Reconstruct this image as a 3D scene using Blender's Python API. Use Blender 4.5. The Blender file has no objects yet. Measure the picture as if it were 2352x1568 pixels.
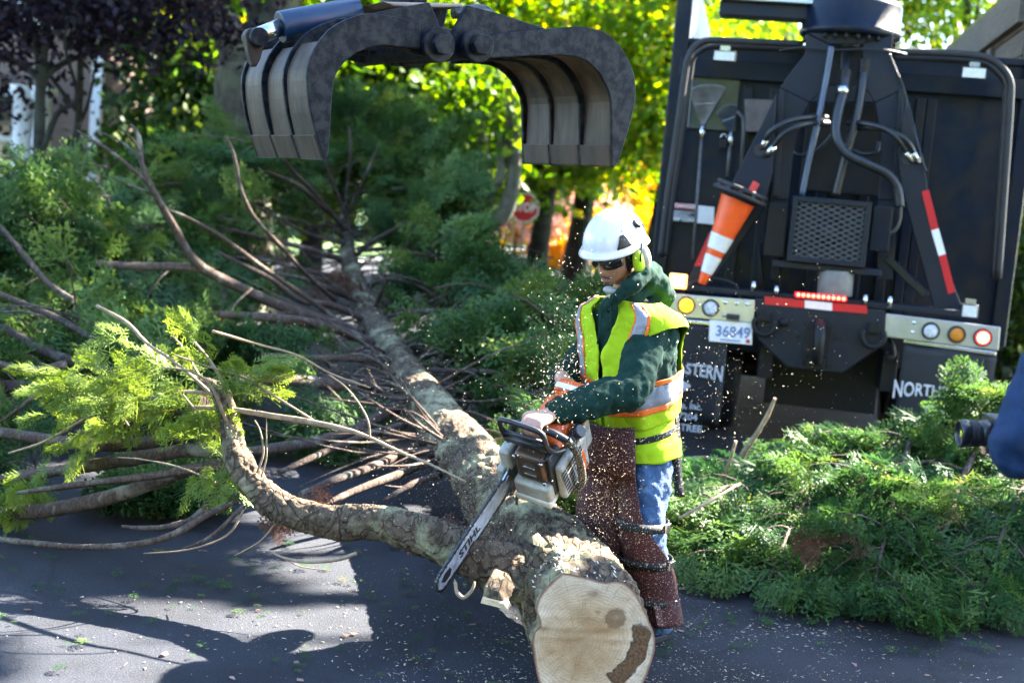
import bpy, bmesh, math, random
import numpy as np
from mathutils import Vector, Matrix, noise as mn
R = math.radians
sc = bpy.context.scene
random.seed(7); rng = np.random.default_rng(7)

# ------------------------------------------------------------------ camera, sky, sun, exposure
CAM_H, PITCH, ROLL = 1.70, R(6.15), R(5.0)
W, H, FPX = 2352.0, 1568.0, 2958.0          # pixel frame in which the photograph was measured
_F = Vector((0, math.cos(PITCH), -math.sin(PITCH)))
_U0 = Vector((0, math.sin(PITCH), math.cos(PITCH)))
_R0 = Vector((1, 0, 0))
_Rt = _R0*math.cos(ROLL) + _U0*math.sin(ROLL)
_Up = -_R0*math.sin(ROLL) + _U0*math.cos(ROLL)
CAM = Vector((0, 0, CAM_H))
cd = bpy.data.cameras.new('camera'); cam = bpy.data.objects.new('camera', cd)
sc.collection.objects.link(cam)
m = Matrix.Identity(4)
for i in range(3):
    m[i][0] = _Rt[i]; m[i][1] = _Up[i]; m[i][2] = -_F[i]; m[i][3] = CAM[i]
cam.matrix_world = m
cd.sensor_width = 36; cd.lens = 36*FPX/W; cd.clip_start = .05; cd.clip_end = 2000
cd.dof.use_dof = True; cd.dof.focus_distance = 4.85; cd.dof.aperture_fstop = 2.2
sc.camera = cam

SUN_AZ, SUN_EL = R(54), R(38)               # azimuth clockwise from +Y (camera forward)
SUND = Vector((math.sin(SUN_AZ)*math.cos(SUN_EL), math.cos(SUN_AZ)*math.cos(SUN_EL), math.sin(SUN_EL)))
wd = bpy.data.worlds.new('World'); sc.world = wd; wd.use_nodes = True
nt = wd.node_tree; bg = nt.nodes['Background']
sky = nt.nodes.new('ShaderNodeTexSky'); sky.sky_type = 'NISHITA'; sky.sun_disc = False
sky.sun_elevation = SUN_EL; sky.sun_rotation = SUN_AZ
sky.air_density = 1.0; sky.dust_density = .6; sky.ozone_density = 3.0
nt.links.new(sky.outputs[0], bg.inputs[0]); bg.inputs[1].default_value = .08
sl = bpy.data.lights.new('sun', 'SUN'); sl.energy = 5.0; sl.angle = R(.53); sl.color = (1, .93, .82)
so = bpy.data.objects.new('sun', sl); sc.collection.objects.link(so)
so.rotation_euler = SUND.to_track_quat('Z', 'Y').to_euler()
so.location = (20, 15, 20)
vs = sc.view_settings
vs.view_transform = 'Standard'; vs.look = 'None'; vs.gamma = 1.0; vs.use_curve_mapping = False
vs.exposure = 3.95
cy = sc.cycles
cy.use_denoising = True; cy.max_bounces = 8; cy.diffuse_bounces = 4; cy.glossy_bounces = 3
cy.transmission_bounces = 6; cy.transparent_max_bounces = 8; cy.caustics_reflective = False; cy.caustics_refractive = False
cy.sample_clamp_indirect = 6

# ------------------------------------------------------------------ helpers
def ray(px, py):
    return _Rt*((px-W/2)/FPX) + _Up*(-(py-H/2)/FPX) + _F
def P(px, py, d):
    r = ray(px, py); return CAM + r*(d/r.y)
def G(px, py, z=0.0):
    r = ray(px, py); t = (z-CAM_H)/r.z; return CAM + r*t
def pxm(d): return FPX/d

ROOTINV = {}
COL = sc.collection
def root(name, label, cat, loc=(0,0,0), rz=0, group=None, kind=None):
    o = bpy.data.objects.new(name, None); COL.objects.link(o)
    o.empty_display_size = .1
    o.location = loc; o.rotation_euler = (0, 0, rz)
    o['label'] = label; o['category'] = cat
    if group: o['group'] = group
    ROOTINV[o.name] = (Matrix.Translation(Vector(loc)) @ Matrix.Rotation(rz, 4, 'Z')).inverted()
    return o
def tag(o, label, cat, group=None, kind=None):
    o['label'] = label; o['category'] = cat
    if group: o['group'] = group
    if kind: o['kind'] = kind
    return o

def catmull(pts, n_per=6, rad=None):
    P_ = [Vector(p) for p in pts]; out = []; ro = []
    n = len(P_)
    for i in range(n-1):
        p0 = P_[max(i-1,0)]; p1 = P_[i]; p2 = P_[i+1]; p3 = P_[min(i+2,n-1)]
        k = n_per
        for j in range(k):
            t = j/k; t2 = t*t; t3 = t2*t
            out.append(.5*((2*p1)+(p2-p0)*t+(2*p0-5*p1+4*p2-p3)*t2+(3*p1-p0-3*p2+p3)*t3))
            if rad is not None: ro.append(rad[i]*(1-t)+rad[i+1]*t)
    out.append(P_[-1])
    if rad is not None: ro.append(rad[-1]); return out, ro
    return out

class MB:
    """collects geometry (world coordinates unless told otherwise) for ONE mesh object"""
    def __init__(s): s.v = []; s.f = []; s.sm = []
    def add(s, vs_, fs, smooth=False):
        o = len(s.v); s.v += [tuple(v) for v in vs_]
        for f in fs: s.f.append(tuple(i+o for i in f)); s.sm.append(smooth)
        return s
    def box(s, c, size, rot=None):
        c = Vector(c); hx, hy, hz = size[0]/2, size[1]/2, size[2]/2
        vv = [Vector((x,y,z)) for x in (-hx,hx) for y in (-hy,hy) for z in (-hz,hz)]
        if rot is not None: vv = [rot @ v for v in vv]
        return s.add([c+v for v in vv], [(0,1,3,2),(4,6,7,5),(0,4,5,1),(2,3,7,6),(0,2,6,4),(1,5,7,3)])
    def box2(s, a, b):
        a = Vector(a); b = Vector(b)
        return s.box((a+b)/2, [abs(b[i]-a[i]) for i in range(3)])
    def bar(s, p0, p1, w, h, up=(0,0,1)):
        p0 = Vector(p0); p1 = Vector(p1); d = (p1-p0).normalized(); up = Vector(up)
        r = d.cross(up).normalized(); u = r.cross(d)
        vv = [p+r*(a*w/2)+u*(b*h/2) for p in (p0,p1) for a,b in ((-1,-1),(1,-1),(1,1),(-1,1))]
        return s.add(vv, [(3,2,1,0),(4,5,6,7),(0,1,5,4),(1,2,6,5),(2,3,7,6),(3,0,4,7)])
    def tube(s, pts, rad, seg=10, cap=True, noise_amp=0, noise_scale=8, flat=None, smooth=True, ridge=0):
        pts = [Vector(p) for p in pts]
        if not hasattr(rad, '__len__'): rad = [rad]*len(pts)
        n = len(pts); vv = []; ff = []
        t0 = (pts[1]-pts[0]).normalized()
        a = Vector((0,0,1)) if abs(t0.z) < .9 else Vector((1,0,0))
        nrm = t0.cross(a).normalized()
        for i in range(n):
            t = (pts[min(i+1,n-1)]-pts[max(i-1,0)]).normalized()
            nrm = (nrm - t*nrm.dot(t)).normalized(); b = t.cross(nrm)
            for k in range(seg):
                an = 2*math.pi*k/seg
                dr = nrm*math.cos(an)+b*math.sin(an); r = rad[i]
                if noise_amp:
                    q = (pts[i]+dr*r)*noise_scale
                    r *= 1+noise_amp*mn.noise(q)+noise_amp*.6*mn.noise(q*2.7)
                vv.append(pts[i]+dr*r)
        for i in range(n-1):
            for k in range(seg):
                k2 = (k+1)%seg
                ff.append((i*seg+k, i*seg+k2, (i+1)*seg+k2, (i+1)*seg+k))
        s.add(vv, ff, smooth)
        if cap:
            o = len(s.v)-len(vv)
            s.f.append(tuple(o+k for k in range(seg))[::-1]); s.sm.append(False)
            s.f.append(tuple(o+(n-1)*seg+k for k in range(seg))); s.sm.append(False)
        return s
    def cyl(s, p0, p1, r, seg=20, r2=None):
        return s.tube([p0, p1], [r, r if r2 is None else r2], seg)
    def prism(s, poly, depth):
        """poly: list of 3D points (planar); depth: Vector"""
        poly = [Vector(p) for p in poly]; depth = Vector(depth); n = len(poly)
        o = len(s.v); s.v += [tuple(p) for p in poly] + [tuple(p+depth) for p in poly]
        nr = Vector((0,0,0))
        for i in range(n): nr += poly[i].cross(poly[(i+1)%n])
        flip = nr.dot(depth) > 0
        a = tuple(o+i for i in range(n)); b = tuple(o+n+i for i in range(n))
        s.f += [a[::-1] if flip else a, b if flip else b[::-1]]; s.sm += [False, False]
        for i in range(n):
            j = (i+1)%n; q = (o+i, o+j, o+n+j, o+n+i)
            s.f.append(q if flip else q[::-1]); s.sm.append(False)
        return s
    def lathe(s, c, axis, prof, seg=32):
        """prof: list of (along, radius) from point c along axis"""
        c = Vector(c); ax = Vector(axis).normalized()
        a = Vector((0,0,1)) if abs(ax.z) < .9 else Vector((1,0,0))
        x = ax.cross(a).normalized(); y = ax.cross(x)
        vv = []
        for t, r in prof:
            for k in range(seg):
                an = 2*math.pi*k/seg
                vv.append(c+ax*t+(x*math.cos(an)+y*math.sin(an))*max(r,1e-5))
        ff = []
        for i in range(len(prof)-1):
            for k in range(seg):
                k2 = (k+1)%seg; ff.append((i*seg+k, (i+1)*seg+k, (i+1)*seg+k2, i*seg+k2))
        return s.add(vv, ff, True)
    def sphere(s, c, r, seg=16, rings=10, scale=(1,1,1), rot=None):
        vv = []; ff = []
        for i in range(rings+1):
            ph = math.pi*i/rings
            for k in range(seg):
                an = 2*math.pi*k/seg
                v = Vector((math.sin(ph)*math.cos(an)*scale[0], math.sin(ph)*math.sin(an)*scale[1], math.cos(ph)*scale[2]))*r
                if rot is not None: v = rot @ v
                vv.append(Vector(c)+v)
        for i in range(rings):
            for k in range(seg):
                k2 = (k+1)%seg; ff.append((i*seg+k, (i+1)*seg+k, (i+1)*seg+k2, i*seg+k2))
        return s.add(vv, ff, True)
    def loft(s, rings, closed=True, cap=True, smooth=True):
        n = len(rings[0]); vv = [p for r_ in rings for p in r_]; ff = []
        for i in range(len(rings)-1):
            for k in range(n if closed else n-1):
                k2 = (k+1)%n; ff.append((i*n+k, i*n+k2, (i+1)*n+k2, (i+1)*n+k))
        o = len(s.v); s.add(vv, ff, smooth)
        if cap and closed:
            s.f.append(tuple(o+k for k in range(n))[::-1]); s.sm.append(smooth)
            s.f.append(tuple(o+(len(rings)-1)*n+k for k in range(n))); s.sm.append(smooth)
        return s
    def build(s, name, mat, parent=None, local=False, bevel=0, bseg=2, kind=None):
        me = bpy.data.meshes.new(name)
        v = s.v
        key = None
        if parent is not None:
            p = parent
            while p.parent is not None: p = p.parent
            key = ROOTINV.get(p.name)
        if key is not None and not local:
            v = [tuple(key @ Vector(q)) for q in v]
        me.from_pydata([tuple(q) for q in v], [], s.f)
        me.polygons.foreach_set('use_smooth', s.sm)
        me.update()
        return link(name, me, mat, parent, bevel, bseg, kind)

def link(name, me, mat, parent=None, bevel=0, bseg=2, kind=None):
    o = bpy.data.objects.new(name, me); COL.objects.link(o)
    if mat is not None: me.materials.append(mat)
    if parent is not None: o.parent = parent
    if bevel:
        b = o.modifiers.new('bevel', 'BEVEL'); b.width = bevel; b.segments = bseg
        b.limit_method = 'ANGLE'; b.angle_limit = R(35); b.harden_normals = False
    if kind: o['kind'] = kind
    return o

def np_mesh(name, V, Fq, mat, parent=None, var=None, smooth=False, kind=None, key=None):
    """numpy mesh: V (n,3), Fq (m,3|4)"""
    me = bpy.data.meshes.new(name)
    if parent is not None and key is None:
        p = parent
        while p.parent is not None: p = p.parent
        key = ROOTINV.get(p.name)
    if key is not None:
        M = np.array(key); V = V@M[:3,:3].T + M[:3,3]
    n, k = Fq.shape
    me.vertices.add(len(V)); me.vertices.foreach_set('co', V.astype(np.float32).ravel())
    me.loops.add(n*k); me.loops.foreach_set('vertex_index', Fq.astype(np.int32).ravel())
    me.polygons.add(n); me.polygons.foreach_set('loop_start', np.arange(0, n*k, k, dtype=np.int32))
    me.polygons.foreach_set('loop_total', np.full(n, k, dtype=np.int32))
    if smooth: me.polygons.foreach_set('use_smooth', np.ones(n, dtype=bool))
    if var is not None:
        a = me.attributes.new('var', 'FLOAT', 'POINT'); a.data.foreach_set('value', var.astype(np.float32))
    me.update(calc_edges=True)
    return link(name, me, mat, parent, kind=kind)

def text_mesh(txt, size, extrude=.001, offset=0.0, align='CENTER', space=1.0):
    cu = bpy.data.curves.new('lettering', 'FONT'); cu.body = txt; cu.size = size
    cu.extrude = extrude; cu.offset = offset; cu.align_x = align; cu.align_y = 'CENTER'; cu.space_character = space
    cu.resolution_u = 3
    o = bpy.data.objects.new('lettering', cu); COL.objects.link(o)
    dg = bpy.context.evaluated_depsgraph_get()
    me = bpy.data.meshes.new_from_object(o.evaluated_get(dg))
    bpy.data.objects.remove(o); bpy.data.curves.remove(cu)
    me.name = 'lettering'
    return me
def place_text(name, txt, size, mat, parent, origin, xdir, ydir, local=True, sx=1.0, warp=None, **kw):
    me = text_mesh(txt, size, **kw)
    x = Vector(xdir).normalized(); y = Vector(ydir).normalized(); z = x.cross(y); o = Vector(origin)
    key = None
    if not local:
        p = parent
        while p.parent is not None: p = p.parent
        key = ROOTINV.get(p.name)
    for v in me.vertices:
        c = v.co.copy()
        if warp: c = warp(c)
        q = o + x*c.x*sx + y*c.y + z*c.z
        v.co = key @ q if key is not None else q
    me.materials.clear()
    return link(name, me, mat, parent)

# ------------------------------------------------------------------ materials
def nodes(name):
    mt = bpy.data.materials.new(name); mt.use_nodes = True
    nt = mt.node_tree; return mt, nt, nt.nodes['Principled BSDF']
def N(nt, t, **kw):
    n = nt.nodes.new(t)
    for k, v in kw.items():
        if k in n.inputs: n.inputs[k].default_value = v
        else: setattr(n, k, v)
    return n
def ramp(nt, stops, fac, interp='LINEAR'):
    r = nt.nodes.new('ShaderNodeValToRGB'); r.color_ramp.interpolation = interp
    e = r.color_ramp.elements
    while len(e) < len(stops): e.new(.5)
    for i, (p, c) in enumerate(stops): e[i].position = p; e[i].color = (*c, 1)
    nt.links.new(fac, r.inputs[0]); return r
def mixc(nt, fac, a, b, mode='MIX'):
    n = nt.nodes.new('ShaderNodeMix'); n.data_type = 'RGBA'; n.blend_type = mode
    for sock, val in ((n.inputs[0], fac), (n.inputs[6], a), (n.inputs[7], b)):
        if hasattr(val, 'links') or hasattr(val, 'is_output'): nt.links.new(val, sock)
        elif isinstance(val, (int, float)): sock.default_value = val
        else: sock.default_value = (*val, 1)
    return n.outputs[2]
MATS = {}
def pm(name, col, rough=.5, metal=0, var=.25, scale=14, bump=0, bscale=60, col2=None, detail=5, spec=.5, rvar=.0, emit=None, estr=0, coat=0, stretch=None, stops=(.3,.7)):
    mt, nt, b = nodes(name)
    tc = N(nt, 'ShaderNodeTexCoord'); vec = tc.outputs['Object']
    if stretch:
        mp = N(nt, 'ShaderNodeMapping'); mp.inputs['Scale'].default_value = stretch
        nt.links.new(vec, mp.inputs[0]); vec = mp.outputs[0]
    no = N(nt, 'ShaderNodeTexNoise', Scale=scale, Detail=detail, Roughness=.6); nt.links.new(vec, no.inputs['Vector'])
    c2 = col2 or tuple(max(0, c*(1-var)) for c in col)
    c1 = col if col2 else tuple(min(1, c*(1+var)) for c in col)
    r = ramp(nt, [(stops[0], c2), (stops[1], c1)], no.outputs['Fac']); nt.links.new(r.outputs[0], b.inputs['Base Color'])
    b.inputs['Roughness'].default_value = rough; b.inputs['Metallic'].default_value = metal
    b.inputs['Specular IOR Level'].default_value = spec
    if coat: b.inputs['Coat Weight'].default_value = coat
    if rvar:
        rr = N(nt, 'ShaderNodeMapRange'); rr.inputs[3].default_value = max(.05, rough-rvar); rr.inputs[4].default_value = min(1, rough+rvar)
        n2 = N(nt, 'ShaderNodeTexNoise', Scale=scale*2.3, Detail=6); nt.links.new(vec, n2.inputs['Vector'])
        nt.links.new(n2.outputs['Fac'], rr.inputs[0]); nt.links.new(rr.outputs[0], b.inputs['Roughness'])
    if bump:
        bn = N(nt, 'ShaderNodeTexNoise', Scale=bscale, Detail=6, Roughness=.65); nt.links.new(vec, bn.inputs['Vector'])
        bp = N(nt, 'ShaderNodeBump', Strength=bump, Distance=.01); nt.links.new(bn.outputs['Fac'], bp.inputs['Height'])
        nt.links.new(bp.outputs[0], b.inputs['Normal'])
    if emit:
        b.inputs['Emission Color'].default_value = (*emit, 1); b.inputs['Emission Strength'].default_value = estr
    MATS[name] = mt
    return mt
def leaf_mat(name, stops, trans=.45, rough=.5, gloss=.015):
    mt = bpy.data.materials.new(name); mt.use_nodes = True; nt = mt.node_tree
    for n in list(nt.nodes): nt.nodes.remove(n)
    out = N(nt, 'ShaderNodeOutputMaterial')
    at = N(nt, 'ShaderNodeAttribute', attribute_name='var')
    r = ramp(nt, stops, at.outputs['Fac'])
    d = N(nt, 'ShaderNodeBsdfDiffuse'); t = N(nt, 'ShaderNodeBsdfTranslucent'); g = N(nt, 'ShaderNodeBsdfGlossy', Roughness=rough)
    g.inputs[0].default_value = (1, 1, 1, 1)
    nt.links.new(r.outputs[0], d.inputs[0])
    hs = N(nt, 'ShaderNodeHueSaturation', Saturation=1.15, Value=1.35); hs.inputs['Hue'].default_value = .485
    nt.links.new(r.outputs[0], hs.inputs['Color']); nt.links.new(hs.outputs[0], t.inputs[0])
    m1 = N(nt, 'ShaderNodeMixShader'); m1.inputs[0].default_value = trans
    nt.links.new(d.outputs[0], m1.inputs[1]); nt.links.new(t.outputs[0], m1.inputs[2])
    m2 = N(nt, 'ShaderNodeMixShader'); m2.inputs[0].default_value = gloss
    nt.links.new(m1.outputs[0], m2.inputs[1]); nt.links.new(g.outputs[0], m2.inputs[2])
    nt.links.new(m2.outputs[0], out.inputs[0])
    return mt

def bark_mat(name, dark, light, moss=None, scale=9, stretch=(1,1,.35), bump=.9, moss_amt=.5, dust=None):
    mt, nt, b = nodes(name)
    tc = N(nt, 'ShaderNodeTexCoord'); mp = N(nt, 'ShaderNodeMapping'); mp.inputs['Scale'].default_value = stretch
    nt.links.new(tc.outputs['Object'], mp.inputs[0])
    wn = N(nt, 'ShaderNodeTexNoise', Scale=scale*.7, Detail=3); nt.links.new(mp.outputs[0], wn.inputs['Vector'])
    ad = mixc(nt, .3, mp.outputs[0], wn.outputs['Color'])
    vo = N(nt, 'ShaderNodeTexVoronoi', Scale=scale*2.4, feature='DISTANCE_TO_EDGE'); nt.links.new(ad, vo.inputs['Vector'])
    no = N(nt, 'ShaderNodeTexNoise', Scale=scale*5, Detail=8, Roughness=.7); nt.links.new(mp.outputs[0], no.inputs['Vector'])
    vr = N(nt, 'ShaderNodeMapRange'); vr.inputs[2].default_value = .09; vr.inputs[3].default_value = .18; nt.links.new(vo.outputs['Distance'], vr.inputs[0])
    rd = N(nt, 'ShaderNodeTexNoise', Scale=scale*2.6, Detail=7, Roughness=.62, noise_type='RIDGED_MULTIFRACTAL'); rd.inputs['Distortion'].default_value = .5; nt.links.new(mp.outputs[0], rd.inputs['Vector'])
    rm = N(nt, 'ShaderNodeMapRange'); rm.inputs[1].default_value = .25; rm.inputs[2].default_value = 1.6; rm.inputs[3].default_value = .25; rm.inputs[4].default_value = 1.1; nt.links.new(rd.outputs['Fac'], rm.inputs[0])
    vm = N(nt, 'ShaderNodeMath', operation='MULTIPLY'); nt.links.new(vr.outputs[0], vm.inputs[0]); nt.links.new(rm.outputs[0], vm.inputs[1]); vr = vm
    mul = N(nt, 'ShaderNodeMath', operation='MULTIPLY'); nr_ = N(nt, 'ShaderNodeMapRange'); nr_.inputs[1].default_value = .3; nr_.inputs[2].default_value = .7; nr_.inputs[3].default_value = .38; nr_.inputs[4].default_value = .75; nt.links.new(no.outputs['Fac'], nr_.inputs[0]); nt.links.new(vr.outputs[0], mul.inputs[0]); nt.links.new(nr_.outputs[0], mul.inputs[1])
    r = ramp(nt, [(.10, dark), (.26, tuple((a+c)/2 for a, c in zip(dark, light))), (.5, light)], mul.outputs[0])
    c = r.outputs[0]
    if moss:
        n2 = N(nt, 'ShaderNodeTexNoise', Scale=scale*.55, Detail=5, Roughness=.65); nt.links.new(tc.outputs['Object'], n2.inputs['Vector'])
        mr = ramp(nt, [(.62-.3*moss_amt, (0,0,0)), (.72-.2*moss_amt, (1,1,1))], n2.outputs['Fac'])
        f = N(nt, 'ShaderNodeMath', operation='MULTIPLY'); f.inputs[1].default_value = .75; nt.links.new(mr.outputs[0], f.inputs[0])
        c = mixc(nt, f.outputs[0], c, moss)
    if dust:
        n3 = N(nt, 'ShaderNodeTexNoise', Scale=scale*14, Detail=3, Roughness=.7); nt.links.new(tc.outputs['Object'], n3.inputs['Vector'])
        dr = ramp(nt, [(.64, (0,0,0)), (.70, (1,1,1))], n3.outputs['Fac'])
        c = mixc(nt, dr.outputs[0], c, dust)
    nt.links.new(c, b.inputs['Base Color'])
    b.inputs['Roughness'].default_value = .9; b.inputs['Specular IOR Level'].default_value = .15
    bp = N(nt, 'ShaderNodeBump', Strength=bump, Distance=.035); nt.links.new(mul.outputs[0], bp.inputs['Height'])
    nt.links.new(bp.outputs[0], b.inputs['Normal'])
    return mt
# ------------------------------------------------------------------ ground
def asphalt_mat():
    mt, nt, b = nodes('asphalt')
    tc = N(nt, 'ShaderNodeTexCoord')
    n1 = N(nt, 'ShaderNodeTexNoise', Scale=.8, Detail=6, Roughness=.6); nt.links.new(tc.outputs['Object'], n1.inputs['Vector'])
    n2 = N(nt, 'ShaderNodeTexVoronoi', Scale=150); nt.links.new(tc.outputs['Object'], n2.inputs['Vector'])
    n3 = N(nt, 'ShaderNodeTexNoise', Scale=95, Detail=6, Roughness=.85); nt.links.new(tc.outputs['Object'], n3.inputs['Vector'])
    r1 = ramp(nt, [(.3, (.016,.019,.028)), (.7, (.027,.030,.039))], n1.outputs['Fac'])
    r2 = ramp(nt, [(.3, (.45,.46,.5)), (.52, (1,1,1)), (.66, (2.3,2.2,2.1))], n3.outputs['Fac'])
    c = mixc(nt, 1.0, r1.outputs[0], r2.outputs[0], 'MULTIPLY')
    # hairline cracks and oil stains
    nw = N(nt, 'ShaderNodeTexNoise', Scale=2.5, Detail=5, Roughness=.7); nt.links.new(tc.outputs['Object'], nw.inputs['Vector']); wv = mixc(nt, .22, tc.outputs['Object'], nw.outputs['Color'])
    vc = N(nt, 'ShaderNodeTexVoronoi', Scale=.55, feature='DISTANCE_TO_EDGE'); nt.links.new(wv, vc.inputs['Vector'])
    rc_ = ramp(nt, [(.0, (.35,.35,.37)), (.006, (1,1,1))], vc.outputs['Distance']); c = mixc(nt, .7, c, rc_.outputs[0], 'MULTIPLY')
    ns = N(nt, 'ShaderNodeTexNoise', Scale=1.7, Detail=4, Roughness=.55); nt.links.new(tc.outputs['Object'], ns.inputs['Vector'])
    rs_ = ramp(nt, [(.38, (.62,.62,.64)), (.5, (1,1,1)), (.68, (1.25,1.22,1.16))], ns.outputs['Fac']); c = mixc(nt, 1.0, c, rs_.outputs[0], 'MULTIPLY')
    nt.links.new(c, b.inputs['Base Color'])
    b.inputs['Roughness'].default_value = .82; b.inputs['Specular IOR Level'].default_value = .35
    bp = N(nt, 'ShaderNodeBump', Strength=.8, Distance=.010); nt.links.new(n3.outputs['Fac'], bp.inputs['Height'])
    b2 = N(nt, 'ShaderNodeBump', Strength=.4, Distance=.006); nt.links.new(n2.outputs['Distance'], b2.inputs['Height'])
    nt.links.new(bp.outputs[0], b2.inputs['Normal']); nt.links.new(b2.outputs[0], b.inputs['Normal'])
    return mt
M_asphalt = asphalt_mat()
M_lawn = pm('lawn', (.07,.13,.02), .95, var=.4, scale=1.2, bump=.8, bscale=40, col2=(.035,.075,.012))
M_conc = pm('concrete', (.36,.35,.33), .9, var=.15, scale=3, bump=.2, bscale=80)
def sheet(name, pts, z, mat, kind='structure'):
    o = MB().add([(x, y, z) for x, y in pts], [tuple(range(len(pts)))]).build(name, mat)
    o['kind'] = kind; return o
sheet('ground', [(-600,-200),(600,-200),(600,900),(-600,900)], -.03, M_lawn)
# the street runs away to the right behind the truck, a side street opens on the left
sheet('road', [(-40,-30),(4.6,-30),(7.9,20),(15,60),(24,120),(12,120),(2.2,60),(-2.2,34),(-3.6,28.5),(-5.5,27.2),(-40,27.2)], 0, M_asphalt)
kb = MB()
L_ = [(4.6,-30),(7.9,20),(15,60),(24,120)]
for i in range(len(L_)-1):
    a, b_ = Vector((*L_[i],.06)), Vector((*L_[i+1],.06)); d_ = (b_-a).normalized(); s_ = Vector((d_.y,-d_.x,0))*.078
    kb.bar(a+s_, b_+s_, .15, .17)
K_ = [(-40,27.2),(-5.5,27.2),(-3.6,28.5),(-2.2,34),(2.2,60),(12,120)]
for i in range(len(K_)-1):
    a, b_ = Vector((*K_[i],.06)), Vector((*K_[i+1],.06)); d_ = (b_-a).normalized(); s_ = Vector((-d_.y,d_.x,0))*.078
    kb.bar(a+s_, b_+s_, .15, .17)
o = kb.build('kerb', M_conc, bevel=.02); o['kind'] = 'structure'
sheet('pavement', [(7.6,-10),(9.1,-10),(11.0,20),(18,60),(16.3,60),(9.4,20)], .10, M_conc)
o = MB().add([(4.85,-30,.09),(60,-30,.09),(60,120,.09),(24.3,120,.09),(15.25,60,.09),(8.15,20,.09)], [(0,1,2,3,4,5)]).build('verge', M_lawn); o['kind'] = 'structure'
o = MB().add([(-60,27.4,.09),(-5.6,27.4,.09),(-3.8,28.7,.09),(-2.4,34,.09),(2.0,60,.09),(11.7,120,.09),(-60,120,.09)], [(0,1,2,3,4,5,6)]).build('verge', M_lawn); o['kind'] = 'structure'

# ------------------------------------------------------------------ leaf clouds
def rand_rot(n, rg, flat=0.0):
    """n random 3x3 rotations"""
    q = rg.normal(size=(n,4)); q /= np.linalg.norm(q, axis=1, keepdims=True)
    w, x, y, z = q.T
    return np.stack([np.stack([1-2*(y*y+z*z), 2*(x*y-z*w), 2*(x*z+y*w)], 1),
                     np.stack([2*(x*y+z*w), 1-2*(x*x+z*z), 2*(y*z-x*w)], 1),
                     np.stack([2*(x*z-y*w), 2*(y*z+x*w), 1-2*(x*x+y*y)], 1)], 1)
LEAF = np.array([[0,-.5,0],[.34,-.05,.06],[.2,.28,.02],[0,.55,-.03],[-.2,.28,.02],[-.34,-.05,.06]])
def leaf_cloud(centers, per, spread, size, rg, cv=None, carve=False):
    n = len(centers); k = n*per
    if cv is None: cv = rg.random(n)
    c = np.repeat(centers, per, 0) + rg.normal(size=(k,3))*spread*np.array([1,1,.75])
    s = size*(.6+.8*rg.random(k))
    Rm = rand_rot(k, rg)
    var = np.clip(np.repeat(cv, per)+rg.normal(size=k)*.13, 0, 1)
    if carve and LIT:
        kp = lit_mask(c); c = c[kp]; s = s[kp]; Rm = Rm[kp]; var = var[kp]; k = len(c)
    V = np.einsum('nij,mj->nmi', Rm, LEAF)*s[:,None,None] + c[:,None,:]
    F_ = np.array([[0,1,2,3],[0,3,4,5]])[None] + (np.arange(k)*6)[:,None,None]
    return V.reshape(-1,3), F_.reshape(-1,4), np.repeat(var, 6)

def crown_centers(c, rad, n, rg, hollow=.35):
    u = rg.normal(size=(n,3)); u /= np.linalg.norm(u, axis=1, keepdims=True)
    r = (hollow + (1-hollow)*rg.random(n)**.6)
    # uneven outline
    ph = rg.random(3)*6
    lump = 1 + .16*np.sin(3*u[:,0]+ph[0]) + .14*np.sin(4*u[:,1]+ph[1]) + .14*np.sin(4*u[:,2]+ph[2])
    return np.array(c) + u*(r*lump)[:,None]*np.array(rad)

LIT = []   # (point, radius): what the photograph shows in the sun must not be shaded by the off-frame trees
S_np = np.array(SUND)
def lit_mask(cs):
    keep = np.ones(len(cs), bool)
    for t, r in LIT:
        w = cs-np.array(t); a = w@S_np; p = w-a[:,None]*S_np
        keep &= ~((a > 0) & (np.linalg.norm(p, axis=1) < r))
    return keep

def in_poly(poly, n, seed):
    rg = np.random.default_rng(seed); out = []
    xs = [p[0] for p in poly]; ys = [p[1] for p in poly]
    while len(out) < n:
        x = rg.uniform(min(xs), max(xs)); y = rg.uniform(min(ys), max(ys)); c = False
        j = len(poly)-1
        for i in range(len(poly)):
            if (poly[i][1] > y) != (poly[j][1] > y) and x < (poly[j][0]-poly[i][0])*(y-poly[i][1])/(poly[j][1]-poly[i][1])+poly[i][0]: c = not c
            j = i
        if c: out.append((x,y))
    return out
for poly, n, r_ in (([(490,1275),(700,1250),(1000,1325),(1110,1430),(1180,1500),(1030,1520),(850,1405),(660,1330)], 90, .13),
                    ([(-40,1330),(60,1390),(150,1470),(235,1530),(120,1545),(60,1470),(-40,1400)], 24, .10),
                    ([(1540,1415),(1610,1425),(1600,1455),(1545,1450)], 5, .08)):
    for x, y in in_poly(poly, n, 3): LIT.append((G(x,y), r_))
for x, y, d, r_ in ((1440,520,5,.3),(1470,640,5,.3),(1500,720,4.95,.3),(1530,850,4.95,.3),(1520,980,5,.25),(1500,1080,5,.25),(1490,1180,5,.2),(1500,1300,5,.15),
                    (1300,1280,4.7,.25),(1200,1180,5.2,.28),(1120,1080,6,.3),(1040,980,7,.35),(960,880,8.2,.35),(900,1200,4.9,.25),(760,1200,5,.25),(640,1150,5.1,.25),(560,1050,5.2,.25),(530,950,5.2,.25),
                    (500,850,5.3,.35),(400,850,5.4,.35),(300,880,5.5,.35),(180,900,5.6,.35),(100,930,5.7,.3),
                    (1750,1050,7.5,.5),(1950,1010,7.2,.5),(2150,960,7.0,.5),(2250,1100,6.6,.35),(1620,1160,6.5,.35),(1900,1130,6.6,.25)):
    LIT.append((P(x,y,d), r_*((1.15 if y < 960 else .75) if x < 620 else 1.3)))

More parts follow.
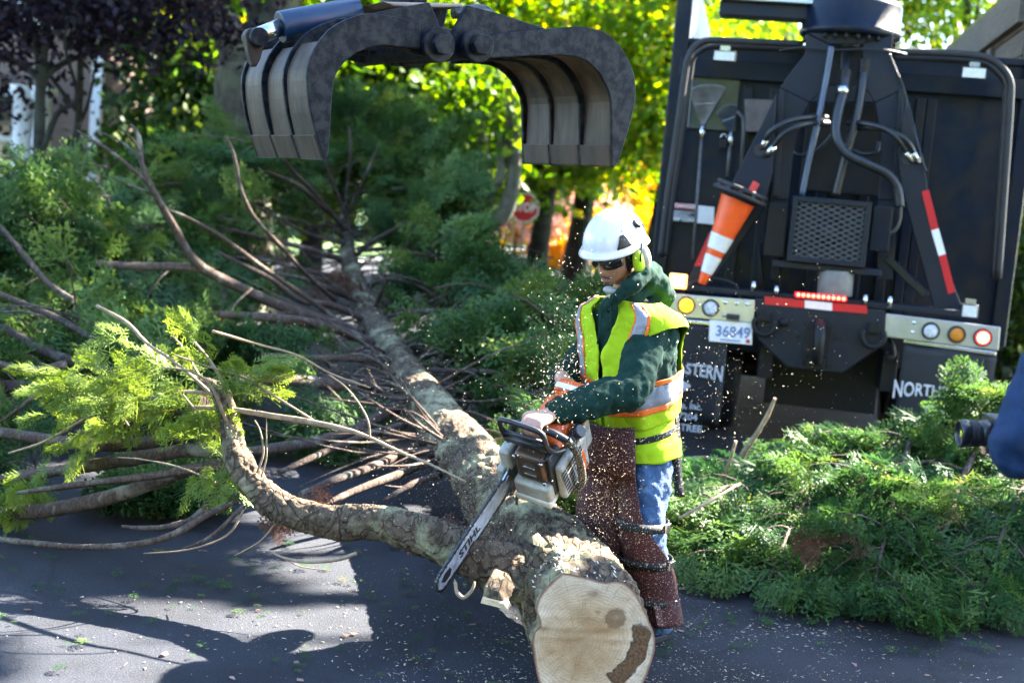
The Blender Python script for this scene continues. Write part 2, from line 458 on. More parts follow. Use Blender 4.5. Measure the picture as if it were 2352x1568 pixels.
for x, y, d in ((1300,1290,4.75),(1250,1240,5.1),(1190,1170,5.5),(1140,1110,6.0),(1090,1050,6.5),(1050,1000,7.0),(1010,950,7.5),(970,890,8.1),(1000,1225,4.75),(940,1205,4.8),(820,1190,4.88),(700,1175,5.0)): LIT.append((P(x,y,d), .36 if x > 1005 else .15))
GB = 'trees standing behind the felled cedar'; GS = 'unseen trees added to shade the street'
def limb_pts(a, b, n, wob, rg):
    a = Vector(a); b = Vector(b); out = []
    for i in range(n+1):
        t = i/n; p = a.lerp(b, t)
        if 0 < i: p += Vector(rg.normal(size=3))*wob*(.4+t)
        out.append(p)
    return out
def tree(label, base, h, crowns, bark, leaf, tr=.25, n=380, per=26, spread=.45, size=.2, lean=(0,0), group=None, name='tree', cat='tree', bias=0, carve=True, forks=6, seed=0, vr=(0,1), zmin=None):
    rg = np.random.default_rng(1000+seed)
    t = root(name, label, cat, base, group=group)
    b = Vector(base)
    top = b+Vector((lean[0], lean[1], h))
    pts = limb_pts(b+Vector((0,0,-.15)), top, 6, .06*h*.15, rg); pts[0].x = b.x; pts[0].y = b.y
    rad = [tr*1.35]+[tr*(1-.85*i/6) for i in range(1,7)]
    q, rr = catmull(pts, 5, rad)
    MB().tube(q, rr, 14, noise_amp=.12, noise_scale=3).build('trunk', bark, t)
    for i in range(forks):
        c, rd = crowns[i % len(crowns)][:2]
        s_ = pts[2+int(rg.integers(0,4))]
        e = Vector(c)+Vector(rg.normal(size=3)*np.array(rd)*.42)
        if e.z < s_.z+.3: e.z = s_.z+.3+rg.random()
        lp = limb_pts(s_, e, 4, .12, rg); lp[0] = s_
        q, rr = catmull(lp, 4, [tr*.45, tr*.36, tr*.26, tr*.16, tr*.05])
        MB().tube(q, rr, 8, noise_amp=.1).build('limb', bark, t)
    cs = np.concatenate([crown_centers(c, rd, int(n*w*(.6 if group == GB else .85 if group == GS else 1)), rg) for c, rd, w in crowns])
    if zmin is not None: cs = cs[cs[:,2] > zmin]
    cv = vr[0]+(vr[1]-vr[0])*rg.random(len(cs))
    if group == GB and size < .3: per = int(per*1.15); size *= .85
    V, F_, va = leaf_cloud(cs, per, spread, size, rg, cv, carve)
    np_mesh('crown', V, F_, leaf, t, va)
    return t

M_bark_dark = bark_mat('bark_dark', (.02,.016,.013), (.09,.075,.06), (.07,.08,.05), scale=3, bump=.8)
M_bark_grey = bark_mat('bark_grey', (.07,.06,.05), (.30,.26,.22), (.22,.23,.15), scale=3, bump=.8)
ML_green = leaf_mat('leaf_green', [(0,(.03,.07,.01)),(.5,(.07,.15,.016)),(1,(.17,.25,.02))], .55)
ML_lime  = leaf_mat('leaf_lime',  [(0,(.035,.10,.012)),(.4,(.085,.19,.018)),(.8,(.20,.31,.022)),(1,(.40,.37,.03))], .55)
ML_gold  = leaf_mat('leaf_gold',  [(0,(.42,.38,.02)),(.45,(.68,.52,.03)),(.8,(.72,.45,.04)),(1,(.65,.28,.06))], .6)
ML_rust  = leaf_mat('leaf_rust',  [(0,(.34,.17,.12)),(.5,(.5,.3,.22)),(1,(.6,.42,.34))], .5)
ML_purple= leaf_mat('leaf_purple',[(0,(.006,.004,.006)),(.6,(.016,.008,.014)),(1,(.038,.02,.028))], .3)
ML_dark  = leaf_mat('leaf_dark',  [(0,(.012,.03,.008)),(.6,(.03,.07,.014)),(1,(.09,.12,.02))], .4)

GB = 'trees standing behind the felled cedar'
def base_at(px, d): 
    p = P(px, 500, d); return (p.x, d, 0)
def C_(px, py, d): p = P(px, py, d); return (p.x, p.y, p.z)
# oak whose trunk forks above the grapple
t = root('oak_tree', 'big old oak with thick grey forked trunk above the felled cedar', 'tree', base_at(560, 16))
pts = [P(548,560,16), P(545,420,16), P(552,260,16), P(560,150,16)]; pts[0].z = -.1
q, rr = catmull(pts, 6, [.52,.40,.33,.33]); MB().tube(q, rr, 22, noise_amp=.1, noise_scale=4).build('trunk', M_bark_grey, t)
for pl, rl in (([P(552,260,16),P(548,160,16),P(532,85,15.9),P(470,10,15.7),P(380,-120,15.5),P(330,-330,15.3)], [.27,.25,.21,.2,.17,.1]),
               ([P(555,260,16),P(570,160,16),P(612,78,16.1),P(660,-10,16.2),P(700,-160,16.3),P(690,-400,16.4)], [.28,.26,.22,.2,.17,.1]),
               ([P(612,75,16.1),P(580,10,16.3),P(560,-90,16.5)], [.14,.12,.08])):
    q, rr = catmull(pl, 6, rl); MB().tube(q, rr, 16, noise_amp=.1, noise_scale=4).build('limb', M_bark_grey, t)
rg = np.random.default_rng(5)
cs = np.concatenate([crown_centers(C_(640,-260,16.5), (3.2,2.2,1.3), 230, rg), crown_centers(C_(420,-330,15.5), (2.4,2,1.2), 160, rg), crown_centers(C_(560,10,17.5),(1.6,1,.6),26,rg)])
V, F_, va = leaf_cloud(cs, 24, .35, .17, rg); np_mesh('crown', V, F_, ML_lime, t, va)

tree('copper-leaved dark purple tree in front of the house', base_at(70, 13.5), 5.2,
     [(C_(60,10,13.6),(1.7,1.2,.5),1), (C_(340,10,13.8),(1.0,.9,.34),.6), (C_(20,190,14.2),(.5,.6,.4),.12), (C_(150,-190,13.6),(2.6,1.6,.9),1)], M_bark_dark, ML_purple, .09, n=105, per=30, spread=.24, size=.085, lean=(.1,0), seed=1, name='purple_leaf_tree')
tree('slim dark trunk leaning beside the copper-leaved tree', base_at(140, 14.5), 4.6, [(C_(190,-40,14.6),(1.3,1,.6),1)], M_bark_dark, ML_purple, .07, n=60, per=26, spread=.24, size=.085, lean=(.25,0), seed=2, name='purple_leaf_tree')
tree('dark green tree filling the gap between house and oak', base_at(400, 20), 5.5,
     [(C_(470,220,20),(.9,1.2,1.0),.7), (C_(400,350,19),(.7,1,.6),.35), (C_(480,60,20.5),(1.8,1.4,1.1),.9)], M_bark_dark, ML_dark, .13, n=330, per=26, spread=.35, size=.17, seed=3, group=GB)
tree('shady green maple right behind the oak trunk', base_at(720, 22), 7,
     [(C_(720,150,22),(2.4,1.6,2.2),1), (C_(620,330,21.5),(1.6,1.2,1.0),.5), (C_(800,-60,22),(2.6,1.6,1.4),.8)], M_bark_dark, ML_green, .2, n=360, per=28, spread=.42, size=.2, seed=4, group=GB)
tree('mid green maple seen between the open grapple jaws', base_at(960, 24), 8,
     [(C_(960,150,24),(2.5,1.6,2.0),1), (C_(1030,340,23),(1.9,1.3,.9),.5), (C_(1000,-80,24),(2.6,1.6,1.4),.7)], M_bark_dark, ML_green, .22, n=380, per=28, spread=.42, size=.2, seed=5, group=GB, vr=(.3,1))
tree('lime green maple behind the right grapple jaw', base_at(1330, 27), 8.5,
     [(C_(1300,60,27),(3.0,2,1.7),1), (C_(1200,250,26.5),(2.4,1.6,1.2),.7), (C_(1480,200,27),(2.0,1.5,2.0),.8)], M_bark_dark, ML_lime, .27, n=380, per=28, spread=.45, size=.21, seed=6, group=GB)
tree('yellow-green maple beside the truck box', base_at(1520, 23), 9,
     [(C_(1510,120,23),(1.6,1.3,2.2),1), (C_(1530,300,22.5),(.7,.8,.5),.2)], M_bark_dark, ML_lime, .2, n=330, per=26, spread=.4, size=.19, seed=7, group=GB, vr=(.25,1))
tree('golden maple glowing in the sun down the street', base_at(1420, 40), 6,
     [(C_(1420,440,40),(3.4,2.2,1.9),1), (C_(1330,500,39),(2.2,1.6,1.2),.5)], M_bark_dark, ML_gold, .2, n=360, per=28, spread=.5, size=.28, seed=8, group=GB, vr=(0,.75))
tree('low orange maple beyond the stop sign', base_at(1325, 36), 2.6,
     [(C_(1330,555,36),(1.5,1.2,.75),1)], M_bark_grey, ML_gold, .1, n=170, per=26, spread=.3, size=.2, seed=9, group=GB, vr=(.5,1))
tree('pink-red shrub tree behind the stop sign', base_at(1190, 34), 2.8,
     [(C_(1195,480,34),(.9,1.0,.8),1), (C_(1350,470,37),(.9,.8,.5),.5)], M_bark_grey, ML_rust, .08, n=150, per=24, spread=.25, size=.17, seed=10, group=GB)
tree('deep green maple closing the street far behind', base_at(900, 46), 14,
     [(C_(850,200,46),(8,3,5.5),1), (C_(1150,120,48),(7,3,6),1), (C_(600,230,44),(6,3,4.5),.7)], M_bark_dark, ML_green, .35, n=520, per=26, spread=.9, size=.45, seed=11, group=GB)
tree('tall lime tree closing the street beyond the golden maple', base_at(1450, 62), 18,
     [(C_(1450,150,62),(8,3,8),1), (C_(1620,60,60),(4,3,4),.4)], M_bark_dark, ML_lime, .35, n=560, per=26, spread=1.0, size=.5, seed=12, group=GB)
tree('thin-crowned yellow-green tree above the truck turret', base_at(1760, 38), 12,
     [(C_(1690,20,38),(1.5,1.4,1.2),.45), (C_(1850,70,39),(1.6,1.2,.9),.12), (C_(1780,-150,38),(3,1.4,1),.4)], M_bark_dark, ML_lime, .25, n=330, per=20, spread=.4, size=.2, seed=13, group=GB)
tree('airy yellowing tree against bright sky above the wooden box side', base_at(2170, 30), 11,
     [(C_(2110,30,30),(1.1,1.0,1.1),.5), (C_(2260,20,31),(1.3,1.0,.9),.3), (C_(2180,-160,30),(2.5,1.4,1),.6)], M_bark_dark, ML_lime, .22, n=330, per=22, spread=.35, size=.17, seed=14, group=GB)
tree('leafy green tree past the right side of the truck', base_at(2400, 19), 6.5,
     [(C_(2390,520,19),(.75,1.2,1.6),1), (C_(2420,700,18.5),(.6,1,.8),.5), (C_(2460,250,19),(1.2,1.2,1.5),1)], M_bark_dark, ML_green, .18, n=300, per=26, spread=.3, size=.15, seed=15, group=GB, vr=(.1,1))
# dark straight trunk behind the stop sign
tree('straight dark-barked street tree beside the stop sign', base_at(1246, 24), 5.6,
     [(C_(1250,330,24),(1.7,1.3,.55),.6), (C_(1230,180,24.5),(2.2,1.5,1.2),1)], M_bark_dark, ML_lime, .23, n=250, per=26, spread=.4, size=.2, seed=16, vr=(.2,1))
# grey sweeping stems
t = root('multi_stem_tree', 'pale grey tree with curved sweeping stems left of the stop sign', 'tree', base_at(1110, 19))
for pl, rl in (([P(1105,620,19),P(1110,520,19),P(1150,495,18.9),P(1175,440,18.8),P(1180,360,18.7),P(1170,200,18.6)], [.16,.15,.14,.12,.1,.07]),
               ([P(1105,600,19),P(1095,470,19),P(1110,380,19),P(1105,250,19.1)], [.14,.11,.1,.06]),
               ([P(1100,560,19),P(1120,470,18.8),P(1150,400,18.7),P(1150,300,18.7)], [.1,.08,.07,.05])):
    pl[0].z = -.05
    q, rr = catmull(pl, 6, rl); MB().tube(q, rr, 12, noise_amp=.1, noise_scale=5).build('stem', M_bark_grey, t)
cs = np.concatenate([crown_centers(C_(1130,250,19),(1.0,1,.7),60,rg), crown_centers(C_(1080,380,19.5),(.8,.8,.5),40,rg)])
V, F_, va = leaf_cloud(cs, 20, .3, .16, rg); np_mesh('crown', V, F_, ML_green, t, va)
# shrubs
for k, (px, py, d, rr_, ml, lab) in enumerate((
    (330,480,29,(1.7,.9,.5),ML_gold,'row of yellow shrubs at the lawn edge behind the cedar'),
    (420,420,26,(1.6,1,.8),ML_dark,'dark green rounded shrub below the oak limb'),
    (2340,690,15,(.8,1,1.0),ML_dark,'dark green hedge shrub right of the truck'),
    (1560,560,30,(2.0,1,1.3),ML_gold,'golden shrub hidden mostly by the truck box'))):
    c = C_(px,py,d); t = root('shrub', lab, 'shrub', (c[0],c[1],.08))
    rg = np.random.default_rng(60+k)
    for j in range(5):
        e = Vector(c)+Vector(rg.normal(size=3))*.3; e.z = max(e.z,.5)
        MB().tube(catmull(limb_pts((c[0]+rg.normal()*.1,c[1],.02), e, 3, .06, rg),3), .025, 6).build('stem', M_bark_dark, t)
    cs = crown_centers(c, rr_, 200, rg); cs = cs[cs[:,2] > .15]
    V, F_, va = leaf_cloud(cs, 22, .2, .11, rg); np_mesh('foliage', V, F_, ml, t, va)

# ------------------------------------------------------------------ house behind the purple tree
M_siding = pm('siding', (.17,.115,.09), .8, var=.2, scale=3, bump=.2)
M_trim = pm('white_trim', (.72,.72,.72), .5, var=.06)
M_glass = pm('window_glass', (.02,.025,.03), .06, var=.1, spec=.8)
M_roof = pm('roof_shingle', (.06,.055,.055), .9, var=.3, scale=10, bump=.5)
HX1 = P(232, 200, 21).x; HX0 = HX1-9; HY = 21.0
hs = root('house', 'brown clapboard house with white trim and porch columns behind the purple tree', 'house', ((HX0+HX1)/2, HY+3, 0))
MB().box2((HX0,HY,0),(HX1,HY+8,6.0)).build('wall', M_siding, hs)
for k in range(44):
    z = .2+k*.13
    if k == 0: bdm = MB().bar((HX0,HY-.02,0),(HX1-.14,HY-.02,0),.025,.118).build('clapboard', M_siding, hs); bdm.location.z = z; bdm.rotation_euler.x = R(0); me0 = bdm.data
    else:
        c = bpy.data.objects.new('clapboard', me0); COL.objects.link(c); c.parent = hs; c.location.z = z
MB().box2((HX1-.14,HY-.05,0),(HX1+.02,HY+.1,6.0)).build('corner_trim', M_trim, hs)
MB().prism([(HX0-.5,HY-.6,5.9),(HX1+.5,HY-.6,5.9),(HX1+.5,HY-.6,6.1),(HX0-.5,HY-.6,6.1)], (0,.3,.0)).build('gutter', M_trim, hs)
MB().prism([(HX0-.5,HY-.6,6.1),(HX0-.5,HY+4,9.2),(HX0-.5,HY+8.6,6.1)], (10,0,0)).build('roof', M_roof, hs)
for wx in (HX1-1.35, HX1-3.6, HX1-6.5):
    for wz in (1.3, 3.9):
        w = MB().box2((wx-.55,HY-.06,wz-.08),(wx+.55,HY-.005,wz+1.5)).build('window', M_trim, hs)
        for sx in (-1,1):
            for sz in (0,1):
                MB().box2((wx+sx*.25-.21,HY-.075,wz+.04+sz*.72),(wx+sx*.25+.21,HY-.05,wz+.66+sz*.72)).build('pane', M_glass, w)
# porch
MB().box2((HX0,HY-2.6,2.75),(HX1-1.6,HY-.06,3.05)).build('porch_roof', M_trim, hs, bevel=.02)
MB().box2((HX0,HY-2.4,0),(HX1-1.8,HY-.06,.45)).build('porch_floor', M_conc, hs)
for cxp in (95, 50, -40):
    p = P(cxp, 300, HY-2.2)
    MB().lathe((p.x,HY-2.2,.45),(0,0,1),[(0,.2),(.12,.2),(.14,.15),(2.1,.12),(2.14,.18),(2.3,.19)],20).build('porch_column', M_trim, hs)

# ------------------------------------------------------------------ stop sign
def stop_sign():
    d = 22.0; c = P(1205, 477, d); t = root('stop_sign', 'red octagonal stop sign on a post by the dark trunk', 'sign', (c.x, d, .0))
    M_post = pm('sign_post', (.25,.25,.24), .5, .6); M_red = pm('sign_red', (.55,.012,.012), .4, var=.08); M_cream = pm('sign_white', (.8,.78,.72), .4, var=.05)
    r = 33/FPX*d/math.cos(R(22.5))
    MB().bar((c.x,d+.03,-.2),(c.x,d+.03,c.z+.2),.06,.04,(1,0,0)).build('post', M_post, t)
    def octo(rr): return [Vector((c.x+rr*math.cos(R(22.5+45*i)),d,c.z+rr*math.sin(R(22.5+45*i)))) for i in range(8)]
    f = MB().prism(octo(r), (0,.004,0)).build('sign_plate', M_cream, t)
    MB().prism([p+Vector((0,-.004,0)) for p in octo(r*.91)], (0,.003,0)).build('red_field', M_red, f)
    place_text('lettering', 'STOP', r*.78, M_cream, f, (c.x,d-.006,c.z), (1,0,0), (0,0,1), local=False, sx=.78, offset=.008)
stop_sign()

# ------------------------------------------------------------------ unseen trees added to shade the street, crowns gapped for the sun patches
GS = 'unseen trees added to shade the street'
tree('unseen broad maple added on the verge to shade the cut log', (9.8,11.2,.09), 9.0, [((9.9,10.3,8.4),(2.8,2.7,2.6),.8), ((7.2,10.6,8.6),(2.6,2.5,2.4),.7), ((11.8,9.5,8.4),(2.4,2.5,2.4),.4), ((5.0,11.4,8.6),(1.8,2.2,2.0),.35)], M_bark_dark, ML_green, .3, n=1500, per=10, spread=.2, size=.33, carve=True, seed=30, group=GS, forks=8)
tree('unseen tall maple added behind the truck to shade the felled cedar', (5.3,19.8,.0), 11, [((6.6,18,10.6),(3.4,3,2.6),.8), ((3,17.4,10.2),(3,3,2.4),.8), ((-.2,16.9,9.8),(2.6,2.5,2.2),.6), ((-3,16.7,9.6),(2.2,2.2,2.0),.5)], M_bark_dark, ML_green, .28, n=420, per=11, spread=.3, size=.3, carve=True, seed=33, group=GS, forks=10)
tree('unseen broad maple added farther along the verge for shade', (13.5,21,.09), 11, [((10.5,20,10),(4.0,3.5,3.0),1)], M_bark_dark, ML_lime, .3, n=800, per=12, spread=.3, size=.28, carve=True, seed=31, group=GS)
# unseen trees added behind the camera to block low sky and darken reflections
GN = 'unseen trees added to block low sky behind the camera'
for k, (x, y, r_, ml, lab) in enumerate(((-16,-8,5,ML_green,'unseen green maple added opposite the house'), (-7,-15,5,ML_lime,'unseen lime green maple added opposite the felled cedar'), (3,-16,5,ML_dark,'unseen dark evergreen-looking tree added opposite the truck'), (12,-10,5,ML_gold,'unseen golden maple added opposite the verge maple'))):
    tree(lab, (x,y,0), 8, [((x,y,5.0),(r_,r_*.7,4.2),1)], M_bark_dark, ml, .3, n=420, per=9, spread=.6, size=.7, seed=40+k, group=GN)
# ------------------------------------------------------------------ cedar foliage
def make_spray(nb, ns, seed, wl=.16):
    """flat fern-like spray along +Y, unit length; quads"""
    rg = np.random.default_rng(seed); Q = []
    def blade(a, d, l, w):
        d = d/np.linalg.norm(d); p = np.array([-d[1], d[0], 0.]); 
        dz = np.array([0,0,1.])*rg.normal()*.12*l
        Q.append([a, a+d*l*.45+p*w*.5+dz, a+d*l+dz*2, a+d*l*.45-p*w*.5+dz])
    for i in range(nb):
        t = (i+.5)/nb; y = .08+.92*t; x = .05*math.sin(t*3+seed)
        base = np.array([x, y, -.14*t*t])
        sd = 1 if i % 2 else -1
        L = (.62*(1-t)**.75+.12)*(.8+.4*rg.random())
        an = R(42+14*rg.random())*sd
        d = np.array([math.sin(an), math.cos(an), -.1+.1*rg.normal()])
        tip = base+d*L
        blade(base, d, L, wl*.22)
        for k in range(ns):
            s_ = (k+.8)/(ns+.3); b2 = base+d*L*s_+np.array([0,0,-.06*s_*s_])
            a2 = an+R(36+10*rg.random())*(1 if k % 2 else -1)
            d2 = np.array([math.sin(a2), math.cos(a2), .15*rg.normal()-.1])
            blade(b2, d2, (.27*(1-s_)+.10)*(.8+.4*rg.random())*(1-.3*t), wl*.36)
    blade(np.array([0,0,0.]), np.array([0,1.,-.12]), 1.02, wl*.16)
    return np.array(Q)          # (n,4,3)
SPR_FINE = [make_spray(13, 7, s) for s in (1,2,3)]
SPR_MID  = [make_spray(9, 5, s, .22) for s in (4,5,6)]
SPR_LOW  = [make_spray(7, 3, s, .30) for s in (7,8,9)]

def plume(p0, p1, sag, width, n_side, rg, sc_=.17, per=4, up=(0,0,1), droop=.25):
    """returns spray placements (pos, dir, normal, scale) and twig polylines"""
    p0 = np.array(p0, float); p1 = np.array(p1, float); up = np.array(up, float)
    L = np.linalg.norm(p1-p0); d0 = (p1-p0)/L
    side = np.cross(d0, up); side /= np.linalg.norm(side)+1e-9; nrm = np.cross(side, d0)
    roll = rg.normal()*.45; side, nrm = side*math.cos(roll)+nrm*math.sin(roll), nrm*math.cos(roll)-side*math.sin(roll)
    out = []; twigs = []
    def cur(t): return p0+(p1-p0)*t+np.array([0,0,sag*4*t*(1-t)-droop*L*t*t*.5])
    twigs.append(([Vector(cur(t)) for t in np.linspace(0,1,6)], .004+.006*min(1,L)))
    for i in range(n_side):
        t = .06+.92*(i+rg.random()*.6)/n_side; b = cur(t)
        sd = 1 if i % 2 else -1
        l = width*(1-.62*t)*(.7+.6*rg.random())
        d = d0*(.55+.5*t)+side*sd*.85+nrm*rg.normal()*.25; d /= np.linalg.norm(d)
        e = b+d*l+np.array([0,0,-droop*l*(.6+rg.random())])
        if rg.random() < .5: twigs.append(([Vector(b), Vector((b+e)/2+np.array([0,0,.02])), Vector(e)], .004))
        for k in range(per):
            s_ = (k+.5+.4*rg.random())/per; p = b+(e-b)*s_
            dd = d+side*rg.normal()*.45+d0*.25+np.array([0,0,-droop*.8-.2*rg.random()])+rg.normal(size=3)*.22
            out.append((p, dd/np.linalg.norm(dd), nrm+rg.normal(size=3)*.55, sc_*(.65+.7*rg.random())))
    out.append((cur(.97), d0+rg.normal(size=3)*.15, nrm, sc_*1.25))
    return out, twigs
CLEAR = []      # screen-facing gaps in the foliage through which trunk and main branches show (list of (points, radius))
def pix(w):
    v = Vector(w)-CAM; c = v.dot(_F); return (W/2+v.dot(_Rt)/c*FPX, H/2-v.dot(_Up)/c*FPX, v.y)
def blocked(p):
    x, y, d = pix(p)
    for (ax_, ay_, ad, bx_, by_, bd, r_) in CLEAR:
        dx, dy = bx_-ax_, by_-ay_; t = max(0, min(1, ((x-ax_)*dx+(y-ay_)*dy)/(dx*dx+dy*dy+1e-9)))
        if (x-ax_-dx*t)**2+(y-ay_-dy*t)**2 < r_*r_ and d < ad+(bd-ad)*t+.15: return True
    return False
def sprays_mesh(name, placements, shapes, mat, parent, rg, base_var=None, zmin=.01, thin=True):
    if thin: placements = [q for q in placements if not blocked(q[0]+np.array(q[1])*q[3]*.5)]
    buckets = [[] for _ in shapes]
    for j, pl in enumerate(placements): buckets[j % len(shapes)].append(pl)
    VV = []; FF = []; AA = []; off = 0
    for S_, bk in zip(shapes, buckets):
        if not bk: continue
        pos = np.array([b[0] for b in bk]); y = np.array([b[1] for b in bk]); y /= np.linalg.norm(y, axis=1, keepdims=True)
        z = np.array([b[2] for b in bk]); s_ = np.array([b[3] for b in bk])
        x = np.cross(y, z); x /= np.linalg.norm(x, axis=1, keepdims=True)+1e-9; z = np.cross(x, y)
        M = np.stack([x, y, z], 2)*s_[:,None,None]
        q = S_.reshape(-1,3)
        V = np.einsum('nij,mj->nmi', M, q)+pos[:,None,:]
        lift = np.maximum(0, zmin-V[...,2].min(1)); V[...,2] += lift[:,None]; V[...,2] = np.maximum(V[...,2], zmin)
        n, m_ = V.shape[:2]
        VV.append(V.reshape(-1,3)); FF.append(np.arange(n*m_).reshape(-1,4)+off); off += n*m_
        cv = np.array([b[4] for b in bk]) if len(bk[0]) > 4 else rg.random(n)
        a = np.repeat(np.clip(cv*.75+.25*rg.random(n), 0, 1), m_) + np.tile(np.repeat(rg.normal(size=m_//4)*.06, 4), n)
        AA.append(np.clip(a, 0, 1))
    return np_mesh(name, np.concatenate(VV), np.concatenate(FF), mat, parent, np.concatenate(AA), kind='stuff')
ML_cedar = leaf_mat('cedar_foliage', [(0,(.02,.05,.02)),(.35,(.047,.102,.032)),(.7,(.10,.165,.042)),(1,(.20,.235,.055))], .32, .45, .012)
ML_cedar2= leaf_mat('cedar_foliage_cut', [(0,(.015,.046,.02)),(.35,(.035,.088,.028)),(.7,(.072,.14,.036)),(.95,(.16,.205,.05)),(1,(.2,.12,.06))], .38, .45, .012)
ML_dead = leaf_mat('dead_foliage', [(0,(.09,.045,.03)),(1,(.2,.11,.065))], .3)

M_bark = bark_mat('cedar_bark', (.06,.042,.028), (.48,.36,.235), (.38,.355,.20), scale=8, stretch=(1,.5,.8), bump=1.0, moss_amt=.42, dust=(.5,.42,.28))
M_bark_up = bark_mat('cedar_bark_mossy', (.055,.048,.036), (.25,.215,.16), (.165,.19,.12), scale=7, stretch=(1,.45,1), bump=.8, moss_amt=1.0)
M_branch = bark_mat('branch_bark', (.07,.05,.04), (.36,.26,.20), (.27,.25,.2), scale=12, bump=.7, moss_amt=.25)
M_twig = pm('twig_bark', (.30,.22,.14), .85, var=.35, scale=30, bump=.4, bscale=120)
M_chipwood = pm('fresh_wood', (.62,.46,.27), .8, var=.25, scale=60)

def wood_face_mat(c0, xa, ya, rad):
    """cut cedar end: off-centre rings, saw marks, knot and dark bark pocket. Object space = world offset from the tree root"""
    mt, nt, b = nodes('cut_wood')
    at = N(nt, 'ShaderNodeUVMap')
    no = N(nt, 'ShaderNodeTexNoise', Scale=3.5, Detail=4); nt.links.new(at.outputs[0], no.inputs['Vector'])
    wv = mixc(nt, .16, at.outputs[0], no.outputs['Color'])
    def dist(vec, x, y, sx=1, sy=1):
        mp = N(nt, 'ShaderNodeMapping'); mp.vector_type = 'POINT'
        mp.inputs['Location'].default_value = (-x*sx, -y*sy, 0); mp.inputs['Scale'].default_value = (sx, sy, 0)
        nt.links.new(vec, mp.inputs[0]); l = N(nt, 'ShaderNodeVectorMath', operation='LENGTH'); nt.links.new(mp.outputs[0], l.inputs[0]); return l.outputs['Value']
    d1 = dist(wv, .02, -.02)
    rings = N(nt, 'ShaderNodeMath', operation='SINE'); mm = N(nt, 'ShaderNodeMath', operation='MULTIPLY'); mm.inputs[1].default_value = 150
    nt.links.new(d1, mm.inputs[0]); nt.links.new(mm.outputs[0], rings.inputs[0])
    base = ramp(nt, [(.0,(.46,.33,.19)), (.35,(.56,.43,.27)), (.55,(.68,.57,.41)), (.75,(.80,.73,.60)), (1.0,(.82,.76,.64))], d1)
    n2 = N(nt, 'ShaderNodeTexNoise', Scale=2.2, Detail=5, Roughness=.6); nt.links.new(at.outputs[0], n2.inputs['Vector'])
    r2 = ramp(nt, [(.38,(.82,.74,.64)), (.6,(1.06,1.06,1.06))], n2.outputs['Fac'])
    c = mixc(nt, 1.0, base.outputs[0], r2.outputs[0], 'MULTIPLY')
    rr = N(nt, 'ShaderNodeMapRange'); rr.inputs[1].default_value = -1; rr.inputs[3].default_value = .0; rr.inputs[4].default_value = .30
    nt.links.new(rings.outputs[0], rr.inputs[0]); c = mixc(nt, rr.outputs[0], c, (.38,.25,.13))
    # fine saw strokes
    mp = N(nt, 'ShaderNodeMapping'); mp.inputs['Scale'].default_value = (3, 70, 1); mp.inputs['Rotation'].default_value = (0,0,R(62)); nt.links.new(wv, mp.inputs[0])
    n3 = N(nt, 'ShaderNodeTexNoise', Scale=3, Detail=4, Roughness=.7); nt.links.new(mp.outputs[0], n3.inputs['Vector'])
    r3 = ramp(nt, [(.36,(.78,.74,.68)), (.56,(1.06,1.06,1.06))], n3.outputs['Fac']); c = mixc(nt, .8, c, r3.outputs[0], 'MULTIPLY')
    # radial drying checks
    sx_ = N(nt, 'ShaderNodeSeparateXYZ'); nt.links.new(wv, sx_.inputs[0]); at2 = N(nt, 'ShaderNodeMath', operation='ARCTAN2'); nt.links.new(sx_.outputs[1], at2.inputs[0]); nt.links.new(sx_.outputs[0], at2.inputs[1])
    cmb = N(nt, 'ShaderNodeCombineXYZ'); nt.links.new(at2.outputs[0], cmb.inputs[0]); nt.links.new(d1, cmb.inputs[1])
    mpc = N(nt, 'ShaderNodeMapping'); mpc.inputs['Scale'].default_value = (26, 1.6, 1); nt.links.new(cmb.outputs[0], mpc.inputs[0])
    nck = N(nt, 'ShaderNodeTexNoise', Scale=1.0, Detail=3, Roughness=.6); nt.links.new(mpc.outputs[0], nck.inputs['Vector'])
    rck = ramp(nt, [(.30,(.62,.52,.40)), (.42,(1,1,1))], nck.outputs['Fac']); c = mixc(nt, .85, c, rck.outputs[0], 'MULTIPLY')
    # knot
    no2 = N(nt, 'ShaderNodeTexNoise', Scale=16, Detail=5, Roughness=.7); nt.links.new(at.outputs[0], no2.inputs['Vector'])
    wv2 = mixc(nt, .11, at.outputs[0], no2.outputs['Color'])
    kd = dist(wv2, .385, .285)
    kr = ramp(nt, [(.0,(.5,.5,.5)), (.05,(.75,.75,.75)), (.125,(.8,.8,.8)), (.16,(0,0,0))], kd); c = mixc(nt, kr.outputs[0], c, (.2,.125,.07))
    # bark pocket: crescent on the right
    no5 = N(nt, 'ShaderNodeTexNoise', Scale=7, Detail=6, Roughness=.7); nt.links.new(at.outputs[0], no5.inputs['Vector']); wv5 = mixc(nt, .17, at.outputs[0], no5.outputs['Color'])
    a = dist(wv5, .70, -.20); a2 = dist(wv5, .07, .05)
    ra = ramp(nt, [(.40,(1,1,1)), (.44,(0,0,0))], a); rb = ramp(nt, [(.55,(0,0,0)), (.57,(1,1,1)), (.77,(1,1,1)), (.79,(0,0,0))], a2)
    f = N(nt, 'ShaderNodeMath', operation='MULTIPLY'); nt.links.new(ra.outputs[0], f.inputs[0]); nt.links.new(rb.outputs[0], f.inputs[1])
    no4 = N(nt, 'ShaderNodeTexNoise', Scale=26, Detail=6); nt.links.new(at.outputs[0], no4.inputs['Vector'])
    pk = ramp(nt, [(.3,(.07,.04,.022)), (.7,(.24,.145,.08))], no4.outputs['Fac']); c = mixc(nt, f.outputs[0], c, pk.outputs[0])
